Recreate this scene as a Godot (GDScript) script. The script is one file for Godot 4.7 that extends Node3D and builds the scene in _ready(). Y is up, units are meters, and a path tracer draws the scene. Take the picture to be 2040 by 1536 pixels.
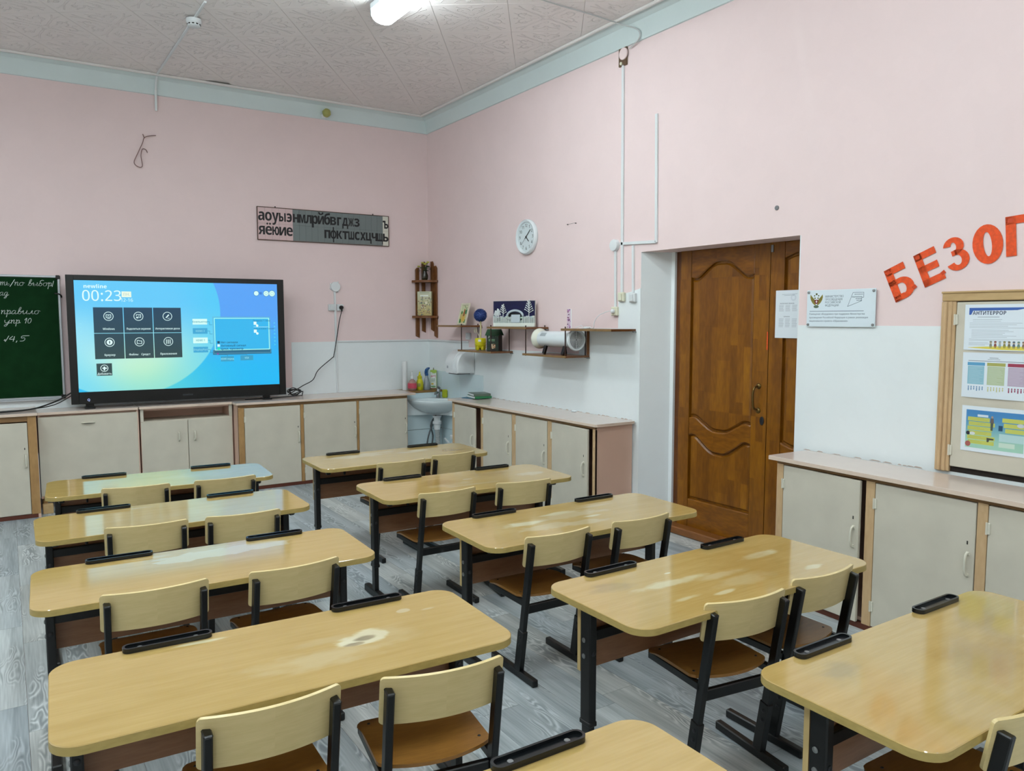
extends Node3D
# A primary-school classroom. World: y up, metres; the room corner right of the interactive screen stands at the origin,
# the front wall is z = 0 (x < 0), the door wall is x = 0 (z > 0), the floor is y = 0.

var M := {}            # materials
var rng := RandomNumberGenerator.new()
var taken := {}        # names used at top level
var sans: SystemFont
var bold: SystemFont

const CEIL := 3.64

func _ready() -> void:
	rng.seed = 7
	_camera_and_light()
	_fonts()
	_materials()
	_room()
	_floor()
	_ceiling()
	_door()
	_lamps()
	_front_cabinets()
	_right_cabinets()
	_wall_cabinet()
	_desks()
	_chairs()
	_screen()
	_chalkboard()
	_letter_board()
	_front_wall_things()
	_sink_corner()
	_corner_shelf()
	_wall_shelves()
	_right_wall_things()
	_wall_letters()

# ------------------------------------------------------------------ camera, light
func _camera_and_light() -> void:
	var cam := Camera3D.new()
	cam.name = "camera"
	cam.fov = rad_to_deg(2.0 * atan(768.0 / 1542.2))
	cam.position = Vector3(-3.84, 1.54, 7.5057)
	cam.basis = Basis(Vector3.UP, -deg_to_rad(33.2073)) * Basis(Vector3.RIGHT, -deg_to_rad(4.9067)) * Basis(Vector3.BACK, deg_to_rad(-0.0604))
	cam.near = 0.05
	cam.far = 60.0
	add_child(cam)
	cam.current = true
	var we := WorldEnvironment.new()
	we.name = "environment"
	var e := Environment.new()
	e.background_mode = Environment.BG_COLOR
	e.background_color = Color(0.02, 0.025, 0.035)
	e.tonemap_mode = Environment.TONE_MAPPER_LINEAR
	e.tonemap_exposure = 1.12
	e.sdfgi_enabled = true
	e.ssao_enabled = true
	e.ssil_enabled = true
	we.environment = e
	add_child(we)

const LAMP_COLOR := Color(0.93, 0.985, 1.0)
const LAMP_ENERGY := 0.30
const LAMP_GLOW := 24.0
const LAMP_STRENGTH := [0.5, 1.0, 1.5]   # tubes of different age

# ------------------------------------------------------------------ naming
func numbered(called: String) -> String:
	if not taken.has(called):
		taken[called] = 0
		return called
	taken[called] += 1
	return "%s_%03d" % [called, taken[called]]

func tag(o: Node3D, label: String, category: String, group := "") -> void:
	o.set_meta("label", label)
	o.set_meta("category", category)
	if group != "":
		o.set_meta("group", group)

func thing(called: String, label: String, category: String, at := Vector3.ZERO, yaw := 0.0, group := "") -> Node3D:
	var o := Node3D.new()
	o.name = numbered(called)
	add_child(o)
	o.position = at
	o.rotation_degrees.y = yaw
	tag(o, label, category, group)
	return o

func structure(called: String, at := Vector3.ZERO, yaw := 0.0) -> Node3D:
	var o := Node3D.new()
	o.name = called
	add_child(o)
	o.position = at
	o.rotation_degrees.y = yaw
	o.set_meta("kind", "structure")
	return o

func obj(called: String, mesh: Mesh, m: Material, parent: Node3D, at := Vector3.ZERO, basis := Basis.IDENTITY) -> MeshInstance3D:
	var o := MeshInstance3D.new()
	o.name = called
	o.mesh = mesh
	if m:
		o.material_override = m
	o.transform = Transform3D(basis, at)
	parent.add_child(o, true)
	return o

func top(called: String, mesh: Mesh, m: Material, label: String, category: String, at := Vector3.ZERO, basis := Basis.IDENTITY, group := "") -> MeshInstance3D:
	var o := MeshInstance3D.new()
	o.name = numbered(called)
	o.mesh = mesh
	if m:
		o.material_override = m
	add_child(o)
	o.transform = Transform3D(basis, at)
	tag(o, label, category, group)
	return o

func dup(root: Node3D, called: String, label: String, at: Vector3, yaw: float, group := "") -> Node3D:
	var r := root.duplicate() as Node3D
	r.name = numbered(called)
	add_child(r)
	r.position = at
	r.rotation_degrees.y = yaw
	r.set_meta("label", label)
	if group != "":
		r.set_meta("group", group)
	return r

# ------------------------------------------------------------------ mesh tools
func mb() -> SurfaceTool:
	var s := SurfaceTool.new()
	s.begin(Mesh.PRIMITIVE_TRIANGLES)
	return s

func vert(s: SurfaceTool, p: Vector3, n: Vector3, uv := Vector2.ZERO) -> void:
	s.set_normal(n)
	s.set_uv(uv)
	s.add_vertex(p)

func tri(s: SurfaceTool, a: Vector3, b: Vector3, c: Vector3, out: Vector3) -> void:
	var n := (b - a).cross(c - a)
	if n.length_squared() < 1e-16:
		return
	n = n.normalized()
	if n.dot(out) < 0.0:
		n = -n
		vert(s, a, n); vert(s, b, n); vert(s, c, n)
	else:
		vert(s, a, n); vert(s, c, n); vert(s, b, n)

func quad(s: SurfaceTool, a: Vector3, b: Vector3, c: Vector3, d: Vector3, out: Vector3) -> void:
	tri(s, a, b, c, out)
	tri(s, a, c, d, out)

# triangle with its own normals (smooth) and uvs
func tri_n(s: SurfaceTool, a: Vector3, b: Vector3, c: Vector3, na: Vector3, nb: Vector3, nc: Vector3, ua := Vector2.ZERO, ub := Vector2.ZERO, uc := Vector2.ZERO) -> void:
	if (b - a).cross(c - a).length_squared() < 1e-18:
		return
	if (b - a).cross(c - a).dot(na + nb + nc) < 0.0:
		vert(s, a, na, ua); vert(s, b, nb, ub); vert(s, c, nc, uc)
	else:
		vert(s, a, na, ua); vert(s, c, nc, uc); vert(s, b, nb, ub)

func quad_n(s: SurfaceTool, p: Array, n: Array) -> void:
	tri_n(s, p[0], p[1], p[2], n[0], n[1], n[2])
	tri_n(s, p[0], p[2], p[3], n[0], n[2], n[3])

# chamfered box: centre, size, chamfer
func bx(s: SurfaceTool, c: Vector3, size: Vector3, b := 0.0, xf := Transform3D.IDENTITY) -> void:
	var h := size * 0.5
	b = minf(b, minf(h.x, minf(h.y, h.z)) * 0.9)
	var q := func(sx: int, sy: int, sz: int, axis: int) -> Vector3:
		var v := Vector3(sx * (h.x - b), sy * (h.y - b), sz * (h.z - b))
		v[axis] = [sx, sy, sz][axis] * h[axis]
		return xf * (c + v)
	var mid: Vector3 = xf * c
	for ax in 3:
		var u := (ax + 1) % 3
		var w := (ax + 2) % 3
		for sg in [-1, 1]:
			var pts: Array[Vector3] = []
			for k in [[-1, -1], [1, -1], [1, 1], [-1, 1]]:
				var t := [0, 0, 0]
				t[ax] = sg; t[u] = k[0]; t[w] = k[1]
				pts.append(q.call(t[0], t[1], t[2], ax))
			quad(s, pts[0], pts[1], pts[2], pts[3], (pts[0] + pts[2]) * 0.5 - mid)
	if b <= 0.0:
		return
	for ax in 3:
		var u := (ax + 1) % 3
		var w := (ax + 2) % 3
		for su in [-1, 1]:
			for sw in [-1, 1]:
				var pp: Array[Vector3] = []
				for k in [[-1, u], [1, u], [1, w], [-1, w]]:
					var t := [0, 0, 0]
					t[ax] = k[0]; t[u] = su; t[w] = sw
					pp.append(q.call(t[0], t[1], t[2], k[1]))
				quad(s, pp[0], pp[1], pp[2], pp[3], (pp[0] + pp[2]) * 0.5 - mid)
	for sx in [-1, 1]:
		for sy in [-1, 1]:
			for sz in [-1, 1]:
				var a: Vector3 = q.call(sx, sy, sz, 0)
				var bb: Vector3 = q.call(sx, sy, sz, 1)
				var cc: Vector3 = q.call(sx, sy, sz, 2)
				tri(s, a, bb, cc, (a + bb + cc) / 3.0 - mid)

func box(size: Vector3, b := 0.0, c := Vector3.ZERO) -> ArrayMesh:
	var s := mb()
	bx(s, c, size, b)
	return s.commit()

# box given by two corners
func span(s: SurfaceTool, lo: Vector3, hi: Vector3, b := 0.0) -> void:
	bx(s, (lo + hi) * 0.5, (hi - lo).abs(), b)

func spanm(lo: Vector3, hi: Vector3, b := 0.0) -> ArrayMesh:
	var s := mb()
	span(s, lo, hi, b)
	return s.commit()

func inset(poly: PackedVector2Array, d: float) -> PackedVector2Array:
	var out := PackedVector2Array()
	var n := poly.size()
	var cw := Geometry2D.is_polygon_clockwise(poly)
	for i in n:
		var a := poly[(i - 1 + n) % n]
		var p := poly[i]
		var c := poly[(i + 1) % n]
		var e1 := (p - a).normalized()
		var e2 := (c - p).normalized()
		var n1 := Vector2(-e1.y, e1.x)
		var n2 := Vector2(-e2.y, e2.x)
		if cw:
			n1 = -n1; n2 = -n2
		var m := (n1 + n2)
		if m.length() < 1e-4:
			m = n1
		m = m.normalized()
		out.append(p + m * d / maxf(0.35, m.dot(n1)))
	return out

# polygon in the xy plane, extruded from z = 0 to z = depth (front at depth), optional chamfer of the front edge, smooth sides above smooth_deg
func prism(s: SurfaceTool, poly: PackedVector2Array, depth: float, xf := Transform3D.IDENTITY, bevel := 0.0, back := true, uv := false) -> void:
	var n := poly.size()
	var front := inset(poly, bevel) if bevel > 0.0 else poly
	var tr := Geometry2D.triangulate_polygon(front)
	var nz := (xf.basis * Vector3(0, 0, 1)).normalized()
	var lo := poly[0]
	var hi := poly[0]
	for p in poly:
		lo = lo.min(p); hi = hi.max(p)
	for k in range(0, tr.size(), 3):
		var p := [front[tr[k]], front[tr[k + 1]], front[tr[k + 2]]]
		var q: Array[Vector3] = []
		var u: Array[Vector2] = []
		for v in p:
			q.append(xf * Vector3(v.x, v.y, depth))
			u.append(Vector2((v.x - lo.x) / (hi.x - lo.x), 1.0 - (v.y - lo.y) / (hi.y - lo.y)) if uv else Vector2.ZERO)
		tri_n(s, q[0], q[1], q[2], nz, nz, nz, u[0], u[1], u[2])
	if back:
		var tb := Geometry2D.triangulate_polygon(poly)
		for k in range(0, tb.size(), 3):
			tri(s, xf * Vector3(poly[tb[k]].x, poly[tb[k]].y, 0), xf * Vector3(poly[tb[k + 1]].x, poly[tb[k + 1]].y, 0), xf * Vector3(poly[tb[k + 2]].x, poly[tb[k + 2]].y, 0), -nz)
	sides(s, poly, poly, 0.0, depth - bevel, xf)
	if bevel > 0.0:
		sides(s, poly, front, depth - bevel, depth, xf)

func sides(s: SurfaceTool, a: PackedVector2Array, b: PackedVector2Array, z0: float, z1: float, xf: Transform3D) -> void:
	var n := a.size()
	var cw := Geometry2D.is_polygon_clockwise(a)
	var fn: Array[Vector3] = []
	for i in n:
		var e := (a[(i + 1) % n] - a[i])
		var o := Vector2(e.y, -e.x)
		if cw:
			o = -o
		var lean := 0.0
		if z1 > z0:
			lean = (a[i] - b[i]).length() / (z1 - z0)
		fn.append((xf.basis * Vector3(o.normalized().x, o.normalized().y, lean if a != b else 0.0)).normalized())
	for i in n:
		var j := (i + 1) % n
		var n0 := fn[i]
		var n1 := fn[i]
		if fn[(i - 1 + n) % n].dot(fn[i]) > 0.8:
			n0 = (fn[(i - 1 + n) % n] + fn[i]).normalized()
		if fn[j].dot(fn[i]) > 0.8:
			n1 = (fn[j] + fn[i]).normalized()
		quad_n(s, [xf * Vector3(a[i].x, a[i].y, z0), xf * Vector3(a[j].x, a[j].y, z0), xf * Vector3(b[j].x, b[j].y, z1), xf * Vector3(b[i].x, b[i].y, z1)], [n0, n1, n1, n0])

func rrect(w: float, h: float, r: float, seg := 6, c := Vector2.ZERO) -> PackedVector2Array:
	var p := PackedVector2Array()
	for k in 4:
		var cx: float = [1, -1, -1, 1][k] * (w / 2 - r)
		var cy: float = [1, 1, -1, -1][k] * (h / 2 - r)
		for i in seg + 1:
			var a := (k * 90.0 + 90.0 * i / seg) * PI / 180.0
			p.append(c + Vector2(cx + r * cos(a), cy + r * sin(a)))
	return p

func disc(r: float, seg := 24, c := Vector2.ZERO, ry := -1.0) -> PackedVector2Array:
	var p := PackedVector2Array()
	for i in seg:
		var a := TAU * i / seg
		p.append(c + Vector2(r * cos(a), (r if ry < 0 else ry) * sin(a)))
	return p

# profile points (radius, height) revolved round the y axis
func lathe(s: SurfaceTool, prof: Array, seg := 20, xf := Transform3D.IDENTITY, sharp := 40.0) -> void:
	var n := prof.size()
	var fn: Array[Vector2] = []
	for i in n - 1:
		var e: Vector2 = prof[i + 1] - prof[i]
		fn.append(Vector2(e.y, -e.x).normalized())
	for i in n - 1:
		var a: Vector2 = prof[i]
		var b: Vector2 = prof[i + 1]
		var na := fn[i]
		var nb := fn[i]
		if i > 0 and fn[i - 1].dot(fn[i]) > cos(deg_to_rad(sharp)):
			na = (fn[i - 1] + fn[i]).normalized()
		if i < n - 2 and fn[i + 1].dot(fn[i]) > cos(deg_to_rad(sharp)):
			nb = (fn[i + 1] + fn[i]).normalized()
		for k in seg:
			var t0 := TAU * k / seg
			var t1 := TAU * (k + 1) / seg
			var d0 := Vector3(cos(t0), 0, sin(t0))
			var d1 := Vector3(cos(t1), 0, sin(t1))
			var up := Vector3.UP
			var P := [xf * (d0 * a.x + up * a.y), xf * (d1 * a.x + up * a.y), xf * (d1 * b.x + up * b.y), xf * (d0 * b.x + up * b.y)]
			var N := [xf.basis * (d0 * na.x + up * na.y), xf.basis * (d1 * na.x + up * na.y), xf.basis * (d1 * nb.x + up * nb.y), xf.basis * (d0 * nb.x + up * nb.y)]
			quad_n(s, P, N)

func lathem(prof: Array, seg := 20, xf := Transform3D.IDENTITY, sharp := 40.0) -> ArrayMesh:
	var s := mb()
	lathe(s, prof, seg, xf, sharp)
	return s.commit()

# round tube along points
func tube(s: SurfaceTool, pts: Array, r: float, seg := 8, caps := true) -> void:
	var n := pts.size()
	var rings: Array = []
	var side := Vector3.ZERO
	for i in n:
		var d: Vector3
		if i == 0:
			d = pts[1] - pts[0]
		elif i == n - 1:
			d = pts[n - 1] - pts[n - 2]
		else:
			d = pts[i + 1] - pts[i - 1]
		d = d.normalized()
		if side == Vector3.ZERO:
			side = d.cross(Vector3.UP if absf(d.y) < 0.9 else Vector3.RIGHT).normalized()
		side = (side - d * side.dot(d)).normalized()
		var up := side.cross(d).normalized()
		var ring: Array = []
		for k in seg:
			var a := TAU * k / seg
			ring.append(side * cos(a) + up * sin(a))
		rings.append(ring)
	for i in n - 1:
		for k in seg:
			var j := (k + 1) % seg
			quad_n(s, [pts[i] + rings[i][k] * r, pts[i] + rings[i][j] * r, pts[i + 1] + rings[i + 1][j] * r, pts[i + 1] + rings[i + 1][k] * r], [rings[i][k], rings[i][j], rings[i + 1][j], rings[i + 1][k]])
	if caps:
		for e in [[0, pts[0] - pts[1]], [n - 1, pts[n - 1] - pts[n - 2]]]:
			for k in seg:
				tri(s, pts[e[0]], pts[e[0]] + rings[e[0]][k] * r, pts[e[0]] + rings[e[0]][(k + 1) % seg] * r, e[1])

func tubem(pts: Array, r: float, seg := 8) -> ArrayMesh:
	var s := mb()
	tube(s, pts, r, seg)
	return s.commit()

func smooth(pts: Array, per := 6) -> Array:
	var c := Curve3D.new()
	for i in pts.size():
		var a: Vector3 = pts[maxi(i - 1, 0)]
		var b: Vector3 = pts[mini(i + 1, pts.size() - 1)]
		var t := (b - a) / 6.0
		c.add_point(pts[i], -t, t)
	var out: Array = []
	for i in pts.size() - 1:
		for k in per:
			out.append(c.sample(i, float(k) / per))
	out.append(pts[pts.size() - 1])
	return out

# rectangular bar between two points: width across (x-ish side), depth
func bar(s: SurfaceTool, a: Vector3, b: Vector3, w: float, d: float, side := Vector3.RIGHT, ch := 0.003) -> void:
	var y := (b - a).normalized()
	var x := (side - y * side.dot(y)).normalized()
	var z := x.cross(y)
	bx(s, Vector3(0, (b - a).length() / 2, 0), Vector3(w, (b - a).length(), d), ch, Transform3D(Basis(x, y, z), a))

func barm(a: Vector3, b: Vector3, w: float, d: float, side := Vector3.RIGHT, ch := 0.003) -> ArrayMesh:
	var s := mb()
	bar(s, a, b, w, d, side, ch)
	return s.commit()

# flat printed sheet w x h in the xy plane facing +z, thickness t, uv on the front
func sheet(w: float, h: float, t := 0.0006, bend := 0.0) -> ArrayMesh:
	var s := mb()
	var seg := 1 if bend == 0.0 else 8
	for i in seg:
		var u0 := float(i) / seg
		var u1 := float(i + 1) / seg
		var z0 := t + bend * sin(u0 * PI)
		var z1 := t + bend * sin(u1 * PI)
		var a := Vector3((u0 - 0.5) * w, -h / 2, z0)
		var b := Vector3((u1 - 0.5) * w, -h / 2, z1)
		var c := Vector3((u1 - 0.5) * w, h / 2, z1)
		var d := Vector3((u0 - 0.5) * w, h / 2, z0)
		var n := Vector3(-(z1 - z0), 0, (u1 - u0) * w).normalized()
		tri_n(s, a, b, c, n, n, n, Vector2(u0, 1), Vector2(u1, 1), Vector2(u1, 0))
		tri_n(s, a, c, d, n, n, n, Vector2(u0, 1), Vector2(u1, 0), Vector2(u0, 0))
		var k := Vector3(0, 0, -t)
		tri_n(s, a + k, b + k, c + k, -n, -n, -n)
		tri_n(s, a + k, c + k, d + k, -n, -n, -n)
		quad(s, d, c, c + k, d + k, Vector3.UP)
		quad(s, a, b, b + k, a + k, Vector3.DOWN)
	return s.commit()

func merge(parts: Array) -> ArrayMesh:   # several SurfaceTools as surfaces of one mesh
	var m := ArrayMesh.new()
	for s in parts:
		s.commit(m)
	return m

# ------------------------------------------------------------------ pictures and print
func _fonts() -> void:
	sans = SystemFont.new()
	sans.font_names = PackedStringArray(["Droid Sans"])
	bold = SystemFont.new()
	bold.font_names = PackedStringArray(["Droid Sans"])
	bold.font_weight = 700

func text_mesh(t: String, size: float, f: Font, depth := 0.001) -> TextMesh:
	var m := TextMesh.new()
	m.text = t
	m.font = f
	m.font_size = 64
	m.pixel_size = size / 64.0
	m.depth = depth
	m.curve_step = 1.0
	return m

func px(img: Image, x: int, y: int, c: Color) -> void:
	if x >= 0 and y >= 0 and x < img.get_width() and y < img.get_height():
		img.set_pixel(x, y, img.get_pixel(x, y).lerp(Color(c.r, c.g, c.b), c.a))

func fill_poly(img: Image, pts: PackedVector2Array, c: Color) -> void:
	var lo := pts[0]
	var hi := pts[0]
	for p in pts:
		lo = lo.min(p); hi = hi.max(p)
	for y in range(maxi(0, int(lo.y)), mini(img.get_height() - 1, int(hi.y) + 1) + 1):
		var acc := {}
		for sub in 3:
			var yy := y + (sub + 0.5) / 3.0
			var xs: Array[float] = []
			for i in pts.size():
				var a := pts[i]
				var b := pts[(i + 1) % pts.size()]
				if (a.y <= yy) != (b.y <= yy):
					xs.append(a.x + (b.x - a.x) * (yy - a.y) / (b.y - a.y))
			xs.sort()
			for k in range(0, xs.size() - 1, 2):
				for x in range(int(floor(xs[k])), int(ceil(xs[k + 1]))):
					var cov := (minf(x + 1, xs[k + 1]) - maxf(x, xs[k])) / 3.0
					if cov > 0:
						acc[x] = acc.get(x, 0.0) + cov
		for x in acc:
			px(img, x, y, Color(c.r, c.g, c.b, c.a * minf(1.0, acc[x])))

func fill_disc(img: Image, c: Vector2, r: float, col: Color, ry := -1.0) -> void:
	fill_poly(img, disc(r, 28, c, ry), col)

func stroke(img: Image, pts: Array, w: float, col: Color) -> void:
	for i in pts.size() - 1:
		var a: Vector2 = pts[i]
		var b: Vector2 = pts[i + 1]
		if a.distance_to(b) < 0.01:
			continue
		var n := (b - a).orthogonal().normalized() * w / 2
		fill_poly(img, PackedVector2Array([a + n, b + n, b - n, a - n]), col)
		if w > 2.5:
			fill_disc(img, b, w / 2, col)

# draws text whose left end of the base line is at p; size = em in pixels; squeeze narrows it
func write(img: Image, t: String, p: Vector2, size: float, col: Color, f: Font = null, squeeze := 1.0, centre := false) -> void:
	var m := text_mesh(t, 1.0, f if f else sans, 0.0)
	m.horizontal_alignment = HORIZONTAL_ALIGNMENT_CENTER if centre else HORIZONTAL_ALIGNMENT_LEFT
	m.vertical_alignment = VERTICAL_ALIGNMENT_CENTER
	var arr := m.get_mesh_arrays()
	if arr.is_empty():
		return
	var v: PackedVector3Array = arr[Mesh.ARRAY_VERTEX]
	var idx: PackedInt32Array = arr[Mesh.ARRAY_INDEX] if arr[Mesh.ARRAY_INDEX] != null else PackedInt32Array()
	if idx.is_empty():
		for i in v.size():
			idx.append(i)
	var w := img.get_width()
	var h := img.get_height()
	var acc := {}
	var x0 := 0.0
	if not centre:
		x0 = m.get_aabb().position.x
	for k in range(0, idx.size(), 3):
		var q: Array[Vector2] = []
		for j in 3:
			var a := v[idx[k + j]]
			q.append(p + Vector2((a.x - x0) * squeeze, -a.y) * size)
		var lo := q[0].min(q[1]).min(q[2])
		var hi := q[0].max(q[1]).max(q[2])
		if absf((q[1] - q[0]).cross(q[2] - q[0])) < 1e-4:
			continue
		for y in range(maxi(0, int(floor(lo.y))), mini(h - 1, int(hi.y)) + 1):
			for sub in 3:
				var yy := y + (sub + 0.5) / 3.0
				var l := 1e9
				var r := -1e9
				for i in 3:
					var a := q[i]
					var b := q[(i + 1) % 3]
					if (a.y <= yy) != (b.y <= yy):
						var xx := a.x + (b.x - a.x) * (yy - a.y) / (b.y - a.y)
						l = minf(l, xx); r = maxf(r, xx)
				if r > l:
					for x in range(maxi(0, int(floor(l))), mini(w - 1, int(ceil(r)))):
						var cov := (minf(x + 1, r) - maxf(x, l)) / 3.0
						if cov > 0:
							var key := y * w + x
							acc[key] = acc.get(key, 0.0) + cov
	for key in acc:
		var kk: int = key
		px(img, kk % w, kk / w, Color(col.r, col.g, col.b, col.a * minf(1.0, acc[key])))

func image(w: int, h: int, c: Color) -> Image:
	var i := Image.create(w, h, false, Image.FORMAT_RGB8)
	i.fill(c)
	return i

func tex(i: Image) -> ImageTexture:
	i.generate_mipmaps()
	return ImageTexture.create_from_image(i)

# ------------------------------------------------------------------ materials
func mat(c: Color, rough := 0.6, metal := 0.0, t: Texture2D = null, scale := 0.0) -> StandardMaterial3D:
	var m := StandardMaterial3D.new()
	m.albedo_color = c
	m.roughness = rough
	m.metallic = metal
	m.metallic_specular = 0.5
	if t:
		m.albedo_texture = t
	if scale > 0.0:
		m.uv1_triplanar = true
		m.uv1_scale = Vector3.ONE * scale
	return m

func noise(freq: float, octaves := 3, sd := 1) -> FastNoiseLite:
	var n := FastNoiseLite.new()
	n.seed = sd
	n.frequency = freq
	n.fractal_octaves = octaves
	n.noise_type = FastNoiseLite.TYPE_SIMPLEX_SMOOTH
	return n

# mottled tint around white, tiling is broken by the triplanar scale
func mottle(size: int, freq: float, lo: float, hi: float, sd := 3) -> ImageTexture:
	var n := noise(freq, 4, sd)
	var im := n.get_seamless_image(size, size)
	im.convert(Image.FORMAT_RGB8)
	for y in size:
		for x in size:
			var g: float = lerpf(lo, hi, im.get_pixel(x, y).r)
			im.set_pixel(x, y, Color(g, g, g))
	return tex(im)

# wood grain running along u (or v); streaks between two colours
func grain(w: int, h: int, along_u: bool, a: Color, b: Color, fine: float, sd: int, staves := 0) -> ImageTexture:
	var n1 := noise(1.0, 3, sd)
	var n2 := noise(1.0, 2, sd + 5)
	var im := Image.create(w, h, false, Image.FORMAT_RGB8)
	var r := RandomNumberGenerator.new()
	r.seed = sd
	var tones: Array[float] = []
	for k in 64:
		tones.append(r.randf())
	for y in h:
		for x in w:
			var l := float(x) / w if along_u else float(y) / h
			var t := float(y) / h if along_u else float(x) / w
			var g := 0.5 + 0.35 * n1.get_noise_2d(l * 3.0, t * fine) + 0.3 * n2.get_noise_2d(l * 9.0 + 40.0, t * fine * 4.0)
			if staves > 0:
				var st := int(t * staves)
				var cut := fposmod(l * 2.0 + tones[st % 64] * 3.0, 1.0)
				var piece := (st * 7 + int(l * 2.0 + tones[st % 64] * 3.0) * 13) % 64
				g = g * 0.55 + tones[piece] * 0.55 - (0.1 if cut < 0.01 else 0.0)
			im.set_pixel(x, y, a.lerp(b, clampf(g, 0.0, 1.0)))
	return tex(im)

func _materials() -> void:
	var soft := mottle(256, 0.02, 0.985, 1.0, 11)
	M.pink = mat(Color(0.910, 0.825, 0.820), 0.7, 0.0, soft, 0.5)
	M.white_wall = mat(Color(0.900, 0.925, 0.930), 0.6, 0.0, soft, 0.5)
	M.jamb = mat(Color(0.890, 0.910, 0.915), 0.55, 0.0, soft, 0.7)
	M.cornice = mat(Color(0.835, 0.885, 0.885), 0.55, 0.0, soft, 0.8)
	M.ceil_trim = mat(Color(0.900, 0.885, 0.875), 0.6)
	M.far_wall = mat(Color(0.920, 0.900, 0.890), 0.7)
	M.birch = mat(Color.WHITE, 0.34, 0.0, grain(512, 256, true, Color(0.80, 0.72, 0.50), Color(0.87, 0.79, 0.58), 26.0, 21), 1.6)
	M.seat = mat(Color.WHITE, 0.3, 0.0, grain(512, 256, true, Color(0.50, 0.34, 0.15), Color(0.62, 0.44, 0.21), 22.0, 31), 1.7)
	M.edge = mat(Color.WHITE, 0.55, 0.0, grain(256, 64, true, Color(0.62, 0.54, 0.30), Color(0.72, 0.63, 0.38), 10.0, 41), 3.0)
	M.modesty = mat(Color.WHITE, 0.4, 0.0, grain(512, 256, true, Color(0.52, 0.36, 0.25), Color(0.61, 0.44, 0.32), 24.0, 51), 1.5)
	M.modesty_edge = mat(Color(0.76, 0.66, 0.45), 0.6)
	M.black = mat(Color(0.02, 0.021, 0.024), 0.38)
	M.black_plastic = mat(Color(0.018, 0.019, 0.022), 0.3)
	M.tray = mat(Color(0.045, 0.060, 0.072), 0.22)
	M.bolt = mat(Color(0.55, 0.56, 0.56), 0.35, 0.8)
	M.bolt_dark = mat(Color(0.22, 0.22, 0.23), 0.4, 0.7)
	M.door_beige = mat(Color(0.810, 0.785, 0.720), 0.42, 0.0, mottle(256, 0.015, 0.95, 1.0, 13), 1.0)
	M.carcass = mat(Color(0.840, 0.700, 0.620), 0.6)
	M.dark_inside = mat(Color(0.16, 0.12, 0.10), 0.8)
	M.frame_wood = mat(Color.WHITE, 0.5, 0.0, grain(128, 512, false, Color(0.60, 0.45, 0.27), Color(0.71, 0.56, 0.36), 8.0, 61), 1.4)
	M.rail_wood = mat(Color.WHITE, 0.5, 0.0, grain(512, 128, true, Color(0.46, 0.33, 0.19), Color(0.57, 0.43, 0.26), 8.0, 63), 1.4)
	M.pale_frame = mat(Color.WHITE, 0.5, 0.0, grain(128, 512, false, Color(0.73, 0.60, 0.44), Color(0.81, 0.69, 0.53), 8.0, 65), 1.4)
	M.pale_frame_u = mat(Color.WHITE, 0.5, 0.0, grain(512, 128, true, Color(0.70, 0.58, 0.40), Color(0.78, 0.66, 0.47), 8.0, 66), 1.4)
	M.plinth = mat(Color(0.36, 0.17, 0.10), 0.5)
	M.worktop = mat(Color.WHITE, 0.16, 0.0, mottle(256, 0.02, 0.985, 1.0, 17), 1.2)
	M.worktop.albedo_color = Color(0.83, 0.765, 0.725)
	M.worktop_edge = mat(Color(0.85, 0.77, 0.70), 0.4)
	M.handle = mat(Color(0.83, 0.815, 0.75), 0.35)
	M.keyhole = mat(Color(0.10, 0.09, 0.08), 0.6)
	M.white_plastic = mat(Color(0.86, 0.875, 0.88), 0.35)
	M.cream_plastic = mat(Color(0.86, 0.85, 0.76), 0.35)
	M.white_enamel = mat(Color(0.87, 0.90, 0.91), 0.2)
	M.ceramic = mat(Color(0.86, 0.90, 0.91), 0.08)
	M.tile = mat(Color(0.80, 0.87, 0.89), 0.12)
	M.grout = mat(Color(0.45, 0.47, 0.46), 0.8)
	M.chrome = mat(Color(0.62, 0.64, 0.66), 0.12, 1.0)
	M.door_wood = mat(Color.WHITE, 0.3, 0.0, grain(512, 512, false, Color(0.37, 0.20, 0.012), Color(0.60, 0.385, 0.04), 10.0, 71, 16), 1.1)
	M.door_rail = mat(Color.WHITE, 0.3, 0.0, grain(512, 256, true, Color(0.40, 0.22, 0.015), Color(0.58, 0.365, 0.04), 9.0, 73), 1.3)
	M.door_frame = mat(Color.WHITE, 0.35, 0.0, grain(128, 512, false, Color(0.31, 0.15, 0.01), Color(0.44, 0.24, 0.025), 6.0, 75), 1.2)
	M.threshold = mat(Color.WHITE, 0.4, 0.0, grain(128, 512, true, Color(0.42, 0.25, 0.10), Color(0.54, 0.34, 0.16), 6.0, 77), 1.2)
	M.shelf = mat(Color.WHITE, 0.2, 0.0, grain(512, 128, true, Color(0.36, 0.21, 0.10), Color(0.50, 0.32, 0.17), 8.0, 79), 1.6)
	M.shelf_edge = mat(Color.WHITE, 0.35, 0.0, grain(512, 64, true, Color(0.46, 0.34, 0.18), Color(0.58, 0.44, 0.24), 6.0, 81), 1.6)
	M.slat = mat(Color.WHITE, 0.4, 0.0, grain(128, 512, false, Color(0.36, 0.21, 0.09), Color(0.52, 0.33, 0.16), 6.0, 83), 2.0)
	M.rod = mat(Color(0.20, 0.10, 0.08), 0.4, 0.3)
	M.brass = mat(Color(0.45, 0.36, 0.20), 0.35, 0.9)
	M.paper = mat(Color(0.90, 0.92, 0.93), 0.6)
	M.screen_black = mat(Color(0.025, 0.027, 0.03), 0.32)
	M.aluminium = mat(Color(0.75, 0.77, 0.79), 0.4, 0.6)
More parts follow.
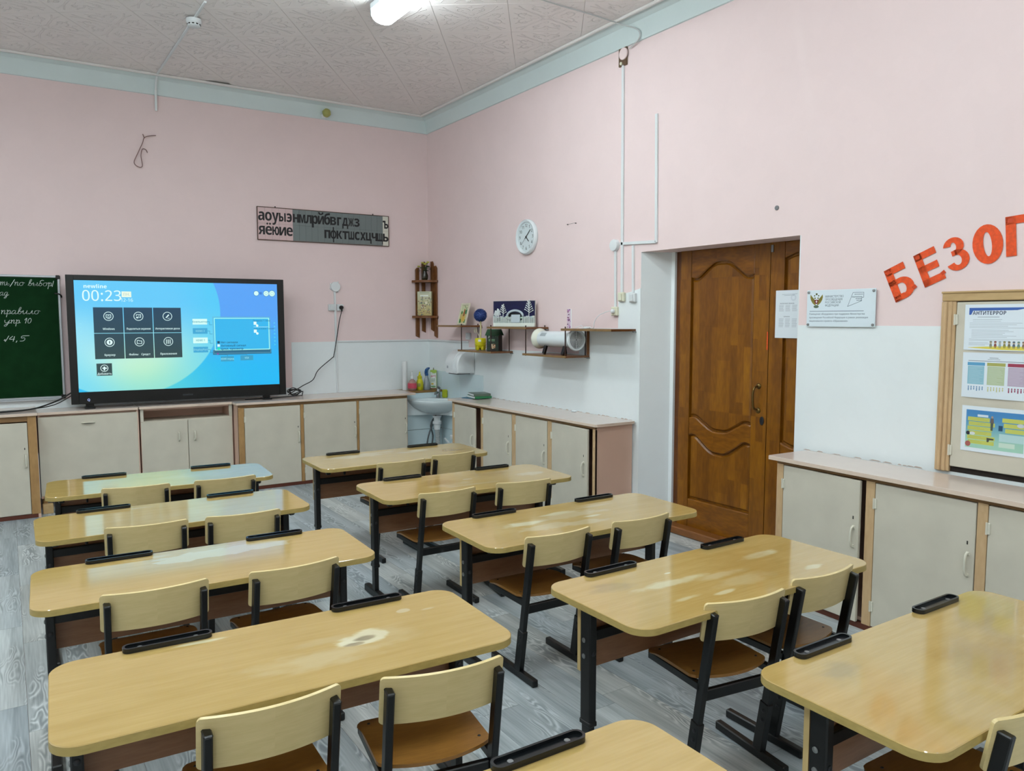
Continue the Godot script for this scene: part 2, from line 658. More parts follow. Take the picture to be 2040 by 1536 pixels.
	M.board_green = mat(Color(0.085, 0.215, 0.115), 0.45, 0.0, mottle(256, 0.02, 0.85, 1.0, 19), 1.5)
	M.board_green.metallic_specular = 0.15
	M.board_green.roughness = 0.8
	M.chalk = mat(Color(0.83, 0.87, 0.85), 0.9)
	M.cord = mat(Color(0.025, 0.025, 0.028), 0.45)
	M.orange = mat(Color(0.950, 0.320, 0.030), 0.6, 0.0, mottle(128, 0.05, 0.86, 1.0, 23), 6.0)
	M.grime = mat(Color(0.42, 0.37, 0.33), 0.8)

# a sheet material that shows a picture once
func print_mat(i: Image, rough := 0.5) -> StandardMaterial3D:
	var m := mat(Color.WHITE, rough, 0.0, tex(i))
	return m

# ------------------------------------------------------------------ the room
const NICHE_L := 3.33
const NICHE_R := 4.66
const NICHE_H := 2.016
const DOOR_X := 0.22

func _room() -> void:
	var wf := structure("wall_front")
	var s := mb()
	span(s, Vector3(-6.4, -0.05, -0.25), Vector3(0.5, CEIL + 0.06, 0))
	obj("painted_wall", s.commit(), M.pink, wf)
	s = mb()
	span(s, Vector3(-1.50, 0.0, -0.002), Vector3(0.0, 1.316, 0.0025))
	span(s, Vector3(-6.4, 0.0, -0.002), Vector3(-1.50, 0.873, 0.0025))
	obj("painted_dado", s.commit(), M.white_wall, wf)
	obj("dado_trim", spanm(Vector3(-1.036, 1.306, 0), Vector3(0, 1.324, 0.014), 0.004), M.white_plastic, wf)
	var wr := structure("wall_right")
	s = mb()
	span(s, Vector3(0, -0.05, 0), Vector3(0.45, CEIL + 0.06, NICHE_L))
	span(s, Vector3(0, -0.05, NICHE_R), Vector3(0.45, CEIL + 0.06, 9.75))
	span(s, Vector3(0, NICHE_H, NICHE_L), Vector3(0.45, CEIL + 0.06, NICHE_R))
	obj("painted_wall", s.commit(), M.pink, wr)
	s = mb()
	span(s, Vector3(-0.0025, 0, 0), Vector3(0.002, 1.318, 0.86))
	span(s, Vector3(-0.0025, 0, 0.86), Vector3(0.002, 1.262, 2.62))
	span(s, Vector3(-0.0025, 0, 2.62), Vector3(0.002, 1.47, 3.09))
	var pts := PackedVector2Array([Vector2(3.09, 0), Vector2(NICHE_L, 0), Vector2(NICHE_L, 1.76), Vector2(3.22, 1.735), Vector2(3.09, 1.72)])
	prism(s, pts, 0.0025, Transform3D(Basis(Vector3(0, 0, 1), Vector3(0, 1, 0), Vector3(-1, 0, 0)), Vector3.ZERO))
	span(s, Vector3(-0.0025, 0, NICHE_R), Vector3(0.002, 1.503, 9.75))
	obj("painted_dado", s.commit(), M.white_wall, wr)
	obj("dado_trim", spanm(Vector3(-0.014, 1.306, 0), Vector3(0, 1.324, 0.86), 0.004), M.white_plastic, wr)
	s = mb()
	var wedge := PackedVector2Array([Vector2(0.0, NICHE_L), Vector2(0.198, NICHE_L + 0.104), Vector2(0.200, NICHE_L + 0.136), Vector2(0.25, NICHE_L + 0.136), Vector2(0.25, NICHE_L)])
	var wp := PackedVector2Array()
	for p in wedge:
		wp.append(Vector2(p.x, -p.y))
	prism(s, wp, NICHE_H, Transform3D(Basis(Vector3.RIGHT, Vector3(0, 0, -1), Vector3.UP), Vector3.ZERO))
	obj("niche_jamb", s.commit(), M.jamb, wr)
	obj("niche_jamb", spanm(Vector3(0.0, 0, NICHE_R - 0.006), Vector3(DOOR_X + 0.02, NICHE_H, NICHE_R)), M.jamb, wr)
	var wl := structure("wall_left")
	obj("painted_wall", spanm(Vector3(-6.65, -0.05, -0.25), Vector3(-6.4, CEIL + 0.06, 10.0)), M.far_wall, wl)
	var wb := structure("wall_back")
	obj("painted_wall", spanm(Vector3(-6.4, -0.05, 9.75), Vector3(0.5, CEIL + 0.06, 10.0)), M.far_wall, wb)
	# painted cove cornice between walls and ceiling, with a thin foam moulding on the ceiling's edge
	var prof := PackedVector2Array([Vector2(0, 3.485), Vector2(0.012, 3.487), Vector2(0.018, 3.50), Vector2(0.022, 3.55), Vector2(0.05, 3.605), Vector2(0.10, 3.628), Vector2(0.112, CEIL), Vector2(0, CEIL)])
	s = mb()
	prism(s, prof, 6.4, Transform3D(Basis(Vector3(0, 0, 1), Vector3(0, 1, 0), Vector3(-1, 0, 0)), Vector3(0, 0, 0)))
	var c1 := structure("trim_1")
	obj("cove_cornice", s.commit(), M.cornice, c1)
	obj("ceiling_moulding", spanm(Vector3(-6.4, CEIL - 0.02, 0.112), Vector3(-0.14, CEIL, 0.140), 0.006), M.ceil_trim, c1)
	s = mb()
	prism(s, prof, 9.75, Transform3D(Basis(Vector3(-1, 0, 0), Vector3(0, 1, 0), Vector3(0, 0, 1)), Vector3(0, 0, 0)))
	var c2 := structure("trim_2")
	obj("cove_cornice", s.commit(), M.cornice, c2)
	obj("ceiling_moulding", spanm(Vector3(-0.140, CEIL - 0.02, 0.112), Vector3(-0.112, CEIL, 9.75), 0.006), M.ceil_trim, c2)

# grey oak print of the planks: long grain with cathedral swirls
func plank_image() -> Image:
	var w := 512
	var h := 1024
	var im := Image.create(w, h, false, Image.FORMAT_RGB8)
	var n1 := noise(1.0, 3, 5)
	var n2 := noise(1.0, 2, 15)
	var n3 := noise(1.0, 2, 25)
	var dark := Color(0.53, 0.56, 0.57)
	var pale := Color(0.83, 0.855, 0.855)
	for y in h:
		var v := float(y) / h
		for x in w:
			var u := float(x) / w
			var warp := n1.get_noise_2d(u * 5.0, v * 3.2)
			var ring := sin((u * 10.0 + warp * 5.5) * TAU)
			var swirl := smoothstep(0.0, 0.45, n3.get_noise_2d(u * 4.0 + 9.0, v * 3.0))
			var fib := n2.get_noise_2d(u * 60.0, v * 7.0)
			var g := 0.50 + 0.42 * n3.get_noise_2d(u * 7.0, v * 1.4 + 5.0) + 0.22 * fib + swirl * 0.36 * ring
			var c := dark.lerp(pale, clampf(g, 0.0, 1.0))
			if swirl > 0.2 and ring > 0.86:
				c = c.lerp(Color(0.83, 0.85, 0.855), 0.45)
			im.set_pixel(x, y, c)
	return im

func _floor() -> void:
	var fl := structure("floor")
	obj("subfloor", spanm(Vector3(-6.65, -0.25, -0.25), Vector3(0.5, -0.004, 10.0)), M.grime, fl)
	var im := plank_image()
	var t := tex(im)
	var ms: Array = []
	for k in 4:
		var m := mat([Color(1, 1, 1), Color(0.93, 0.94, 0.95), Color(1.0, 0.985, 0.97), Color(0.88, 0.9, 0.92)][k], 0.33, 0.0, t)
		ms.append(m)
	var pw := 0.165
	var pl := 0.955
	var meshes: Array = []
	for k in 8:
		var s := mb()
		var g := 0.0006
		var a := Vector3(-pw / 2 + g, 0, -pl / 2 + g)
		var b := Vector3(pw / 2 - g, 0, -pl / 2 + g)
		var c := Vector3(pw / 2 - g, 0, pl / 2 - g)
		var d := Vector3(-pw / 2 + g, 0, pl / 2 - g)
		var u0 := (k % 4) * 0.25
		var v0 := (k / 4) * 0.5 + 0.02
		var u1 := u0 + 0.23
		var v1 := v0 + 0.46
		if k % 3 == 1:
			var tmp := v0; v0 = v1; v1 = tmp
		tri_n(s, a, b, c, Vector3.UP, Vector3.UP, Vector3.UP, Vector2(u0, v0), Vector2(u1, v0), Vector2(u1, v1))
		tri_n(s, a, c, d, Vector3.UP, Vector3.UP, Vector3.UP, Vector2(u0, v0), Vector2(u1, v1), Vector2(u0, v1))
		var dn := Vector3(0, -0.004, 0)
		quad(s, a, b, b + dn, a + dn, Vector3(0, 0, -1))
		quad(s, c, d, d + dn, c + dn, Vector3(0, 0, 1))
		quad(s, b, c, c + dn, b + dn, Vector3(1, 0, 0))
		quad(s, d, a, a + dn, d + dn, Vector3(-1, 0, 0))
		meshes.append(s.commit())
	var rest := mb()
	var r := RandomNumberGenerator.new()
	r.seed = 99
	for i in range(-15, 26):
		var x := -3.833 + (i + 0.5) * pw
		var start: float = [0.373, 0.08, 0.62, 0.25, 0.80, 0.45][posmod(i, 6)] - pl
		if i == 0:
			start = 0.373 - pl
		if i == -1:
			start = 0.12 - pl
		for j in 12:
			var z := start + (j + 0.5) * pl
			if z - pl / 2 > 9.75 or z + pl / 2 < 0.0 or x > 0.45:
				continue
			if x > -4.3 and x < 0.2 and z > 0.2 and z < 7.3:
				obj("plank", meshes[r.randi() % 8], ms[r.randi() % 4], fl, Vector3(x, 0, z))
			else:
				rest.append_from(meshes[(i * 5 + j * 3 + 100) % 8], 0, Transform3D(Basis.IDENTITY, Vector3(x, 0, z)))
	var o := obj("plank_field", rest.commit(), ms[0], fl)
	o.set_meta("kind", "stuff")

# embossed foam tiles laid on the diagonal
func _ceiling() -> void:
	var ce := structure("ceiling")
	obj("slab", spanm(Vector3(-6.65, CEIL + 0.012, -0.25), Vector3(0.5, CEIL + 0.25, 10.0)), M.ceil_trim, ce)
	var n := 384
	var hm := image(n, n, Color(0.45, 0.45, 0.45))
	var lift := Color(0.9, 0.9, 0.9, 0.8)
	for k in 4:
		var rot := k * PI / 2
		var at := func(x: float, y: float) -> Vector2:
			return Vector2(n / 2.0, n / 2.0) + Vector2(x, y).rotated(rot) * n
		for sgn in [-1.0, 1.0]:
			var spiral: Array = []
			for i in 22:
				var a := i / 21.0 * 4.6
				var rr := 0.115 * (1.0 - i / 26.0)
				spiral.append(at.call(sgn * (0.13 + cos(a) * rr * -1.0), 0.30 + sin(a) * rr))
			stroke(hm, spiral, 6.0, lift)
			var arc: Array = []
			for i in 14:
				var f := i / 13.0
				arc.append(at.call(sgn * (0.02 + 0.34 * f), 0.06 + 0.36 * f * f + 0.03 * sin(f * PI)))
			stroke(hm, arc, 7.0, lift)
			for i in 3:
				var f := 0.2 + i * 0.09
				stroke(hm, [at.call(sgn * f * 0.35, f), at.call(sgn * (f * 0.35 + 0.05), f + 0.05)], 6.0, lift)
			fill_disc(hm, at.call(sgn * 0.13, 0.30), 8.0, lift)
		fill_disc(hm, at.call(0.0, 0.16), 13.0, lift, 24.0 if k % 2 == 0 else 13.0)
		fill_disc(hm, at.call(0.0, 0.42), 10.0, lift)
	fill_disc(hm, Vector2(n / 2.0, n / 2.0), 16.0, lift)
	var nm := hm.duplicate() as Image
	nm.bump_map_to_normal_map(7.0)
	var m := mat(Color(0.93, 0.905, 0.895), 0.5)
	m.normal_enabled = true
	m.normal_texture = ImageTexture.create_from_image(nm)
	m.normal_scale = 1.7
	var p := 0.515
	var s := mb()
	var hh := p / 2 - 0.0006
	var b := 0.003
	var lo := [Vector3(-hh + b, 0, -hh + b), Vector3(hh - b, 0, -hh + b), Vector3(hh - b, 0, hh - b), Vector3(-hh + b, 0, hh - b)]
	var hi := [Vector3(-hh, 0.0025, -hh), Vector3(hh, 0.0025, -hh), Vector3(hh, 0.0025, hh), Vector3(-hh, 0.0025, hh)]
	var tp := [Vector3(-hh, 0.012, -hh), Vector3(hh, 0.012, -hh), Vector3(hh, 0.012, hh), Vector3(-hh, 0.012, hh)]
	var dn := Vector3.DOWN
	tri_n(s, lo[0], lo[1], lo[2], dn, dn, dn, Vector2(0, 0), Vector2(1, 0), Vector2(1, 1))
	tri_n(s, lo[0], lo[2], lo[3], dn, dn, dn, Vector2(0, 0), Vector2(1, 1), Vector2(0, 1))
	for i in 4:
		var j := (i + 1) % 4
		quad(s, lo[i], lo[j], hi[j], hi[i], (lo[i] + lo[j]) + Vector3(0, -0.2, 0))
		quad(s, hi[i], hi[j], tp[j], tp[i], lo[i] + lo[j])
	s.generate_tangents()
	var mesh := s.commit()
	var d1 := Vector3(0.585, 0, -0.811)
	var d2 := Vector3(0.811, 0, 0.585)
	var basis := Basis(d1, Vector3.UP, d2 * 1.0)
	if basis.determinant() < 0:
		basis = Basis(d1, Vector3.UP, -d2)
	var rest := mb()
	for i in range(-30, 31):
		for j in range(-30, 31):
			var c := d2 * (0.4925 + (i + 0.5) * 0.515) + d1 * ((j + 0.5) * 0.515 + 0.12)
			if c.x < -6.7 or c.x > 0.2 or c.z < -0.1 or c.z > 9.9:
				continue
			c.y = CEIL
			if c.z < 4.0 and c.x > -4.6:
				obj("ceiling_tile", mesh, m, ce, c, basis)
			else:
				rest.append_from(mesh, 0, Transform3D(basis, c))
	var o := obj("tile_field", rest.commit(), m, ce)
	o.set_meta("kind", "stuff")

# ------------------------------------------------------------------ the door in its niche
func wave(z0: float, z1: float, y_end: float, y_mid: float, steps := 28) -> Array:   # flat shoulders, an S up (or down) to a rounded middle
	var out: Array = []
	for i in steps + 1:
		var f := float(i) / steps
		var a := absf(f - 0.5) * 2.0
		var k := 1.0 - smoothstep(0.12, 0.86, a)
		k += 0.10 * sin(clampf((a - 0.62) / 0.38, 0.0, 1.0) * PI) * -1.0
		out.append(Vector2(lerpf(z0, z1, f), lerpf(y_end, y_mid, k)))
	return out

func _door() -> void:
	var d := structure("door_1")
	var xf := Transform3D(Basis(Vector3(0, 0, 1), Vector3(0, 1, 0), Vector3(-1, 0, 0)), Vector3(DOOR_X, 0, 0))   # local x = world z, local z = towards the room
	obj("door_frame", spanm(Vector3(DOOR_X, 0, 3.455), Vector3(0.44, NICHE_H, 3.512), 0.004), M.door_frame, d)
	var lf := obj("door_leaf", spanm(Vector3(DOOR_X + 0.012, 0.05, 3.513), Vector3(DOOR_X + 0.05, NICHE_H, 4.286), 0.002), M.door_wood, d)
	var rf := obj("door_leaf", spanm(Vector3(DOOR_X + 0.012, 0.05, 4.289), Vector3(DOOR_X + 0.05, NICHE_H, 4.70), 0.002), M.door_wood, d)
	var addp := func(called: String, poly: PackedVector2Array, depth: float, bev: float, m: Material, leaf: Node3D) -> void:
		var s := mb()
		prism(s, poly, depth, xf.translated_local(Vector3(0, 0, -0.012)), bev, false)
		obj(called, s.commit(), m, leaf)
	var z0 := 3.615
	var z1 := 4.165
	# left leaf: stiles, rails with waved edges, raised panels
	addp.call("stile", PackedVector2Array([Vector2(3.514, 0.05), Vector2(z0, 0.05), Vector2(z0, NICHE_H), Vector2(3.514, NICHE_H)]), 0.024, 0.002, M.door_wood, lf)
	addp.call("stile", PackedVector2Array([Vector2(z1, 0.05), Vector2(4.285, 0.05), Vector2(4.285, NICHE_H), Vector2(z1, NICHE_H)]), 0.024, 0.002, M.door_wood, lf)
	var up := wave(z0, z1, 1.828, 1.925)
	var mid_t := wave(z0, z1, 0.842, 0.765)
	var mid_b := wave(z0, z1, 0.716, 0.622)
	var poly := PackedVector2Array(up)
	poly.append(Vector2(z1, NICHE_H)); poly.append(Vector2(z0, NICHE_H))
	addp.call("top_rail", poly, 0.024, 0.007, M.door_rail, lf)
	poly = PackedVector2Array(mid_b)
	var rv := mid_t.duplicate()
	rv.reverse()
	poly.append_array(PackedVector2Array(rv))
	addp.call("lock_rail", poly, 0.024, 0.007, M.door_rail, lf)
	addp.call("bottom_rail", PackedVector2Array([Vector2(z0, 0.05), Vector2(z1, 0.05), Vector2(z1, 0.256), Vector2(z0, 0.256)]), 0.024, 0.007, M.door_rail, lf)
	poly = PackedVector2Array(mid_t)
	rv = up.duplicate()
	rv.reverse()
	poly.append_array(PackedVector2Array(rv))
	addp.call("panel", inset(poly, 0.014), 0.017, 0.010, M.door_wood, lf)
	poly = PackedVector2Array([Vector2(z0, 0.256), Vector2(z1, 0.256)])
	rv = mid_b.duplicate()
	rv.reverse()
	poly.append_array(PackedVector2Array(rv))
	addp.call("panel", inset(poly, 0.014), 0.017, 0.010, M.door_wood, lf)
	# right leaf, half hidden by the wall
	addp.call("stile", PackedVector2Array([Vector2(4.290, 0.05), Vector2(4.392, 0.05), Vector2(4.392, NICHE_H), Vector2(4.290, NICHE_H)]), 0.024, 0.002, M.door_wood, rf)
	addp.call("stile", PackedVector2Array([Vector2(4.62, 0.05), Vector2(4.70, 0.05), Vector2(4.70, NICHE_H), Vector2(4.62, NICHE_H)]), 0.024, 0.002, M.door_wood, rf)
	var ru: Array = []
	var rd: Array = []
	for i in 13:
		var f := i / 12.0
		ru.append(Vector2(lerpf(4.392, 4.62, f), 1.915 + 0.03 * sin(f * PI)))
		rd.append(Vector2(lerpf(4.392, 4.62, f), 0.765 - 0.03 * sin(f * PI)))
	poly = PackedVector2Array(ru)
	poly.append(Vector2(4.62, NICHE_H)); poly.append(Vector2(4.392, NICHE_H))
	addp.call("top_rail", poly, 0.024, 0.007, M.door_rail, rf)
	rv = rd.duplicate()
	rv.reverse()
	poly = PackedVector2Array([Vector2(4.392, 0.05), Vector2(4.62, 0.05)])
	poly.append_array(PackedVector2Array(rv))
	addp.call("bottom_rail", poly, 0.024, 0.007, M.door_rail, rf)
	poly = PackedVector2Array(rd)
	rv = ru.duplicate()
	rv.reverse()
	poly.append_array(PackedVector2Array(rv))
	addp.call("panel", inset(poly, 0.014), 0.017, 0.010, M.door_wood, rf)
	# handle: a bow with two scrolled roses, and a lock plate below
	var s := mb()
	var x := DOOR_X - 0.012
	tube(s, smooth([Vector3(x, 1.108, 4.222), Vector3(x - 0.035, 1.10, 4.218), Vector3(x - 0.045, 1.06, 4.214), Vector3(x - 0.042, 0.99, 4.214), Vector3(x - 0.034, 0.965, 4.216), Vector3(x, 0.952, 4.222)]), 0.007)
	for y in [1.108, 0.95]:
		lathe(s, [Vector2(0, 0.012), Vector2(0.012, 0.010), Vector2(0.018, 0.004), Vector2(0.019, 0)], 14, Transform3D(Basis(Vector3(0, 1, 0), Vector3(-1, 0, 0), Vector3(0, 0, 1)), Vector3(x, y, 4.222)))
	obj("handle", s.commit(), M.brass, lf)
	s = mb()
	prism(s, disc(0.016, 18, Vector2(4.254, 0.886), 0.028), 0.006, xf.translated_local(Vector3(0, 0, 0.012)), 0.002)
	obj("lock_plate", s.commit(), M.bolt_dark, lf)
	obj("latch", spanm(Vector3(DOOR_X - 0.022, 1.955, 4.296), Vector3(DOOR_X - 0.012, 2.0, 4.312), 0.002), M.bolt, rf)
	obj("threshold", spanm(Vector3(DOOR_X - 0.10, 0, NICHE_L + 0.04), Vector3(DOOR_X + 0.2, 0.055, NICHE_R), 0.008), M.threshold, d)
	obj("backing", spanm(Vector3(0.44, -0.02, NICHE_L), Vector3(0.46, NICHE_H + 0.02, NICHE_R)), M.dark_inside, d)
	# a notice and a strip of orange paper taped to the door
	var im := image(220, 384, Color(0.86, 0.89, 0.91))
	var ink := Color(0.45, 0.48, 0.52, 0.8)
	stroke(im, [Vector2(60, 34), Vector2(205, 30)], 2.0, ink)
	stroke(im, [Vector2(80, 42), Vector2(180, 40)], 2.0, ink)
	for rr in [24.0, 17.0]:
		var c: Array = []
		for i in 25:
			c.append(Vector2(170 + cos(TAU * i / 24) * rr, 60 + sin(TAU * i / 24) * rr))
		stroke(im, c, 2.0, Color(0.55, 0.6, 0.68, 0.6))
	write(im, "РАСПИСАНИЕ ЗВОНКОВ", Vector2(110, 106), 13, ink, bold, 0.9, true)
	for b in [[120, 6], [230, 8]]:
		for i in b[1]:
			for c in [34, 96, 160]:
				stroke(im, [Vector2(c, b[0] + i * 9), Vector2(c + 38 + (i * 7 + c) % 9, b[0] + i * 9)], 3.0, Color(0.5, 0.52, 0.56, 0.55))
	write(im, "ПЕРЕМЕНЫ", Vector2(110, 212), 12, ink, bold, 0.9, true)
	top("notice", sheet(0.168, 0.294, 0.0006), print_mat(im), "white printed notice taped across the join of the wooden door", "notice", Vector3(DOOR_X - 0.0135, 1.568, 4.421), Basis(Vector3(0, 0, 1), Vector3(0, 1, 0), Vector3(-1, 0, 0)))
	top("paper_strip", box(Vector3(0.008, 0.115, 0.0006)), M.orange, "thin orange paper strip stuck upright on the wooden door", "paper strip", Vector3(DOOR_X - 0.0125, 1.40, 4.279), Basis(Vector3(0, 0, 1), Vector3(0, 1, 0), Vector3(-1, 0, 0)))

# ------------------------------------------------------------------ ceiling lamps
func _lamps() -> void:
	var s := mb()
	var half := PackedVector2Array()
	for i in 15:
		var a := PI + PI * i / 14.0
		half.append(Vector2(cos(a) * 0.078, -0.034 + sin(a) * 0.042))
	half.append(Vector2(0.078, 0.0)); half.append(Vector2(-0.078, 0.0))
	var L := 1.22
	prism(s, half, L, Transform3D(Basis.IDENTITY, Vector3(0, 0, -L / 2)), 0.012)
	var diff := s.commit()
	s = mb()
	span(s, Vector3(-0.09, 0.0, -L / 2 - 0.008), Vector3(0.09, 0.05, L / 2 + 0.008), 0.008)
	var housing := s.commit()
	s = mb()
	prism(s, PackedVector2Array([Vector2(-0.084, 0.01), Vector2(-0.084, -0.030), Vector2(-0.05, -0.066), Vector2(0.05, -0.066), Vector2(0.084, -0.030), Vector2(0.084, 0.01)]), 0.012, Transform3D(Basis.IDENTITY, Vector3(0, 0, 0)), 0.003)
	var cap := s.commit()
	var glows: Array = []
	for k in 3:
		var glow := mat(Color(0.9, 0.93, 0.93), 0.5)
		glow.emission_enabled = true
		glow.emission = LAMP_COLOR
		glow.emission_energy_multiplier = LAMP_GLOW * LAMP_STRENGTH[k]
		glows.append(glow)
	# the lamp in view, then the other fittings of the three rows, behind or above the camera
	var spots := [[-1.61, 3.13, 1], [-3.10, 3.13, 2], [-4.65, 3.13, 2], [-1.61, 5.75, 0], [-3.10, 5.75, 1], [-4.65, 5.75, 1], [-1.61, 8.35, 0], [-3.10, 8.35, 1], [-4.65, 8.35, 1]]
	for k in spots.size():
		var q: Array = spots[k]
		var label := "glowing tubular ceiling lamp with white opal cover at the top edge of the picture" if k == 0 else "white tubular ceiling lamp out of sight above the pupils' desks"
		var o := thing("ceiling_lamp", label, "lamp", Vector3(q[0], CEIL - 0.052, q[1]), 0.0, "tubular ceiling lamps")
		obj("housing", housing, M.white_enamel, o)
		obj("diffuser", diff, glows[q[2]], o)
		obj("end_cap", cap, M.white_enamel, o, Vector3(0, 0, -L / 2 - 0.010))
		obj("end_cap", cap, M.white_enamel, o, Vector3(0, 0, L / 2 - 0.002))
		var l := AreaLight3D.new()
		l.name = "light"
		l.area_size = Vector2(0.16, L)
		l.area_normalize_energy = true
		l.light_energy = LAMP_ENERGY * LAMP_STRENGTH[q[2]]
		l.light_color = LAMP_COLOR
		l.area_range = 14.0
		l.area_attenuation = 2.0
		l.shadow_enabled = true
		o.add_child(l)
		l.position = Vector3(0, -0.084, 0)
		l.rotation_degrees = Vector3(-90, 0, 0)

# ------------------------------------------------------------------ cabinets
func bow_handle(h: float, out := 0.022, r := 0.006) -> ArrayMesh:
	var s := mb()
	tube(s, smooth([Vector3(0, -h / 2, 0), Vector3(0, -h / 2 + 0.004, out * 0.6), Vector3(0, -h / 4, out), Vector3(0, 0, out * 1.05), Vector3(0, h / 4, out), Vector3(0, h / 2 - 0.004, out * 0.6), Vector3(0, h / 2, 0)], 3), r, 8)
	bx(s, Vector3(0, -h / 2 + 0.002, 0.002), Vector3(0.016, 0.016, 0.006), 0.002)
	bx(s, Vector3(0, h / 2 - 0.002, 0.002), Vector3(0.016, 0.016, 0.006), 0.002)
	return s.commit()

func hinge_mesh() -> ArrayMesh:
	var s := mb()
	bx(s, Vector3(0, 0, 0.003), Vector3(0.016, 0.05, 0.008), 0.002)
	lathe(s, [Vector2(0, -0.026), Vector2(0.005, -0.026), Vector2(0.005, 0.026), Vector2(0, 0.026)], 8, Transform3D(Basis.IDENTITY, Vector3(-0.006, 0, 0.006)))
	return s.commit()

# open-fronted carcass of boards, local x along the front, front at z = 0
func carcass(w: float, h: float, d: float, y0 := 0.0) -> ArrayMesh:
	var s := mb()
	span(s, Vector3(0, y0, -d), Vector3(0.018, h, -0.001))
	span(s, Vector3(w - 0.018, y0, -d), Vector3(w, h, -0.001))
	span(s, Vector3(0.018, y0, -d), Vector3(w - 0.018, h, -d + 0.01))
	span(s, Vector3(0.018, y0 + 0.03, -d + 0.01), Vector3(w - 0.018, y0 + 0.048, -0.03))
	span(s, Vector3(0.018, h - 0.018, -d + 0.01), Vector3(w - 0.018, h, -0.022))
	return s.commit()

func add_door(root: Node3D, x0: float, x1: float, y0: float, y1: float, hx: float, hy: float, hh: float, hinge_x := -1.0, key := true, ajar := 0.0, zf := 0.0) -> MeshInstance3D:
	var w := x1 - x0
	var piv := Vector3(x0, (y0 + y1) / 2, zf)
	var o := obj("door", spanm(Vector3(0, -(y1 - y0) / 2, -0.016), Vector3(w, (y1 - y0) / 2, 0.002), 0.0025), M.door_beige, root, piv, Basis(Vector3.UP, -deg_to_rad(ajar)))
	if hh > 0.0:
		obj("handle", bow_handle(hh), M.handle, o, Vector3(hx - x0, hy - piv.y, 0.002))
		if key:
			obj("keyhole", box(Vector3(0.006, 0.016, 0.002), 0.0008), M.keyhole, o, Vector3(hx - x0 - 0.004, hy - piv.y + 0.095, 0.0025))
	if hinge_x >= 0.0:
		for f in [0.36, -0.36]:
			obj("hinge", hinge_mesh(), M.handle, o, Vector3(hinge_x - x0, f * (y1 - y0), 0.0))
	return o

func worktop(label: String, lo: Vector3, hi: Vector3, at := Vector3.ZERO, yaw := 0.0, corner := 0.0) -> Node3D:
	var o := thing("worktop", label, "worktop", at, yaw)
	var c := (lo + hi) / 2
	var sz := hi - lo
	var s := mb()
	var poly := rrect(sz.x, sz.z, maxf(corner, 0.006), 4, Vector2(c.x, -c.z))
	prism(s, poly, sz.y - 0.003, Transform3D(Basis(Vector3.RIGHT, Vector3(0, 0, -1), Vector3.UP), Vector3(0, lo.y, 0)), 0.0)
	obj("core", s.commit(), M.worktop_edge, o)
	s = mb()
	prism(s, inset(poly, 0.0005), 0.003, Transform3D(Basis(Vector3.RIGHT, Vector3(0, 0, -1), Vector3.UP), Vector3(0, hi.y - 0.003, 0)), 0.0015)
	obj("laminate", s.commit(), M.worktop, o)
	return o

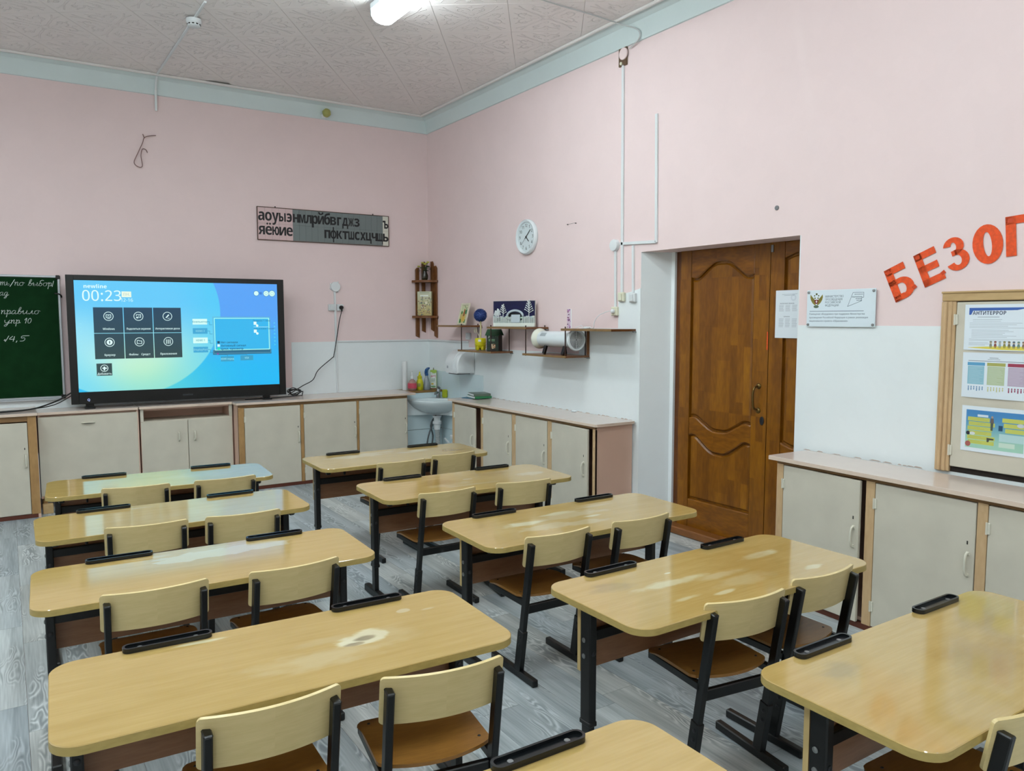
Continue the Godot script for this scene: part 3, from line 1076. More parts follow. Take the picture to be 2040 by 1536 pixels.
func _front_cabinets() -> void:
	# leftmost cabinet, under the chalkboard
	var a := thing("base_cabinet", "beige cabinet with tan wooden frame at the left end, below the green chalkboard", "cabinet", Vector3(-5.15, 0, 0.51))
	var w := 5.15 - 3.664
	obj("body", carcass(w, 0.80, 0.50), M.carcass, a)
	for x in [[0.0, 0.05], [0.70, 0.76], [w - 0.060, w]]:
		obj("stile", spanm(Vector3(x[0], 0.03, -0.02), Vector3(x[1], 0.80, 0.0), 0.002), M.frame_wood, a)
	for x in [[0.05, 0.70], [0.76, w - 0.06]]:
		obj("top_rail", spanm(Vector3(x[0], 0.757, -0.02), Vector3(x[1], 0.80, -0.0005), 0.002), M.rail_wood, a)
	obj("plinth", spanm(Vector3(0, 0, -0.02), Vector3(w, 0.03, -0.002), 0.002), M.plinth, a)
	add_door(a, 0.055, 0.696, 0.034, 0.748, 0.64, 0.45, 0.10)
	add_door(a, 0.765, w - 0.063, 0.034, 0.748, w - 0.082, 0.452, 0.10, -1.0, true)
	worktop("pale worktop slab at the far left, below the green chalkboard", Vector3(-5.17, 0.801, 0.004), Vector3(-3.655, 0.822, 0.53))
	# low cabinet with one wide flap
	var b := thing("base_cabinet", "beige cabinet with one wide flap door and a short pull, left half under the screen", "cabinet", Vector3(-3.650, 0, 0.30))
	w = 0.732
	obj("body", carcass(w, 0.778, 0.29, 0.10), M.carcass, b)
	for x in [0.012, w - 0.042]:
		for z in [-0.03, -0.26]:
			obj("leg", spanm(Vector3(x, 0, z - 0.03), Vector3(x + 0.03, 0.10, z), 0.002), M.frame_wood, b)
	var flap := obj("door", spanm(Vector3(0.0, 0.118, -0.014), Vector3(w - 0.008, 0.760, 0.003), 0.003), M.door_beige, b)
	var s := mb()
	var arc := PackedVector2Array([Vector2(-0.05, 0.006), Vector2(0.05, 0.006), Vector2(0.05, 0.0), Vector2(0.025, -0.008), Vector2(-0.025, -0.008), Vector2(-0.05, 0.0)])
	prism(s, arc, 0.018, Transform3D.IDENTITY, 0.004)
	obj("handle", s.commit(), M.handle, flap, Vector3(0.353, 0.692, 0.003))
	worktop("beige worktop board over the flap-door cabinet, left half under the screen", Vector3(-3.655, 0.779, 0.004), Vector3(-2.921, 0.800, 0.322))
	# two-door cabinet with an open niche on top
	var c := thing("base_cabinet", "beige two-door cabinet with an open shelf above, right half under the screen", "cabinet", Vector3(-2.905, 0, 0.30))
	w = 0.757
	obj("body", carcass(w, 0.778, 0.29, 0.0), M.carcass, c)
	for x in [[0.0, 0.026], [w - 0.026, w]]:
		obj("stile", spanm(Vector3(x[0], 0.665, -0.02), Vector3(x[1], 0.778, 0.001), 0.002), M.door_beige, c)
	obj("shelf_board", spanm(Vector3(0.018, 0.653, -0.28), Vector3(w - 0.018, 0.671, -0.002), 0.002), M.door_beige, c)
	obj("plinth", spanm(Vector3(0.0, 0, -0.05), Vector3(w, 0.05, -0.03)), M.carcass, c)
	add_door(c, 0.002, 0.376, 0.055, 0.664, 0.302, 0.522, 0.075, -1.0, false)
	add_door(c, 0.380, w - 0.002, 0.055, 0.664, 0.432, 0.520, 0.075, -1.0, false)
	worktop("beige worktop board over the open-shelf cabinet, right half under the screen", Vector3(-2.914, 0.779, 0.004), Vector3(-2.142, 0.800, 0.322))
	# three-door run to the sink
	var d := thing("base_cabinet", "beige three-door cabinet with tan wooden frame between screen and sink", "cabinet", Vector3(-2.135, 0, 0.455))
	w = 2.135 - 0.483
	obj("body", carcass(w, 0.778, 0.45), M.carcass, d)
	for x in [[0.0, 0.052], [0.562, 0.592], [1.115, 1.137], [w - 0.003, w]]:
		obj("stile", spanm(Vector3(x[0], 0.03, -0.02), Vector3(x[1], 0.752, 0.0), 0.0015), M.frame_wood, d)
	obj("top_rail", spanm(Vector3(0, 0.752, -0.02), Vector3(w, 0.779, 0.0), 0.002), M.rail_wood, d)
	obj("plinth", spanm(Vector3(0.0, 0, -0.02), Vector3(w, 0.03, -0.001), 0.002), M.plinth, d)
	add_door(d, 0.055, 0.559, 0.032, 0.748, 0.541, 0.452, 0.10, 0.058)
	add_door(d, 0.595, 1.112, 0.032, 0.750, 1.094, 0.454, 0.10, 0.599)
	add_door(d, 1.140, w - 0.004, 0.032, 0.750, w - 0.020, 0.452, 0.10, 1.144)
	worktop("beige worktop along the front wall between the screen and the sink", Vector3(-2.155, 0.780, 0.004), Vector3(-0.398, 0.800, 0.478))
	var blk := thing("wooden_block", "small pale wooden block on the floor below the flap-door cabinet's left corner", "block", Vector3(-3.612, 0, 0.395))
	obj("block", box(Vector3(0.072, 0.075, 0.06), 0.004, Vector3(0, 0.0375, 0)), M.pale_frame_u, blk)
	# folded sheets stuck upright in the dark gap
	s = mb()
	for k in 3:
		bx(s, Vector3(-3.658 - k * 0.0015, 0.30, 0.335 + k * 0.006), Vector3(0.0010, 0.36, 0.07), 0.0, Transform3D(Basis.IDENTITY, Vector3.ZERO))
	top("folded_papers", s.commit(), M.paper, "white folded papers stuck upright in the dark gap left of the flap-door cabinet", "papers")

func _right_cabinets() -> void:
	# run beside the sink, fronts facing the desks
	var a := thing("base_cabinet", "beige four-door cabinet with tan wooden frame between the sink and the wooden door", "cabinet", Vector3(-0.36, 0, 1.165), -90)
	var o := 1.165
	var w := 3.268 - o
	obj("body", carcass(w, 0.776, 0.35), M.carcass, a)
	for x in [[0.0, 0.044], [1.684 - o, 1.722 - o], [2.186 - o, 2.240 - o], [2.690 - o, 2.742 - o], [3.238 - o, w]]:
		obj("stile", spanm(Vector3(x[0], 0.03, -0.02), Vector3(x[1], 0.756, 0.0), 0.0015), M.pale_frame, a)
	obj("top_rail", spanm(Vector3(0, 0.756, -0.02), Vector3(w, 0.777, 0.001), 0.002), M.rail_wood, a)
	obj("plinth", spanm(Vector3(0.0, 0, -0.02), Vector3(w, 0.03, -0.001), 0.002), M.plinth, a)
	add_door(a, 0.047, 1.648 - o, 0.034, 0.752, 1.605 - o, 0.462, 0.10, 0.050, false, 5.0)
	add_door(a, 1.725 - o, 2.180 - o, 0.034, 0.752, 2.140 - o, 0.470, 0.10, 1.729 - o)
	add_door(a, 2.244 - o, 2.684 - o, 0.034, 0.752, 2.650 - o, 0.465, 0.10, 2.248 - o)
	add_door(a, 2.746 - o, 3.212 - o, 0.034, 0.752, 3.172 - o, 0.460, 0.10, 2.750 - o, true, 3.0)
	worktop("glossy beige worktop with books on it, between the sink and the wooden door", Vector3(-0.06, 0.777, -0.352), Vector3(w + 0.035, 0.797, 0.022), Vector3(-0.36, 0, o), -90, 0.02)
	# run right of the door
	o = 4.79
	var yaw := -90.0 - 2.2
	var at := Vector3(-0.322, 0, o)
	a = thing("base_cabinet", "beige cabinet with pale wooden frame and wide doors right of the wooden door", "cabinet", at, yaw)
	w = 2.3
	obj("body", carcass(w, 0.768, 0.29), M.carcass, a)
	for x in [[0.0, 0.042], [0.540, 0.588], [1.071, 1.115], [1.62, 1.67], [w - 0.04, w]]:
		obj("stile", spanm(Vector3(x[0], 0.03, -0.02), Vector3(x[1], 0.750, 0.0), 0.0015), M.pale_frame, a)
	obj("top_rail", spanm(Vector3(0, 0.750, -0.02), Vector3(w, 0.769, 0.001), 0.002), M.rail_wood, a)
	obj("plinth", spanm(Vector3(0.0, 0, -0.02), Vector3(w, 0.03, -0.001), 0.002), M.plinth, a)
	add_door(a, 0.045, 0.520, 0.034, 0.746, 0.492, 0.462, 0.10, 0.048, true, 2.0)
	add_door(a, 0.591, 1.067, 0.034, 0.746, 1.040, 0.470, 0.10, 0.594)
	add_door(a, 1.118, 1.616, 0.034, 0.746, 1.590, 0.465, 0.10, 1.121)
	add_door(a, 1.673, w - 0.043, 0.034, 0.746, 2.23, 0.465, 0.10, 1.676)
	worktop("glossy pale worktop right of the wooden door, below the posters", Vector3(-0.045, 0.769, -0.300), Vector3(w, 0.790, 0.026), at, yaw, 0.012)

# shallow cupboard in the right wall whose door carries posters
func _wall_cabinet() -> void:
	var chips := mb()
	var cr := RandomNumberGenerator.new()
	cr.seed = 31
	for run in [[1.32, 3.24, 0.797], [4.72, 5.46, 0.789]]:
		var z: float = run[0]
		while z < run[1]:
			var l := cr.randf_range(0.02, 0.07)
			var hh := cr.randf_range(0.002, 0.006)
			prism(chips, PackedVector2Array([Vector2(z, run[2] - 0.002), Vector2(z + l, run[2] - 0.002), Vector2(z + l * 0.8, run[2] + hh * 0.7), Vector2(z + l * 0.3, run[2] + hh)]), 0.0038, Transform3D(Basis(Vector3(0, 0, 1), Vector3.UP, Vector3(-1, 0, 0)), Vector3.ZERO))
			z += l * cr.randf_range(0.8, 2.4)
	obj("peeling_paint", chips.commit(), mat(Color(0.76, 0.69, 0.65), 0.8), get_node("wall_right"))
	var o := thing("wall_cupboard", "built-in wall cupboard with fluted tan frame and beige door carrying posters", "cupboard", Vector3(0, 0, 5.484), -90)
	var s := mb()
	span(s, Vector3(0, 0.797, 0), Vector3(0.070, 1.622, 0.020), 0.003)
	for x in [0.012, 0.036]:
		span(s, Vector3(x, 0.797, 0.018), Vector3(x + 0.018, 1.622, 0.027), 0.004)
	obj("stile", s.commit(), M.pale_frame, o)
	obj("stile", spanm(Vector3(0.80, 0.797, 0), Vector3(0.87, 1.622, 0.024), 0.003), M.pale_frame, o)
	s = mb()
	span(s, Vector3(0.004, 1.623, 0), Vector3(0.87, 1.668, 0.026), 0.004)
	span(s, Vector3(0.002, 1.660, 0), Vector3(0.875, 1.670, 0.032), 0.003)
	obj("head_rail", s.commit(), M.pale_frame_u, o)
	obj("recess", spanm(Vector3(0.068, 0.797, 0.0), Vector3(0.802, 1.625, 0.004)), M.dark_inside, o)
	var d := obj("door", spanm(Vector3(0.074, 0.826, 0.006), Vector3(0.797, 1.618, 0.022), 0.003), M.door_beige, o)
	for y in [1.535, 0.905]:
		obj("hinge", hinge_mesh(), M.handle, d, Vector3(0.076, y, 0.022))
	_posters()

func grey_lines(im: Image, x0: float, x1: float, y0: float, n: int, step: float, col: Color, sd: int, w := 2.0) -> void:
	var r := RandomNumberGenerator.new()
	r.seed = sd
	for i in n:
		stroke(im, [Vector2(x0, y0 + i * step), Vector2(lerpf(x0, x1, r.randf_range(0.55, 1.0)), y0 + i * step)], w, col)

func _posters() -> void:
	var rb := Basis(Vector3(0, 0, 1), Vector3(0, 1, 0), Vector3(-1, 0, 0))
	var grey := Color(0.42, 0.45, 0.50, 0.75)
	# 1: sheet headed АНТИТЕРРОР
	var im := image(560, 384, Color(0.86, 0.90, 0.93))
	fill_poly(im, PackedVector2Array([Vector2(36, 28), Vector2(540, 28), Vector2(430, 50), Vector2(70, 52), Vector2(54, 86), Vector2(36, 86)]), Color(0.20, 0.36, 0.66))
	write(im, "АНТИТЕРРОР", Vector2(66, 72), 44, Color(0.22, 0.26, 0.36), bold, 1.0)
	stroke(im, [Vector2(110, 106), Vector2(290, 106)], 4.0, grey)
	grey_lines(im, 70, 420, 126, 2, 14, grey, 1)
	grey_lines(im, 44, 540, 156, 4, 13, grey, 2)
	grey_lines(im, 64, 460, 214, 6, 12, grey, 3)
	grey_lines(im, 44, 540, 290, 2, 12, grey, 4)
	grey_lines(im, 44, 250, 320, 3, 10, grey, 5)
	var yl := PackedVector2Array()
	for i in 20:
		yl.append(Vector2(40 + i * 27.3, 362 - 16 * sin(i / 19.0 * 2.2)))
	yl.append(Vector2(559, 378)); yl.append(Vector2(300, 376)); yl.append(Vector2(40, 364))
	fill_poly(im, yl, Color(0.86, 0.80, 0.32))
	var cols := [Color(0.50, 0.52, 0.46), Color(0.50, 0.26, 0.26), Color(0.58, 0.66, 0.70), Color(0.52, 0.52, 0.28), Color(0.44, 0.42, 0.30), Color(0.32, 0.38, 0.46), Color(0.40, 0.52, 0.48), Color(0.5, 0.4, 0.36), Color(0.36, 0.42, 0.52)]
	for i in 9:
		var x := 232.0 + i * 37
		fill_disc(im, Vector2(x, 318), 10, Color(0.74, 0.66, 0.56))
		fill_disc(im, Vector2(x, 311), 11, cols[i], 7)
		fill_poly(im, PackedVector2Array([Vector2(x - 8, 327), Vector2(x + 8, 327), Vector2(x + 12, 348), Vector2(x - 12, 348)]), cols[i])
		stroke(im, [Vector2(x - 5, 348), Vector2(x - 5, 360)], 5.0, cols[i].darkened(0.25))
		stroke(im, [Vector2(x + 5, 348), Vector2(x + 5, 360)], 5.0, cols[i].darkened(0.25))
	top("poster", sheet(0.296, 0.213, 0.0006, 0.004), print_mat(im), "white poster headed in blue with small figures, topmost on the cupboard door", "poster", Vector3(-0.0235, 1.499, 5.747), rb, "")
	# 2: three coloured columns
	im = image(560, 420, Color(0.86, 0.90, 0.93))
	stroke(im, [Vector2(230, 46), Vector2(300, 46)], 5.0, grey)
	stroke(im, [Vector2(215, 60), Vector2(315, 60)], 4.0, grey)
	stroke(im, [Vector2(50, 76), Vector2(510, 76)], 6.0, grey)
	for k in 3:
		var x := 44 + k * 168
		var c: Color = [Color(0.36, 0.62, 0.78), Color(0.66, 0.66, 0.36), Color(0.62, 0.22, 0.32)][k]
		im.fill_rect(Rect2i(x, 90, 150, 30), c)
		im.fill_rect(Rect2i(x + 4, 124, 142, 170), [Color(0.56, 0.74, 0.80), Color(0.70, 0.76, 0.62), Color(0.72, 0.66, 0.74)][k])
		grey_lines(im, x + 16, x + 138, 140, 12, 12.5, Color(0.86, 0.9, 0.92, 0.6), 20 + k)
		for i in 6:
			var q := x + 10.0 + i * 24
			fill_disc(im, Vector2(q + 6, 318), 6, [Color(0.40, 0.55, 0.70), Color(0.76, 0.76, 0.55), Color(0.56, 0.22, 0.34)][k])
			stroke(im, [Vector2(q + 6, 326), Vector2(q + 6, 352 - (i % 3) * 5)], 9.0, [Color(0.40, 0.55, 0.70), Color(0.76, 0.76, 0.55), Color(0.56, 0.22, 0.34)][k])
	top("poster", sheet(0.296, 0.212, 0.0006, 0.005), print_mat(im), "white poster with blue, yellow and red columns, in the middle of the cupboard door", "poster", Vector3(-0.0235, 1.275, 5.747), rb, "")
	# 3: blue and green picture with yellow text blocks
	im = image(560, 400, Color(0.86, 0.90, 0.93))
	for y in range(34, 366):
		var f := (y - 34) / 332.0
		im.fill_rect(Rect2i(40, y, 490, 1), Color(0.26, 0.52, 0.74).lerp(Color(0.62, 0.80, 0.72), smoothstep(0.05, 0.9, f)))
	for i in 6:
		im.fill_rect(Rect2i(56 + (i % 2) * 8, 96 + i * 40, 190 + (i * 37) % 50, 34), Color(0.76, 0.78, 0.38))
		grey_lines(im, 66, 230, 106 + i * 40, 2, 12, Color(0.5, 0.52, 0.3, 0.6), 40 + i)
	for i in 3:
		im.fill_rect(Rect2i(350 + i * 14, 84 + i * 44, 180 - i * 14, 36), Color(0.76, 0.78, 0.38))
	im.fill_rect(Rect2i(140, 70, 92, 20), Color(0.82, 0.88, 0.92))
	im.fill_rect(Rect2i(330, 220, 200, 66), Color(0.70, 0.83, 0.83))
	im.fill_rect(Rect2i(330, 296, 130, 40), Color(0.78, 0.86, 0.80))
	fill_disc(im, Vector2(266, 84), 9, Color(0.72, 0.60, 0.50))
	fill_poly(im, PackedVector2Array([Vector2(254, 94), Vector2(278, 94), Vector2(282, 136), Vector2(250, 136)]), Color(0.40, 0.36, 0.34))
	fill_poly(im, PackedVector2Array([Vector2(254, 136), Vector2(278, 136), Vector2(274, 200), Vector2(256, 200)]), Color(0.28, 0.34, 0.32))
	im.fill_rect(Rect2i(322, 150, 34, 46), Color(0.10, 0.28, 0.40))
	fill_disc(im, Vector2(62, 240), 17, Color(0.12, 0.12, 0.18))
	fill_disc(im, Vector2(100, 240), 24, Color(0.84, 0.86, 0.86), 14)
	fill_poly(im, PackedVector2Array([Vector2(226, 266), Vector2(286, 270), Vector2(284, 282), Vector2(250, 284), Vector2(242, 304), Vector2(228, 302)]), Color(0.25, 0.27, 0.25))
	fill_disc(im, Vector2(64, 334), 24, Color(0.66, 0.36, 0.34))
	fill_disc(im, Vector2(500, 136), 30, Color(0.78, 0.80, 0.84), 16)
	top("poster", sheet(0.290, 0.216, 0.0006, 0.003), print_mat(im), "blue and green poster with yellow text blocks, lowest on the wall cupboard door", "poster", Vector3(-0.0235, 1.021, 5.752), rb, "")

# ------------------------------------------------------------------ pupils' desks
func desk_image(k: int, patches: Array) -> ImageTexture:
	var w := 560
	var h := 234
	var n1 := noise(1.0, 3, 100 + k)
	var n2 := noise(1.0, 2, 200 + k)
	var n3 := noise(1.0, 4, 300 + k)
	var im := Image.create(w, h, false, Image.FORMAT_RGB8)
	var a := Color(0.675, 0.565, 0.325)
	var b := Color(0.735, 0.63, 0.40)
	for y in h:
		for x in w:
			var u := x / 560.0 * 1.2
			var v := y / 234.0 * 0.5
			var g := 0.5 + 0.35 * n1.get_noise_2d(u * 1.4, v * 22.0) + 0.25 * n2.get_noise_2d(u * 6.0, v * 90.0) + 0.25 * n3.get_noise_2d(u * 2.2 + 7.0, v * 3.0)
			im.set_pixel(x, y, a.lerp(b, clampf(g, 0.0, 1.0)))
	for q in patches:   # [x, z, rx, rz, strength, softness, kind]  (desk metres from its middle, z towards the pupils)
		var kind: int = q[6]
		var c: Color = [Color(0.76, 0.70, 0.55), Color(0.82, 0.80, 0.68), Color(0.46, 0.42, 0.33), Color(0.60, 0.475, 0.235)][kind]
		var x0 := int((q[0] - q[2] * 1.6 + 0.6) / 1.2 * w)
		var x1 := int((q[0] + q[2] * 1.6 + 0.6) / 1.2 * w)
		var y0 := int((q[1] - q[3] * 1.6 + 0.25) / 0.5 * h)
		var y1 := int((q[1] + q[3] * 1.6 + 0.25) / 0.5 * h)
		for y in range(maxi(0, y0), mini(h, y1)):
			for x in range(maxi(0, x0), mini(w, x1)):
				var u := x / 560.0 * 1.2 - 0.6
				var v := y / 234.0 * 0.5 - 0.25
				var d := Vector2((u - q[0]) / q[2], (v - q[1]) / q[3]).length() + 0.45 * n3.get_noise_2d(u * 7.0 + q[0] * 50.0, v * 14.0)
				var f: float = q[4] * (1.0 - smoothstep(1.0 - q[5], 1.0 + q[5] * 0.2 + 0.02, d))
				if f > 0.0:
					im.set_pixel(x, y, im.get_pixel(x, y).lerp(c, f))
	return tex(im)

var desk_parts := {}

func make_desk(label: String, at: Vector3, yaw: float, h: float, k: int, patches: Array) -> void:
	var o := thing("school_desk", label, "desk", at, yaw, "two-seat school desks")
	var m := mat(Color.WHITE, 0.085, 0.0, desk_image(k, patches))
	m.metallic_specular = 0.75
	if desk_parts.is_empty():
		var s := mb()
		# top: the laminate face and, below it, the band round the edge
		var poly := rrect(1.2, 0.5, 0.07, 7)
		var xf := Transform3D(Basis(Vector3.RIGHT, Vector3(0, 0, -1), Vector3.UP), Vector3(0, -0.003, 0))
		prism(s, poly, 0.003, xf, 0.002, false, true)
		desk_parts.face = s.commit()
		s = mb()
		prism(s, poly, 0.020, Transform3D(xf.basis, Vector3(0, -0.023, 0)), 0.0)
		desk_parts.band = s.commit()
		s = mb()
		prism(s, rrect(0.24, 0.042, 0.019, 6), 0.006, Transform3D(xf.basis, Vector3.ZERO), 0.001)
		var outer := rrect(0.24, 0.042, 0.019, 6)
		var inner := inset(outer, 0.0065)
		for i in outer.size():
			var j := (i + 1) % outer.size()
			var P := func(p: Vector2, y: float) -> Vector3: return Vector3(p.x, y, -p.y)
			var mid := (outer[i] + outer[j]) / 2
			var on := Vector3(mid.x, 0, -mid.y)
			quad(s, P.call(outer[i], 0.004), P.call(outer[j], 0.004), P.call(outer[j], 0.014), P.call(outer[i], 0.014), on)
			quad(s, P.call(inner[i], 0.004), P.call(inner[j], 0.004), P.call(inner[j], 0.014), P.call(inner[i], 0.014), -on)
			quad(s, P.call(outer[i], 0.014), P.call(outer[j], 0.014), P.call(inner[j], 0.014), P.call(inner[i], 0.014), Vector3.UP)
		desk_parts.tray = s.commit()
		s = mb()
		prism(s, disc(0.007, 10), 0.002, Transform3D(xf.basis, Vector3.ZERO))
		desk_parts.stud = s.commit()
		s = mb()
		lathe(s, [Vector2(0.0085, 0), Vector2(0.0085, 0.002), Vector2(0.005, 0.004), Vector2(0, 0.0045)], 12)
		desk_parts.bolt = s.commit()
		s = mb()
		bx(s, Vector3(0, 0.02, 0), Vector3(0.034, 0.04, 0.40), 0.004)
		desk_parts.foot = s.commit()
		desk_parts.rail = box(Vector3(1.07, 0.038, 0.022), 0.003)
		s = mb()
		bx(s, Vector3(0, -0.008, 0), Vector3(0.07, 0.014, 0.055), 0.003)
		bx(s, Vector3(0.02, -0.024, 0.008), Vector3(0.03, 0.03, 0.03), 0.006)
		desk_parts.hook = s.commit()
		desk_parts.tab = box(Vector3(0.012, 0.06, 0.016), 0.003)
		s = mb()
		tube(s, smooth([Vector3(-0.03, 0, 0), Vector3(-0.035, -0.02, 0.004), Vector3(-0.01, -0.028, 0), Vector3(0.012, -0.02, -0.003), Vector3(0.0, -0.012, 0), Vector3(-0.016, -0.018, 0.003), Vector3(0.02, -0.026, 0), Vector3(0.035, 0, 0)], 4), 0.0022, 6)
		desk_parts.wire = s.commit()
	var u := h - 0.0235
	var tp := obj("tabletop", desk_parts.face, m, o, Vector3(0, h, 0))
	obj("edge_band", desk_parts.band, M.edge, tp, Vector3.ZERO)
	for x in [-0.30, 0.305]:
		var t := obj("pen_tray", desk_parts.tray, M.tray, o, Vector3(x, h + 0.0005, -0.236))
		for q in [-0.075, 0.075]:
			obj("stud", desk_parts.stud, M.bolt, t, Vector3(q, 0.006, 0))
	for sx in [-1.0, 1.0]:
		var x: float = sx * 0.545
		var upper := spanm(Vector3(-0.0155, 0.175, -0.026), Vector3(0.0155, u, 0.026), 0.004)
		var leg := obj("leg", upper, M.black, o, Vector3(x, 0, -0.064))
		obj("lower_tube", spanm(Vector3(-0.0125, 0.038, -0.021), Vector3(0.0125, 0.18, 0.021), 0.003), M.black, leg)
		obj("collar", spanm(Vector3(-0.017, 0.170, -0.028), Vector3(0.017, 0.188, 0.028), 0.003), M.black, leg)
		for y in [h - 0.20, h - 0.145]:
			obj("bolt", desk_parts.bolt, M.bolt, leg, Vector3(sx * 0.0155, y, -0.006), Basis(Vector3(0, 0, 1), sx * PI / -2))
		obj("bolt", desk_parts.bolt, M.bolt_dark, leg, Vector3(0.0, h - 0.185, 0.026), Basis(Vector3(1, 0, 0), PI / 2))
		obj("foot", desk_parts.foot, M.black, o, Vector3(x, 0, 0.005))
		obj("bag_hook", desk_parts.hook, M.black_plastic, o, Vector3(sx * 0.505, u, 0.115), Basis(Vector3.UP, 0.0 if sx > 0 else PI))
		obj("peg", desk_parts.tab, M.black_plastic, o, Vector3(sx * 0.40, u - 0.03, 0.06))
	obj("wire_hook", desk_parts.wire, M.black_plastic, o, Vector3(-0.455, u, 0.09))
	obj("rail", desk_parts.rail, M.black, o, Vector3(0, h - 0.140, -0.078))
	var pn := obj("modesty_panel", spanm(Vector3(-0.556, h - 0.262, -0.108), Vector3(0.556, u, -0.0925), 0.001), M.modesty, o)
	for sx in [-1.0, 1.0]:
		obj("edge_band", spanm(Vector3(sx * 0.5555, h - 0.262, -0.1085), Vector3(sx * 0.5575, u, -0.092)), M.modesty_edge, pn)

func _desks() -> void:
	# x, z, yaw, height of the top, label, worn patches
	var L := [
		[-3.090, 2.561, -3.37, 0.595, "glossy light-wood school desk directly in front of the screen, farthest desk of its row", [[0.2, -0.02, 0.25, 0.1, 0.25, 0.7, 0]]],
		[-3.169, 3.474, -0.42, 0.597, "glossy light-wood school desk, second from the screen, mirroring pale cabinets on its right half", [[-0.2, -0.19, 0.12, 0.02, 0.6, 0.6, 0], [0.0, 0.05, 0.3, 0.1, 0.2, 0.8, 0]]],
		[-3.208, 4.395, -1.97, 0.595, "light-wood school desk with a large ragged worn patch, third from the screen", [[0.20, -0.135, 0.15, 0.055, 1.0, 0.12, 0], [-0.02, -0.125, 0.17, 0.055, 1.0, 0.12, 0], [0.10, -0.125, 0.12, 0.05, 1.0, 0.12, 0], [-0.10, -0.1, 0.10, 0.035, 1.0, 0.12, 0], [0.12, -0.19, 0.26, 0.035, 0.45, 0.4, 0], [-0.2, -0.19, 0.09, 0.015, 0.7, 0.5, 0], [0.32, -0.10, 0.02, 0.008, 0.8, 0.5, 0]]],
		[-3.194, 5.385, -2.45, 0.601, "light-wood school desk with a white scuffed spot near its right end, fourth from the screen", [[0.20, 0.02, 0.085, 0.045, 1.0, 0.25, 1], [0.23, -0.015, 0.06, 0.03, 0.9, 0.4, 1], [0.205, 0.02, 0.035, 0.018, 0.8, 0.5, 2], [0.16, 0.045, 0.035, 0.012, 0.8, 0.4, 2], [0.05, 0.09, 0.2, 0.07, 0.6, 0.7, 0], [0.28, 0.02, 0.1, 0.08, 0.4, 0.8, 0], [0.385, -0.125, 0.022, 0.014, 0.9, 0.2, 0], [0.46, -0.10, 0.03, 0.008, 0.7, 0.5, 0], [-0.22, -0.20, 0.07, 0.012, 0.8, 0.5, 1], [0.1, -0.02, 0.12, 0.03, 0.4, 0.8, 0]]],
		[-3.219, 6.431, -0.23, 0.601, "light-wood school desk cut off by the bottom edge, black pen tray at its far edge", [[0.1, 0.0, 0.2, 0.1, 0.2, 0.8, 0]]],
		[-1.623, 2.680, -0.93, 0.612, "worn light-wood school desk in front of the sink and three-door cabinet", [[-0.25, -0.11, 0.22, 0.07, 0.9, 0.3, 0], [-0.05, -0.16, 0.12, 0.03, 0.7, 0.5, 0], [0.14, -0.06, 0.14, 0.04, 0.7, 0.5, 0], [0.20, -0.10, 0.08, 0.02, 0.6, 0.6, 1], [0.40, 0.02, 0.1, 0.06, 0.5, 0.6, 3]]],
		[-1.633, 3.654, -1.57, 0.607, "light-wood school desk with small pale scuffs, beside the four-door cabinet", [[0.02, -0.03, 0.03, 0.012, 0.9, 0.15, 0], [0.42, 0.02, 0.09, 0.05, 0.9, 0.2, 0], [-0.12, 0.05, 0.16, 0.05, 0.5, 0.6, 0], [-0.16, -0.03, 0.12, 0.1, 0.5, 0.6, 3], [0.2, -0.1, 0.18, 0.08, 0.4, 0.7, 3], [-0.02, 0.11, 0.2, 0.02, 0.6, 0.5, 0]]],
		[-1.613, 4.640, -1.19, 0.602, "light-wood school desk with many pale worn streaks, in front of the wooden door", [[-0.27, -0.02, 0.13, 0.035, 0.95, 0.5, 1], [-0.02, -0.09, 0.12, 0.03, 0.85, 0.5, 1], [0.02, -0.04, 0.2, 0.05, 0.8, 0.5, 0], [-0.2, 0.07, 0.16, 0.05, 0.8, 0.3, 0], [-0.02, 0.10, 0.14, 0.04, 0.8, 0.3, 0], [0.08, 0.03, 0.05, 0.015, 0.8, 0.4, 1], [0.2, -0.12, 0.16, 0.02, 0.5, 0.6, 0], [-0.1, -0.02, 0.3, 0.12, 0.3, 0.8, 0]]],
		[-1.700, 5.599, 0.37, 0.611, "glossy light-wood school desk reaching towards the pale cabinet right of the door", [[0.32, -0.06, 0.13, 0.03, 0.75, 0.6, 1], [-0.22, -0.02, 0.18, 0.03, 0.7, 0.6, 1], [0.0, 0.02, 0.14, 0.03, 0.7, 0.6, 0], [0.04, 0.10, 0.16, 0.05, 0.5, 0.6, 0], [-0.12, 0.15, 0.05, 0.015, 0.7, 0.5, 1], [0.36, 0.15, 0.06, 0.02, 0.7, 0.4, 1], [-0.15, -0.1, 0.02, 0.008, 0.9, 0.4, 1], [-0.42, -0.1, 0.1, 0.05, 0.3, 0.6, 2], [0.2, -0.02, 0.2, 0.2, 0.35, 0.8, 3], [-0.28, 0.12, 0.07, 0.015, 0.6, 0.6, 1]]],
		[-1.597, 6.419, -0.10, 0.588, "glossy light-wood school desk at the bottom right corner of the picture", [[0.05, 0.05, 0.18, 0.15, 0.5, 0.8, 3], [-0.38, -0.12, 0.08, 0.05, 0.3, 0.7, 2], [0.35, 0.08, 0.12, 0.08, 0.35, 0.7, 1]]],
	]
	for k in L.size():
		var d: Array = L[k]
		make_desk(d[4], Vector3(d[0], 0, d[1]), d[2], d[3], k, d[5])

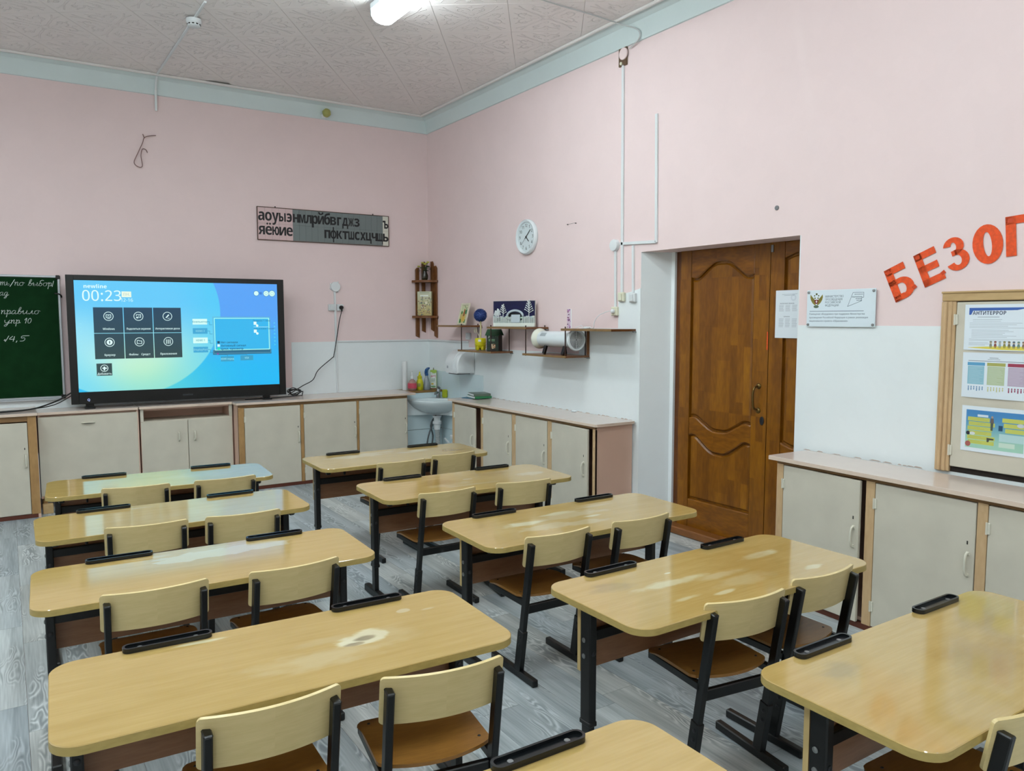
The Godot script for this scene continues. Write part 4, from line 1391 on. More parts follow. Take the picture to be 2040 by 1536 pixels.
# ------------------------------------------------------------------ pupils' chairs
# plywood sheet: f(u, v) gives the middle surface for u, v in 0..1, t its thickness
func plywood(f: Callable, nu: int, nv: int, t: float) -> ArrayMesh:
	var s := mb()
	var P: Array = []
	var N: Array = []
	for i in nu + 1:
		var rp: Array = []
		for j in nv + 1:
			rp.append(f.call(float(i) / nu, float(j) / nv))
		P.append(rp)
	for i in nu + 1:
		var rn: Array = []
		for j in nv + 1:
			var du: Vector3 = P[mini(i + 1, nu)][j] - P[maxi(i - 1, 0)][j]
			var dv: Vector3 = P[i][mini(j + 1, nv)] - P[i][maxi(j - 1, 0)]
			rn.append(du.cross(dv).normalized())
		N.append(rn)
	var h := t / 2
	for i in nu:
		for j in nv:
			var a := [P[i][j], P[i + 1][j], P[i + 1][j + 1], P[i][j + 1]]
			var n := [N[i][j], N[i + 1][j], N[i + 1][j + 1], N[i][j + 1]]
			quad_n(s, [a[0] + n[0] * h, a[1] + n[1] * h, a[2] + n[2] * h, a[3] + n[3] * h], n)
			quad_n(s, [a[0] - n[0] * h, a[1] - n[1] * h, a[2] - n[2] * h, a[3] - n[3] * h], [-n[0], -n[1], -n[2], -n[3]])
	var edge := func(i: int, j: int, i2: int, j2: int, out: Vector3) -> void:
		var a: Vector3 = P[i][j]
		var b: Vector3 = P[i2][j2]
		quad(s, a + N[i][j] * h, b + N[i2][j2] * h, b - N[i2][j2] * h, a - N[i][j] * h, out)
	for i in nu:
		edge.call(i, 0, i + 1, 0, P[i][0] - P[i][1])
		edge.call(i, nv, i + 1, nv, P[i][nv] - P[i][nv - 1])
	for j in nv:
		edge.call(0, j, 0, j + 1, P[0][j] - P[1][j])
		edge.call(nu, j, nu, j + 1, P[nu][j] - P[nu - 1][j])
	return s.commit()

func make_chair() -> Node3D:
	var o := thing("school_chair", "", "chair", Vector3.ZERO, 0.0, "plywood school chairs at the desks")
	# local: origin on the floor below the tops of the uprights, front towards -z
	var lean := func(y: float) -> float: return -0.10 * (0.6 - y) / 0.58
	var back := func(u: float, v: float) -> Vector3:
		var q := 0.5 + 0.5 * sin((u - 0.5) * PI)
		var x := (q - 0.5) * 0.338
		var e := absf(q - 0.5) * 2.0
		var r := clampf((e - 0.935) / 0.065, 0.0, 1.0)
		var cut := 0.012 * (1.0 - sqrt(maxf(0.0, 1.0 - r * r)))
		var y := lerpf(0.502 + cut, 0.634 - cut, v)
		return Vector3(x, y, lean.call(y) - 0.026 + 0.034 * (1.0 - e * e))
	obj("backrest", plywood(back, 30, 5, 0.0095), M.birch, o)
	var seat := func(u: float, v: float) -> Vector3:
		var q := 0.5 + 0.5 * sin((u - 0.5) * PI)
		var x := (q - 0.5) * 0.325
		var e := absf(q - 0.5) * 2.0
		var r := clampf((e - 0.86) / 0.14, 0.0, 1.0)
		var cut := 0.030 * (1.0 - sqrt(maxf(0.0, 1.0 - r * r)))
		var zf := -0.345 + cut
		var zr := -0.085 + 0.045 * (1.0 - e * e) - cut * 0.6
		var z := lerpf(zf, zr, v)
		var y := 0.362 - 0.007 * (1.0 - e * e) * sin(v * PI) - 0.012 * pow(1.0 - v, 6.0)
		return Vector3(x, y, z)
	var st := obj("seat", plywood(seat, 16, 12, 0.010), M.seat, o)
	var dot := lathem([Vector2(0.005, 0), Vector2(0.004, 0.0015), Vector2(0, 0.002)], 8)
	for x in [-0.135, 0.135]:
		for z in [-0.30, -0.11]:
			obj("rivet", dot, M.bolt_dark, st, Vector3(x, 0.3665, z))
	var bolt := lathem([Vector2(0.007, 0), Vector2(0.007, 0.0015), Vector2(0.004, 0.0035), Vector2(0, 0.004)], 10)
	for sx in [-1.0, 1.0]:
		var x: float = sx * 0.150
		var a := Vector3(x, 0.19, lean.call(0.19))
		var up := obj("upright", barm(a, Vector3(x, 0.603, 0.0), 0.021, 0.034), M.black, o)
		obj("cap", barm(Vector3(x, 0.598, -0.001), Vector3(x, 0.606, 0.0), 0.022, 0.035), M.black_plastic, up)
		obj("lower_tube", barm(Vector3(x, 0.03, lean.call(0.03)), Vector3(x, 0.215, lean.call(0.215)), 0.027, 0.042), M.black, up)
		for y in [0.15, 0.185]:
			obj("bolt", bolt, M.bolt_dark, up, Vector3(x - 0.0135, y, lean.call(y) + 0.004), Basis(Vector3(0, 0, 1), PI / 2))
		obj("foot", spanm(Vector3(x - 0.014, 0, -0.314), Vector3(x + 0.014, 0.032, 0.032), 0.004), M.black, o)
		obj("seat_rail", spanm(Vector3(x - 0.0105, 0.325, -0.335), Vector3(x + 0.0105, 0.353, -0.045), 0.003), M.black, o)
	obj("crossbar", spanm(Vector3(-0.140, 0.290, -0.062), Vector3(0.140, 0.328, -0.042), 0.003), M.black, o)
	return o

func _chairs() -> void:
	# x, z, yaw, label
	var C := [
		[-3.278, 2.909, -7.2, "plywood chair with black frame at the desk nearest the screen, left place"],
		[-2.815, 2.949, -1.3, "plywood chair with black frame at the desk nearest the screen, right place"],
		[-3.349, 3.799, -5.1, "plywood chair with black frame at the second desk from the screen, left place"],
		[-2.939, 3.838, -4.2, "plywood chair with black frame at the second desk from the screen, right place"],
		[-3.450, 4.710, -1.8, "plywood chair with black frame at the desk with the ragged worn patch, left place"],
		[-2.975, 4.731, 1.7, "plywood chair with black frame at the desk with the ragged worn patch, right place"],
		[-3.348, 5.722, -1.9, "plywood chair with black frame at the desk with the white scuffed spot, left place"],
		[-2.921, 5.786, -9.2, "plywood chair with brown seat at the desk with the white scuffed spot, right place"],
		[-1.746, 3.028, -0.4, "plywood chair with black frame at the desk in front of the sink, left place"],
		[-1.328, 2.962, 2.1, "plywood chair with black frame at the desk in front of the sink, right place"],
		[-1.906, 3.942, -1.3, "plywood chair with black frame at the desk beside the four-door cabinet, left place"],
		[-1.434, 3.966, -9.4, "plywood chair with black frame at the desk beside the four-door cabinet, right place"],
		[-1.897, 4.917, -1.2, "plywood chair with black frame at the desk facing the wooden door, left place"],
		[-1.433, 4.929, -1.5, "plywood chair with black frame at the desk facing the wooden door, right place"],
		[-1.844, 5.874, -7.7, "plywood chair with brown seat at the desk near the pale cabinet, left place"],
		[-1.413, 5.863, -1.5, "plywood chair with shiny seat at the desk near the pale cabinet, right place"],
		[-1.838, 6.718, -1.0, "plywood chair cut off at the bottom right corner of the picture"],
	]
	var first := make_chair()
	for k in C.size():
		var c: Array = C[k]
		if k == 0:
			first.position = Vector3(c[0], 0, c[1])
			first.rotation_degrees.y = c[2]
			first.set_meta("label", c[3])
		else:
			dup(first, "school_chair", c[3], Vector3(c[0], 0, c[1]), c[2])

# ------------------------------------------------------------------ interactive screen
func screen_image() -> Image:
	var w := 1024
	var h := 576
	var im := Image.create(w, h, false, Image.FORMAT_RGB8)
	for y in h:
		var v := float(y) / h
		for x in w:
			var u := float(x) / w
			var left := Color(0.38, 0.79, 0.98).lerp(Color(0.74, 0.95, 0.92), smoothstep(0.15, 0.85, v) * (1.0 - 0.35 * u))
			var yl := exp(-pow((u - 0.36) / 0.26, 2.0) - pow((v - 1.02) / 0.36, 2.0))
			left = left.lerp(Color(0.88, 0.98, 0.70), 0.92 * yl)
			left = left.lerp(Color(0.62, 0.90, 0.98), 0.55 * exp(-pow(u / 0.12, 2.0)) * smoothstep(0.1, 0.5, v))
			var right := Color(0.34, 0.64, 0.97).lerp(Color(0.12, 0.73, 0.97), smoothstep(0.25, 0.85, v))
			# edge of the big pale ball
			var d := Vector2((u - 0.22) / 0.475, (v - 0.28) / 0.78).length()
			var f := smoothstep(0.985, 1.0, d)
			var c := left.lerp(right, f)
			if f < 0.5:
				c = c.lerp(Color(0.25, 0.80, 0.97), 0.45 * smoothstep(0.5, 1.0, d))
			else:
				c = c.lerp(Color(0.50, 0.90, 0.80), 0.6 * yl)
			im.set_pixel(x, y, c)
	var white := Color(0.90, 1.0, 0.99)
	var P := func(u: float, v: float) -> Vector2: return Vector2(u * w, v * h)
	write(im, "newline", P.call(0.043, 0.052), 26, white, bold, 1.1)
	write(im, "00:23", P.call(0.035, 0.135), 76, white, sans, 1.0)
	im.fill_rect(Rect2i(218, 54, 46, 30), Color(0.92, 0.98, 0.90))
	write(im, "ПН.", P.call(0.236, 0.12), 20, Color(0.7, 0.8, 0.78), sans, 1.0, true)
	write(im, "12-16", P.call(0.236, 0.172), 24, white, sans, 1.0, true)
	# six dark tiles
	var names := ["Windows", "Поделиться экраном", "Интерактивная доска", "Браузер", "Файлы    Средст", "Приложения"]
	for k in 6:
		var x := 82 + (k % 3) * 142
		var y := 138 + (k / 3) * 136
		for yy in 133:
			im.fill_rect(Rect2i(x, y + yy, 138, 1), Color(0.10, 0.26, 0.37).lerp(Color(0.19, 0.29, 0.30), (k / 3 * 133 + yy) / 266.0))
		var c := Vector2(x + 70, y + 46)
		var ring: Array = []
		for i in 29:
			ring.append(c + Vector2(cos(TAU * i / 28), sin(TAU * i / 28)) * 22)
		stroke(im, ring, 3.0, white)
		match k:
			0:
				stroke(im, [c + Vector2(-11, -8), c + Vector2(11, -8), c + Vector2(11, 7), c + Vector2(-11, 7), c + Vector2(-11, -8)], 3.0, white)
				stroke(im, [c + Vector2(-6, 12), c + Vector2(6, 12)], 3.0, white)
				stroke(im, [c + Vector2(-6, 2), c + Vector2(0, -4), c + Vector2(6, 2)], 2.4, white)
			1:
				stroke(im, [c + Vector2(-10, 0), c + Vector2(-10, -9), c + Vector2(11, -9), c + Vector2(11, 6), c + Vector2(2, 6)], 3.0, white)
				fill_disc(im, c + Vector2(-6, 7), 6, white, 4)
				stroke(im, [c + Vector2(-2, 0), c + Vector2(5, -3)], 2.6, white)
			2:
				fill_poly(im, PackedVector2Array([c + Vector2(-8, 5), c + Vector2(5, -11), c + Vector2(10, -7), c + Vector2(-3, 8), c + Vector2(-10, 10)]), white)
				stroke(im, [c + Vector2(0, 11), c + Vector2(11, 11)], 2.6, white)
			3:
				fill_disc(im, c, 14, white)
				fill_poly(im, PackedVector2Array([c + Vector2(0, -10), c + Vector2(3, 0), c + Vector2(0, 10), c + Vector2(-3, 0)]), Color(0.16, 0.29, 0.33))
			4:
				stroke(im, [c + Vector2(-11, -8), c + Vector2(-3, -8), c + Vector2(0, -5), c + Vector2(11, -5), c + Vector2(11, 9), c + Vector2(-11, 9), c + Vector2(-11, -8)], 3.0, white)
			5:
				for i in 9:
					im.fill_rect(Rect2i(int(c.x) - 12 + (i % 3) * 9, int(c.y) - 10 + (i / 3) * 8, 6, 5), white)
		write(im, names[k], Vector2(x + 69, y + 112), 15, white, bold, 0.86 if k in [0, 3, 4, 5] else 0.74, true)
	im.fill_rect(Rect2i(86, 430, 72, 64), Color(0.19, 0.29, 0.30))
	var pc := Vector2(122, 455)
	var pr: Array = []
	for i in 25:
		pr.append(pc + Vector2(cos(TAU * i / 24), sin(TAU * i / 24)) * 17)
	stroke(im, pr, 3.0, white)
	stroke(im, [pc + Vector2(-9, 0), pc + Vector2(9, 0)], 7.0, white)
	stroke(im, [pc + Vector2(0, -9), pc + Vector2(0, 9)], 7.0, white)
	write(im, "Добавить", Vector2(122, 484), 15, white, bold, 0.9, true)
	# round buttons at the top right
	for q in [[0.886, 13.0], [0.940, 15.0], [0.972, 16.0]]:
		fill_disc(im, P.call(q[0], 0.093), q[1] + 2.0, Color(0.20, 0.50, 0.70))
		fill_disc(im, P.call(q[0], 0.093), q[1], Color(0.84, 1.0, 0.98))
	im.fill_rect(Rect2i(925, 46, 14, 14), Color(0.22, 0.50, 0.84))
	var hex: Array = []
	for i in 7:
		hex.append(P.call(0.940, 0.093) + Vector2(cos(TAU * i / 6), sin(TAU * i / 6)) * 8)
	stroke(im, hex, 2.0, Color(0.6, 0.8, 0.78))
	stroke(im, [P.call(0.966, 0.08), P.call(0.979, 0.08), P.call(0.979, 0.107), P.call(0.966, 0.107), P.call(0.966, 0.08)], 2.0, Color(0.6, 0.8, 0.78))
	# input map
	var frame := [P.call(0.652, 0.325), P.call(0.957, 0.325), P.call(0.957, 0.678), P.call(0.652, 0.678), P.call(0.652, 0.325)]
	fill_poly(im, PackedVector2Array([P.call(0.648, 0.645), P.call(0.960, 0.645), P.call(0.960, 0.69), P.call(0.648, 0.69)]), Color(0.16, 0.42, 0.55))
	fill_poly(im, PackedVector2Array([P.call(0.655, 0.33), P.call(0.955, 0.33), P.call(0.955, 0.645), P.call(0.655, 0.645)]), Color(0.20, 0.72, 0.94))
	stroke(im, frame, 2.0, Color(0.45, 0.70, 0.80))
	stroke(im, [P.call(0.660, 0.338), P.call(0.950, 0.338), P.call(0.950, 0.645), P.call(0.660, 0.645), P.call(0.660, 0.338)], 5.0, Color(0.66, 0.97, 0.93))
	var ink := Color(0.10, 0.42, 0.58)
	write(im, "Правило 1 тема", P.call(0.865, 0.362), 13, ink)
	write(im, "При условии Голова", P.call(0.868, 0.44), 12, ink)
	stroke(im, [P.call(0.866, 0.424), P.call(0.945, 0.424)], 2.0, white)
	for v in [0.39, 0.468]:
		im.fill_rect(Rect2i(888, int(v * h) - 10, 16, 18), white)
		fill_disc(im, P.call(0.886, v + 0.02), 7, white)
	for k in 3:
		var y := [0.572, 0.604, 0.634][k] as float
		im.fill_rect(Rect2i(688, int(y * h) - 7, 13, 13), [Color(0.08, 0.30, 0.42), white, Color(0.10, 0.90, 0.72)][k])
		write(im, ["Нет сигнала", "Активный сигнал", "Цикл. просмотр"][k], P.call(0.690, y), 16, ink, bold, 0.95)
	for k in 4:
		var y := 0.345 + k * 0.089
		var on := k % 2 == 0
		im.fill_rect(Rect2i(562, int(y * h), 76, 31), Color(0.84, 1.0, 0.98) if on else Color(0.24, 0.66, 0.84))
		write(im, ["Компьютер", "HDMI 2", "HDMI 1", "DisplayPort"][k], Vector2(600, y * h + 15), 15, Color(0.45, 0.72, 0.76) if on else Color(0.56, 0.84, 0.92), bold, 0.9, true)
		stroke(im, [Vector2(638, y * h + 15), Vector2(650, y * h + 15), Vector2(650, y * h + 32), Vector2(664, y * h + 32)], 2.0, Color(0.20, 0.55, 0.72))
	for k in 2:
		im.fill_rect(Rect2i(704 + k * 106, 408 - k * 3, 70, 28), Color(0.22, 0.62, 0.78))
		write(im, ["HDMI перед", "VGA"][k], Vector2(739 + k * 106, 422 - k * 3), 14, Color(0.62, 0.90, 0.95), bold, 0.85, true)
		stroke(im, [Vector2(690, 398), Vector2(740 + k * 106, 400), Vector2(740 + k * 106, 408)], 2.0, Color(0.20, 0.55, 0.72))
	im.fill_rect(Rect2i(684, 388, 10, 10), Color(0.52, 0.34, 0.66))
	for k in 7:
		var c: Vector2 = P.call(0.981, 0.385 + k * 0.036)
		stroke(im, [c + Vector2(-5, -4), c + Vector2(4, 0), c + Vector2(-5, 4)] if k % 2 == 0 else [c + Vector2(-4, 0), c + Vector2(0, 4), c + Vector2(4, 0), c + Vector2(0, -4), c + Vector2(-4, 0)], 2.0, Color(0.40, 0.90, 0.95))
		c = P.call(0.022, 0.385 + k * 0.036)
		stroke(im, [c + Vector2(-4, 0), c + Vector2(4, 0)], 1.6, Color(0.62, 0.92, 0.98))
	return im

const SCREEN_GLOW := 0.88

func _screen() -> void:
	var W := 1.748
	var H := 1.064
	var o := thing("interactive_screen", "large black-framed interactive screen lit blue, standing on the front cabinets", "screen", Vector3(-2.532, 0.0, 0.27), -3.2)
	var y0 := 0.840
	obj("housing", spanm(Vector3(-W / 2, y0, -0.085), Vector3(W / 2, y0 + H, -0.012), 0.004), M.screen_black, o)
	# bezel of four bars
	var a := 0.058
	for r in [[-W / 2, y0, -W / 2 + a, y0 + H], [W / 2 - a, y0, W / 2, y0 + H], [-W / 2 + a, y0 + H - 0.043, W / 2 - a, y0 + H], [-W / 2 + a, y0, W / 2 - a, y0 + 0.100]]:
		obj("bezel", spanm(Vector3(r[0], r[1], -0.013), Vector3(r[2], r[3], 0.0), 0.002), M.screen_black, o)
	var sw := W - 2 * a
	var sh := H - 0.143
	var m := mat(Color(0.01, 0.01, 0.012), 0.3)
	m.emission_enabled = true
	m.emission = Color.WHITE
	m.emission_operator = BaseMaterial3D.EMISSION_OP_MULTIPLY
	m.emission_texture = tex(screen_image())
	m.emission_energy_multiplier = SCREEN_GLOW
	obj("display", sheet(sw, sh, 0.002), m, o, Vector3(0, y0 + 0.100 + sh / 2, -0.0115))
	var l := AreaLight3D.new()
	l.name = "display_light"
	l.area_size = Vector2(sw, sh)
	l.area_normalize_energy = true
	l.light_energy = 0.06
	l.light_color = Color(0.55, 0.85, 1.0)
	l.area_range = 10.0
	l.area_attenuation = 2.0
	l.shadow_enabled = true
	o.add_child(l)
	l.position = Vector3(0, y0 + 0.10 + sh / 2, 0.01)
	l.rotation_degrees.y = 180.0
	var s := mb()
	var ring: Array = []
	for i in 15:
		ring.append(Vector3(cos(TAU * i / 14) * 0.008, sin(TAU * i / 14) * 0.008, 0))
	tube(s, ring, 0.0018, 6, false)
	bx(s, Vector3(0.004, -0.011, 0), Vector3(0.006, 0.003, 0.002))
	var led := mat(Color(0.8, 0.85, 1.0), 0.4)
	led.emission_enabled = true
	led.emission = Color(0.6, 0.7, 1.0)
	led.emission_energy_multiplier = 0.5
	obj("power_light", s.commit(), led, o, Vector3(-W / 2 + 0.127, y0 + 0.035, 0.002))
	var t := text_mesh("newline", 0.022, bold, 0.0006)
	obj("lettering", t, mat(Color(0.30, 0.31, 0.33), 0.4), o, Vector3(0.02, y0 + 0.042, 0.001))
	for x in [-0.74, 0.70]:
		s = mb()
		span(s, Vector3(x - 0.03, y0 - 0.026, -0.06), Vector3(x + 0.03, y0 + 0.01, -0.02), 0.004)
		span(s, Vector3(x - 0.04, 0.8005, -0.105), Vector3(x + 0.04, 0.816, 0.02), 0.004)
		obj("foot", s.commit(), M.black_plastic, o)
	# power cord with its plug in the wall, ending in a coil on the worktop
	s = mb()
	var z := 0.034
	tube(s, smooth([Vector3(-0.997, 1.645, 0.05), Vector3(-1.0, 1.615, 0.046), Vector3(-1.02, 1.52, z), Vector3(-1.038, 1.419, z), Vector3(-1.083, 1.183, z), Vector3(-1.101, 1.155, z), Vector3(-1.254, 1.038, 0.05), Vector3(-1.317, 0.945, 0.07), Vector3(-1.424, 0.895, 0.09), Vector3(-1.50, 0.858, 0.11), Vector3(-1.58, 0.815, 0.12)], 5), 0.0042, 7)
	var coil: Array = []
	for i in 46:
		var f := i / 45.0
		var ang := TAU * f * 4.0
		coil.append(Vector3(-1.535 + cos(ang) * (0.055 + 0.016 * sin(i * 1.7)) + 0.02 * f, 0.843 + sin(ang) * (0.025 + 0.008 * cos(i * 0.9)) + 0.004 * sin(i), 0.13 + 0.022 * sin(ang * 0.5 + 1.0)))
	coil.append(Vector3(-1.445, 0.811, 0.125))
	coil.append(Vector3(-1.455, 0.806, 0.15))
	coil.append(Vector3(-1.53, 0.806, 0.17))
	coil.append(Vector3(-1.64, 0.806, 0.20))
	coil.append(Vector3(-1.85, 0.806, 0.235))
	coil.append(Vector3(-2.02, 0.806, 0.25))
	tube(s, smooth(coil, 2), 0.0042, 7)
	var cord := thing("power_cord", "black power cord from the wall socket to the screen, coiled on the worktop", "cord", Vector3.ZERO)
	obj("cable", s.commit(), M.cord, cord)
	s = mb()
	lathe(s, [Vector2(0, 0.032), Vector2(0.012, 0.032), Vector2(0.02, 0.022), Vector2(0.022, 0.004), Vector2(0.0, 0.0)], 16, Transform3D(Basis(Vector3(1, 0, 0), Vector3(0, 0, 1), Vector3(0, -1, 0)), Vector3(-0.997, 1.656, 0.030)))
	bx(s, Vector3(-0.998, 1.632, 0.050), Vector3(0.014, 0.03, 0.014), 0.004)
	obj("plug", s.commit(), M.black_plastic, cord)
	# signal cables leaving to the left over the worktop
	s = mb()
	tube(s, smooth([Vector3(-3.37, 0.958, 0.20), Vector3(-3.43, 0.918, 0.19), Vector3(-3.50, 0.880, 0.20), Vector3(-3.60, 0.848, 0.26), Vector3(-3.70, 0.832, 0.33), Vector3(-3.90, 0.829, 0.40), Vector3(-4.4, 0.829, 0.41)], 6), 0.006, 7)
	tube(s, smooth([Vector3(-3.37, 0.935, 0.18), Vector3(-3.44, 0.885, 0.17), Vector3(-3.53, 0.845, 0.2), Vector3(-3.66, 0.829, 0.26), Vector3(-3.85, 0.827, 0.33), Vector3(-4.4, 0.827, 0.34)], 6), 0.004, 7)
	top("signal_cables", s.commit(), M.cord, "black cables running left from the screen over the worktop below the chalkboard", "cables")

# ------------------------------------------------------------------ chalkboard with handwriting
var cursive := {
	"у": [0.95, [[0, 1, .08, .35, .32, .1, .6, .45, .75, 1], [.75, 1, .6, 0, .4, -.8, .15, -.9, .12, -.6, .6, -.05, .95, .2]]],
	"ч": [0.95, [[0, .8, .1, 1, .18, .6, .4, .5, .65, .8, .75, 1], [.75, 1, .68, .3, .78, 0, .95, .2]]],
	"и": [0.9, [[0, 1, .04, .2, .2, 0, .45, .4, .55, 1], [.55, 1, .53, .2, .66, 0, .9, .2]]],
	"т": [1.05, [[0, .9, .1, 1, .12, 0], [.12, .5, .3, 1, .4, .9, .4, 0], [.4, .5, .6, 1, .72, .9, .7, .15, .82, 0, 1.05, .2]]],
	"ь": [0.6, [[0, 1, .04, .2, .2, 0, .4, .05, .45, .3, .3, .45, .1, .35]]],
	"/": [0.6, [[0, -.4, .5, 1.8]]],
	"п": [0.8, [[0, .9, .1, 1, .12, 0], [.12, .5, .35, 1, .5, .9, .48, .15, .6, 0, .8, .2]]],
	"о": [0.78, [[.3, 1, .05, .8, 0, .4, .15, 0, .4, 0, .55, .4, .5, .8, .3, 1, .55, .95, .78, .8]]],
	"в": [0.78, [[0, .1, .3, 1.2, .4, 1.8, .25, 1.9, .15, 1.4, .1, .3, .3, 0, .5, .2, .5, .6, .2, .8], [.5, .6, .78, .8]]],
	"ы": [0.9, [[0, 1, .03, .2, .15, 0, .35, .1, .4, .4, .2, .5, .05, .4], [.62, 1, .6, .15, .72, 0, .9, .2]]],
	"б": [0.72, [[.3, .9, .05, .6, .1, .1, .35, 0, .5, .4, .4, .8, .2, .8, .15, 1.4, .35, 1.75, .65, 1.7]]],
	"р": [0.72, [[0, .9, .1, 1, .1, -.9], [.1, .5, .3, 1, .5, .8, .45, .1, .3, 0, .15, .2], [.45, .1, .72, .2]]],
	"а": [0.82, [[.5, .9, .25, 1, .02, .6, .08, .1, .25, 0, .48, .5, .52, 1], [.52, 1, .5, .2, .6, 0, .82, .2]]],
	"д": [0.82, [[.5, .9, .25, 1, .02, .6, .08, .1, .25, 0, .48, .5, .52, 1], [.52, 1, .45, -.5, .25, -.9, .1, -.7, .5, -.1, .82, .2]]],
	"л": [0.78, [[0, .05, .1, 0, .25, .4, .4, 1, .42, .2, .55, 0, .78, .2]]],
	"|": [0.3, [[0, -.2, .06, 1.6]]],
	"N": [0.55, [[0, .3, .1, .6, .16, 0, .42, 1.7]]],
	"4": [0.75, [[.3, 1.6, 0, .7, .55, .7], [.5, 1.5, .45, 0]]],
	"5": [0.8, [[.9, 1.72, .15, 1.6, .1, 1, .4, 1.05, .5, .6, .35, .1, 0, .05]]],
	",": [0.45, [[.12, .15, .05, -.35]]],
	"1": [0.5, [[0, 1, .25, 1.6, .2, 0]]],
	"0": [0.7, [[.3, 1.6, .05, 1.1, .05, .4, .2, 0, .45, .3, .5, 1.1, .3, 1.6]]],
}

func handwriting(t: String, w: float, xh: float) -> ArrayMesh:   # flat chalk strokes, w metres long, ends at x = 0
	var s := mb()
	var adv := 0.0
	for ch in t:
		adv += 0.6 if ch == " " else float(cursive[ch][0])
	var k := w / adv
	var x := 0.0
	for ch in t:
		if ch == " ":
			x += 0.6
			continue
		for st in cursive[ch][1]:
			var pts: Array = []
			for i in range(0, st.size(), 2):
				pts.append(Vector3((x + st[i]) * k - w + (st[i + 1] * xh) * 0.22, st[i + 1] * xh, 0))
			pts = smooth(pts, 4) if pts.size() > 2 else pts
			for i in pts.size() - 1:
				var a: Vector3 = pts[i]
				var b: Vector3 = pts[i + 1]
				if a.distance_to(b) < 0.0002:
					continue
				var d := (b - a).normalized()
				bx(s, Vector3.ZERO, Vector3(a.distance_to(b) + 0.002, 0.0042, 0.0006), 0.0, Transform3D(Basis(d, Vector3(-d.y, d.x, 0), Vector3(0, 0, 1)), (a + b) / 2))
		x += float(cursive[ch][0])
	return s.commit()

func _chalkboard() -> void:
	var o := thing("chalkboard", "green chalkboard with white handwriting at the left edge, silver frame with black corners", "chalkboard", Vector3(-3.433, 0.884, 0))
	var W := 1.70
	var H := 1.018
	obj("board", spanm(Vector3(-W + 0.01, 0.01, 0.004), Vector3(-0.012, H - 0.01, 0.020)), M.board_green, o)
	for r in [[-W, 0.0, 0.0, 0.018], [-W, H - 0.018, 0.0, H], [-W, 0.018, -W + 0.018, H - 0.018], [-0.018, 0.018, 0.0, H - 0.018]]:
		obj("frame", spanm(Vector3(r[0], r[1], 0.0), Vector3(r[2], r[3], 0.030), 0.004), M.aluminium, o)
	for y in [0.014, H - 0.014]:
		obj("corner_cap", spanm(Vector3(-0.032, y - 0.018, -0.0), Vector3(0.004, y + 0.018, 0.034), 0.007), M.black_plastic, o)
	obj("clip", tubem([Vector3(-0.04, 0.872, 0.030), Vector3(-0.012, 0.868, 0.036), Vector3(0.004, 0.856, 0.034), Vector3(0.008, 0.842, 0.018)], 0.006), M.black_plastic, o)
	obj("chalk_tray", spanm(Vector3(-W, -0.012, 0.0), Vector3(-0.03, 0.001, 0.036), 0.003), M.aluminium, o)
	for q in [["учить/по выбор|", -0.042, 0.932, 0.50, 0.026], ["ад", -0.362, 0.850, 0.062, 0.026], ["правило", -0.155, 0.702, 0.268, 0.028], ["упр 10", -0.213, 0.626, 0.19, 0.026], ["N4,5", -0.252, 0.480, 0.16, 0.026]]:
		obj("chalk_writing", handwriting(q[0], q[3], q[4]), M.chalk, o, Vector3(q[1], q[2], 0.0203))

# ------------------------------------------------------------------ board of letters
func _letter_board() -> void:
	var o := thing("letter_board", "long low board of Cyrillic letters, pink, grey and white cells, on the front wall", "letter board", Vector3(-1.799, 2.289, 0))
	var W := 1.341
	var H := 0.311
	obj("backing", spanm(Vector3(0, 0, 0.002), Vector3(W, H, 0.012), 0.002), M.dark_inside, o)
	var b := 0.006
	for r in [[0, 0, W, b], [0, H - b, W, H], [0, b, b, H - b], [W - b, b, W, H - b]]:
		obj("frame", spanm(Vector3(r[0], r[1], 0.010), Vector3(r[2], r[3], 0.019), 0.001), mat(Color(0.36, 0.25, 0.20), 0.5), o)
	var pink := mat(Color(0.82, 0.71, 0.71), 0.5)
	var grey := mat(Color(0.44, 0.475, 0.475), 0.5)
	var white := mat(Color(0.84, 0.83, 0.78), 0.5)
	var ink := mat(Color(0.03, 0.03, 0.04), 0.5)
	var widths: Array[float] = []
	for i in 5:
		widths.append(0.0665)
	for i in 15:
		widths.append((W - 2 * b - 5 * 0.0665 - 0.062) / 15.0)
	widths.append(0.062)
	var rows := ["аоуыэнмлрйбвгджз    ъ", "яёюие     пфктшсхцчщь"]
	for r in 2:
		var x := b
		for i in 21:
			var w := widths[i]
			var y1 := H - b if r == 0 else H / 2
			var y0 := H / 2 if r == 0 else b
			var c := obj("letter_card", spanm(Vector3(x + 0.0006, y0 + 0.0006, 0.012), Vector3(x + w - 0.0006, y1 - 0.0006, 0.0145)), pink if i < 5 else (white if i == 20 else grey), o)
			var ch := (rows[r] as String).substr(i, 1)
			if ch != " ":
				var t := text_mesh(ch, 0.147, bold, 0.001)
				var o_mesh := text_mesh("о", 0.147, bold, 0.001)
				var base := o_mesh.get_aabb().position.y
				var box_w := t.get_aabb()
				var sx := minf(0.86, (w - 0.002) / box_w.size.x)
				var yb := (0.182 if r == 0 else 0.050) - 0.002 * i / 20.0
				obj("letter", t, ink, c, Vector3(x + w / 2 - (box_w.position.x + box_w.size.x / 2) * sx, yb - base, 0.0150), Basis.from_scale(Vector3(sx, 1.0, 1.0)))
			x += w
	for x in [0.175, 1.17]:
		obj("hanger", spanm(Vector3(x - 0.006, H - 0.002, 0.002), Vector3(x + 0.006, H + 0.012, 0.006), 0.001), M.bolt_dark, o)

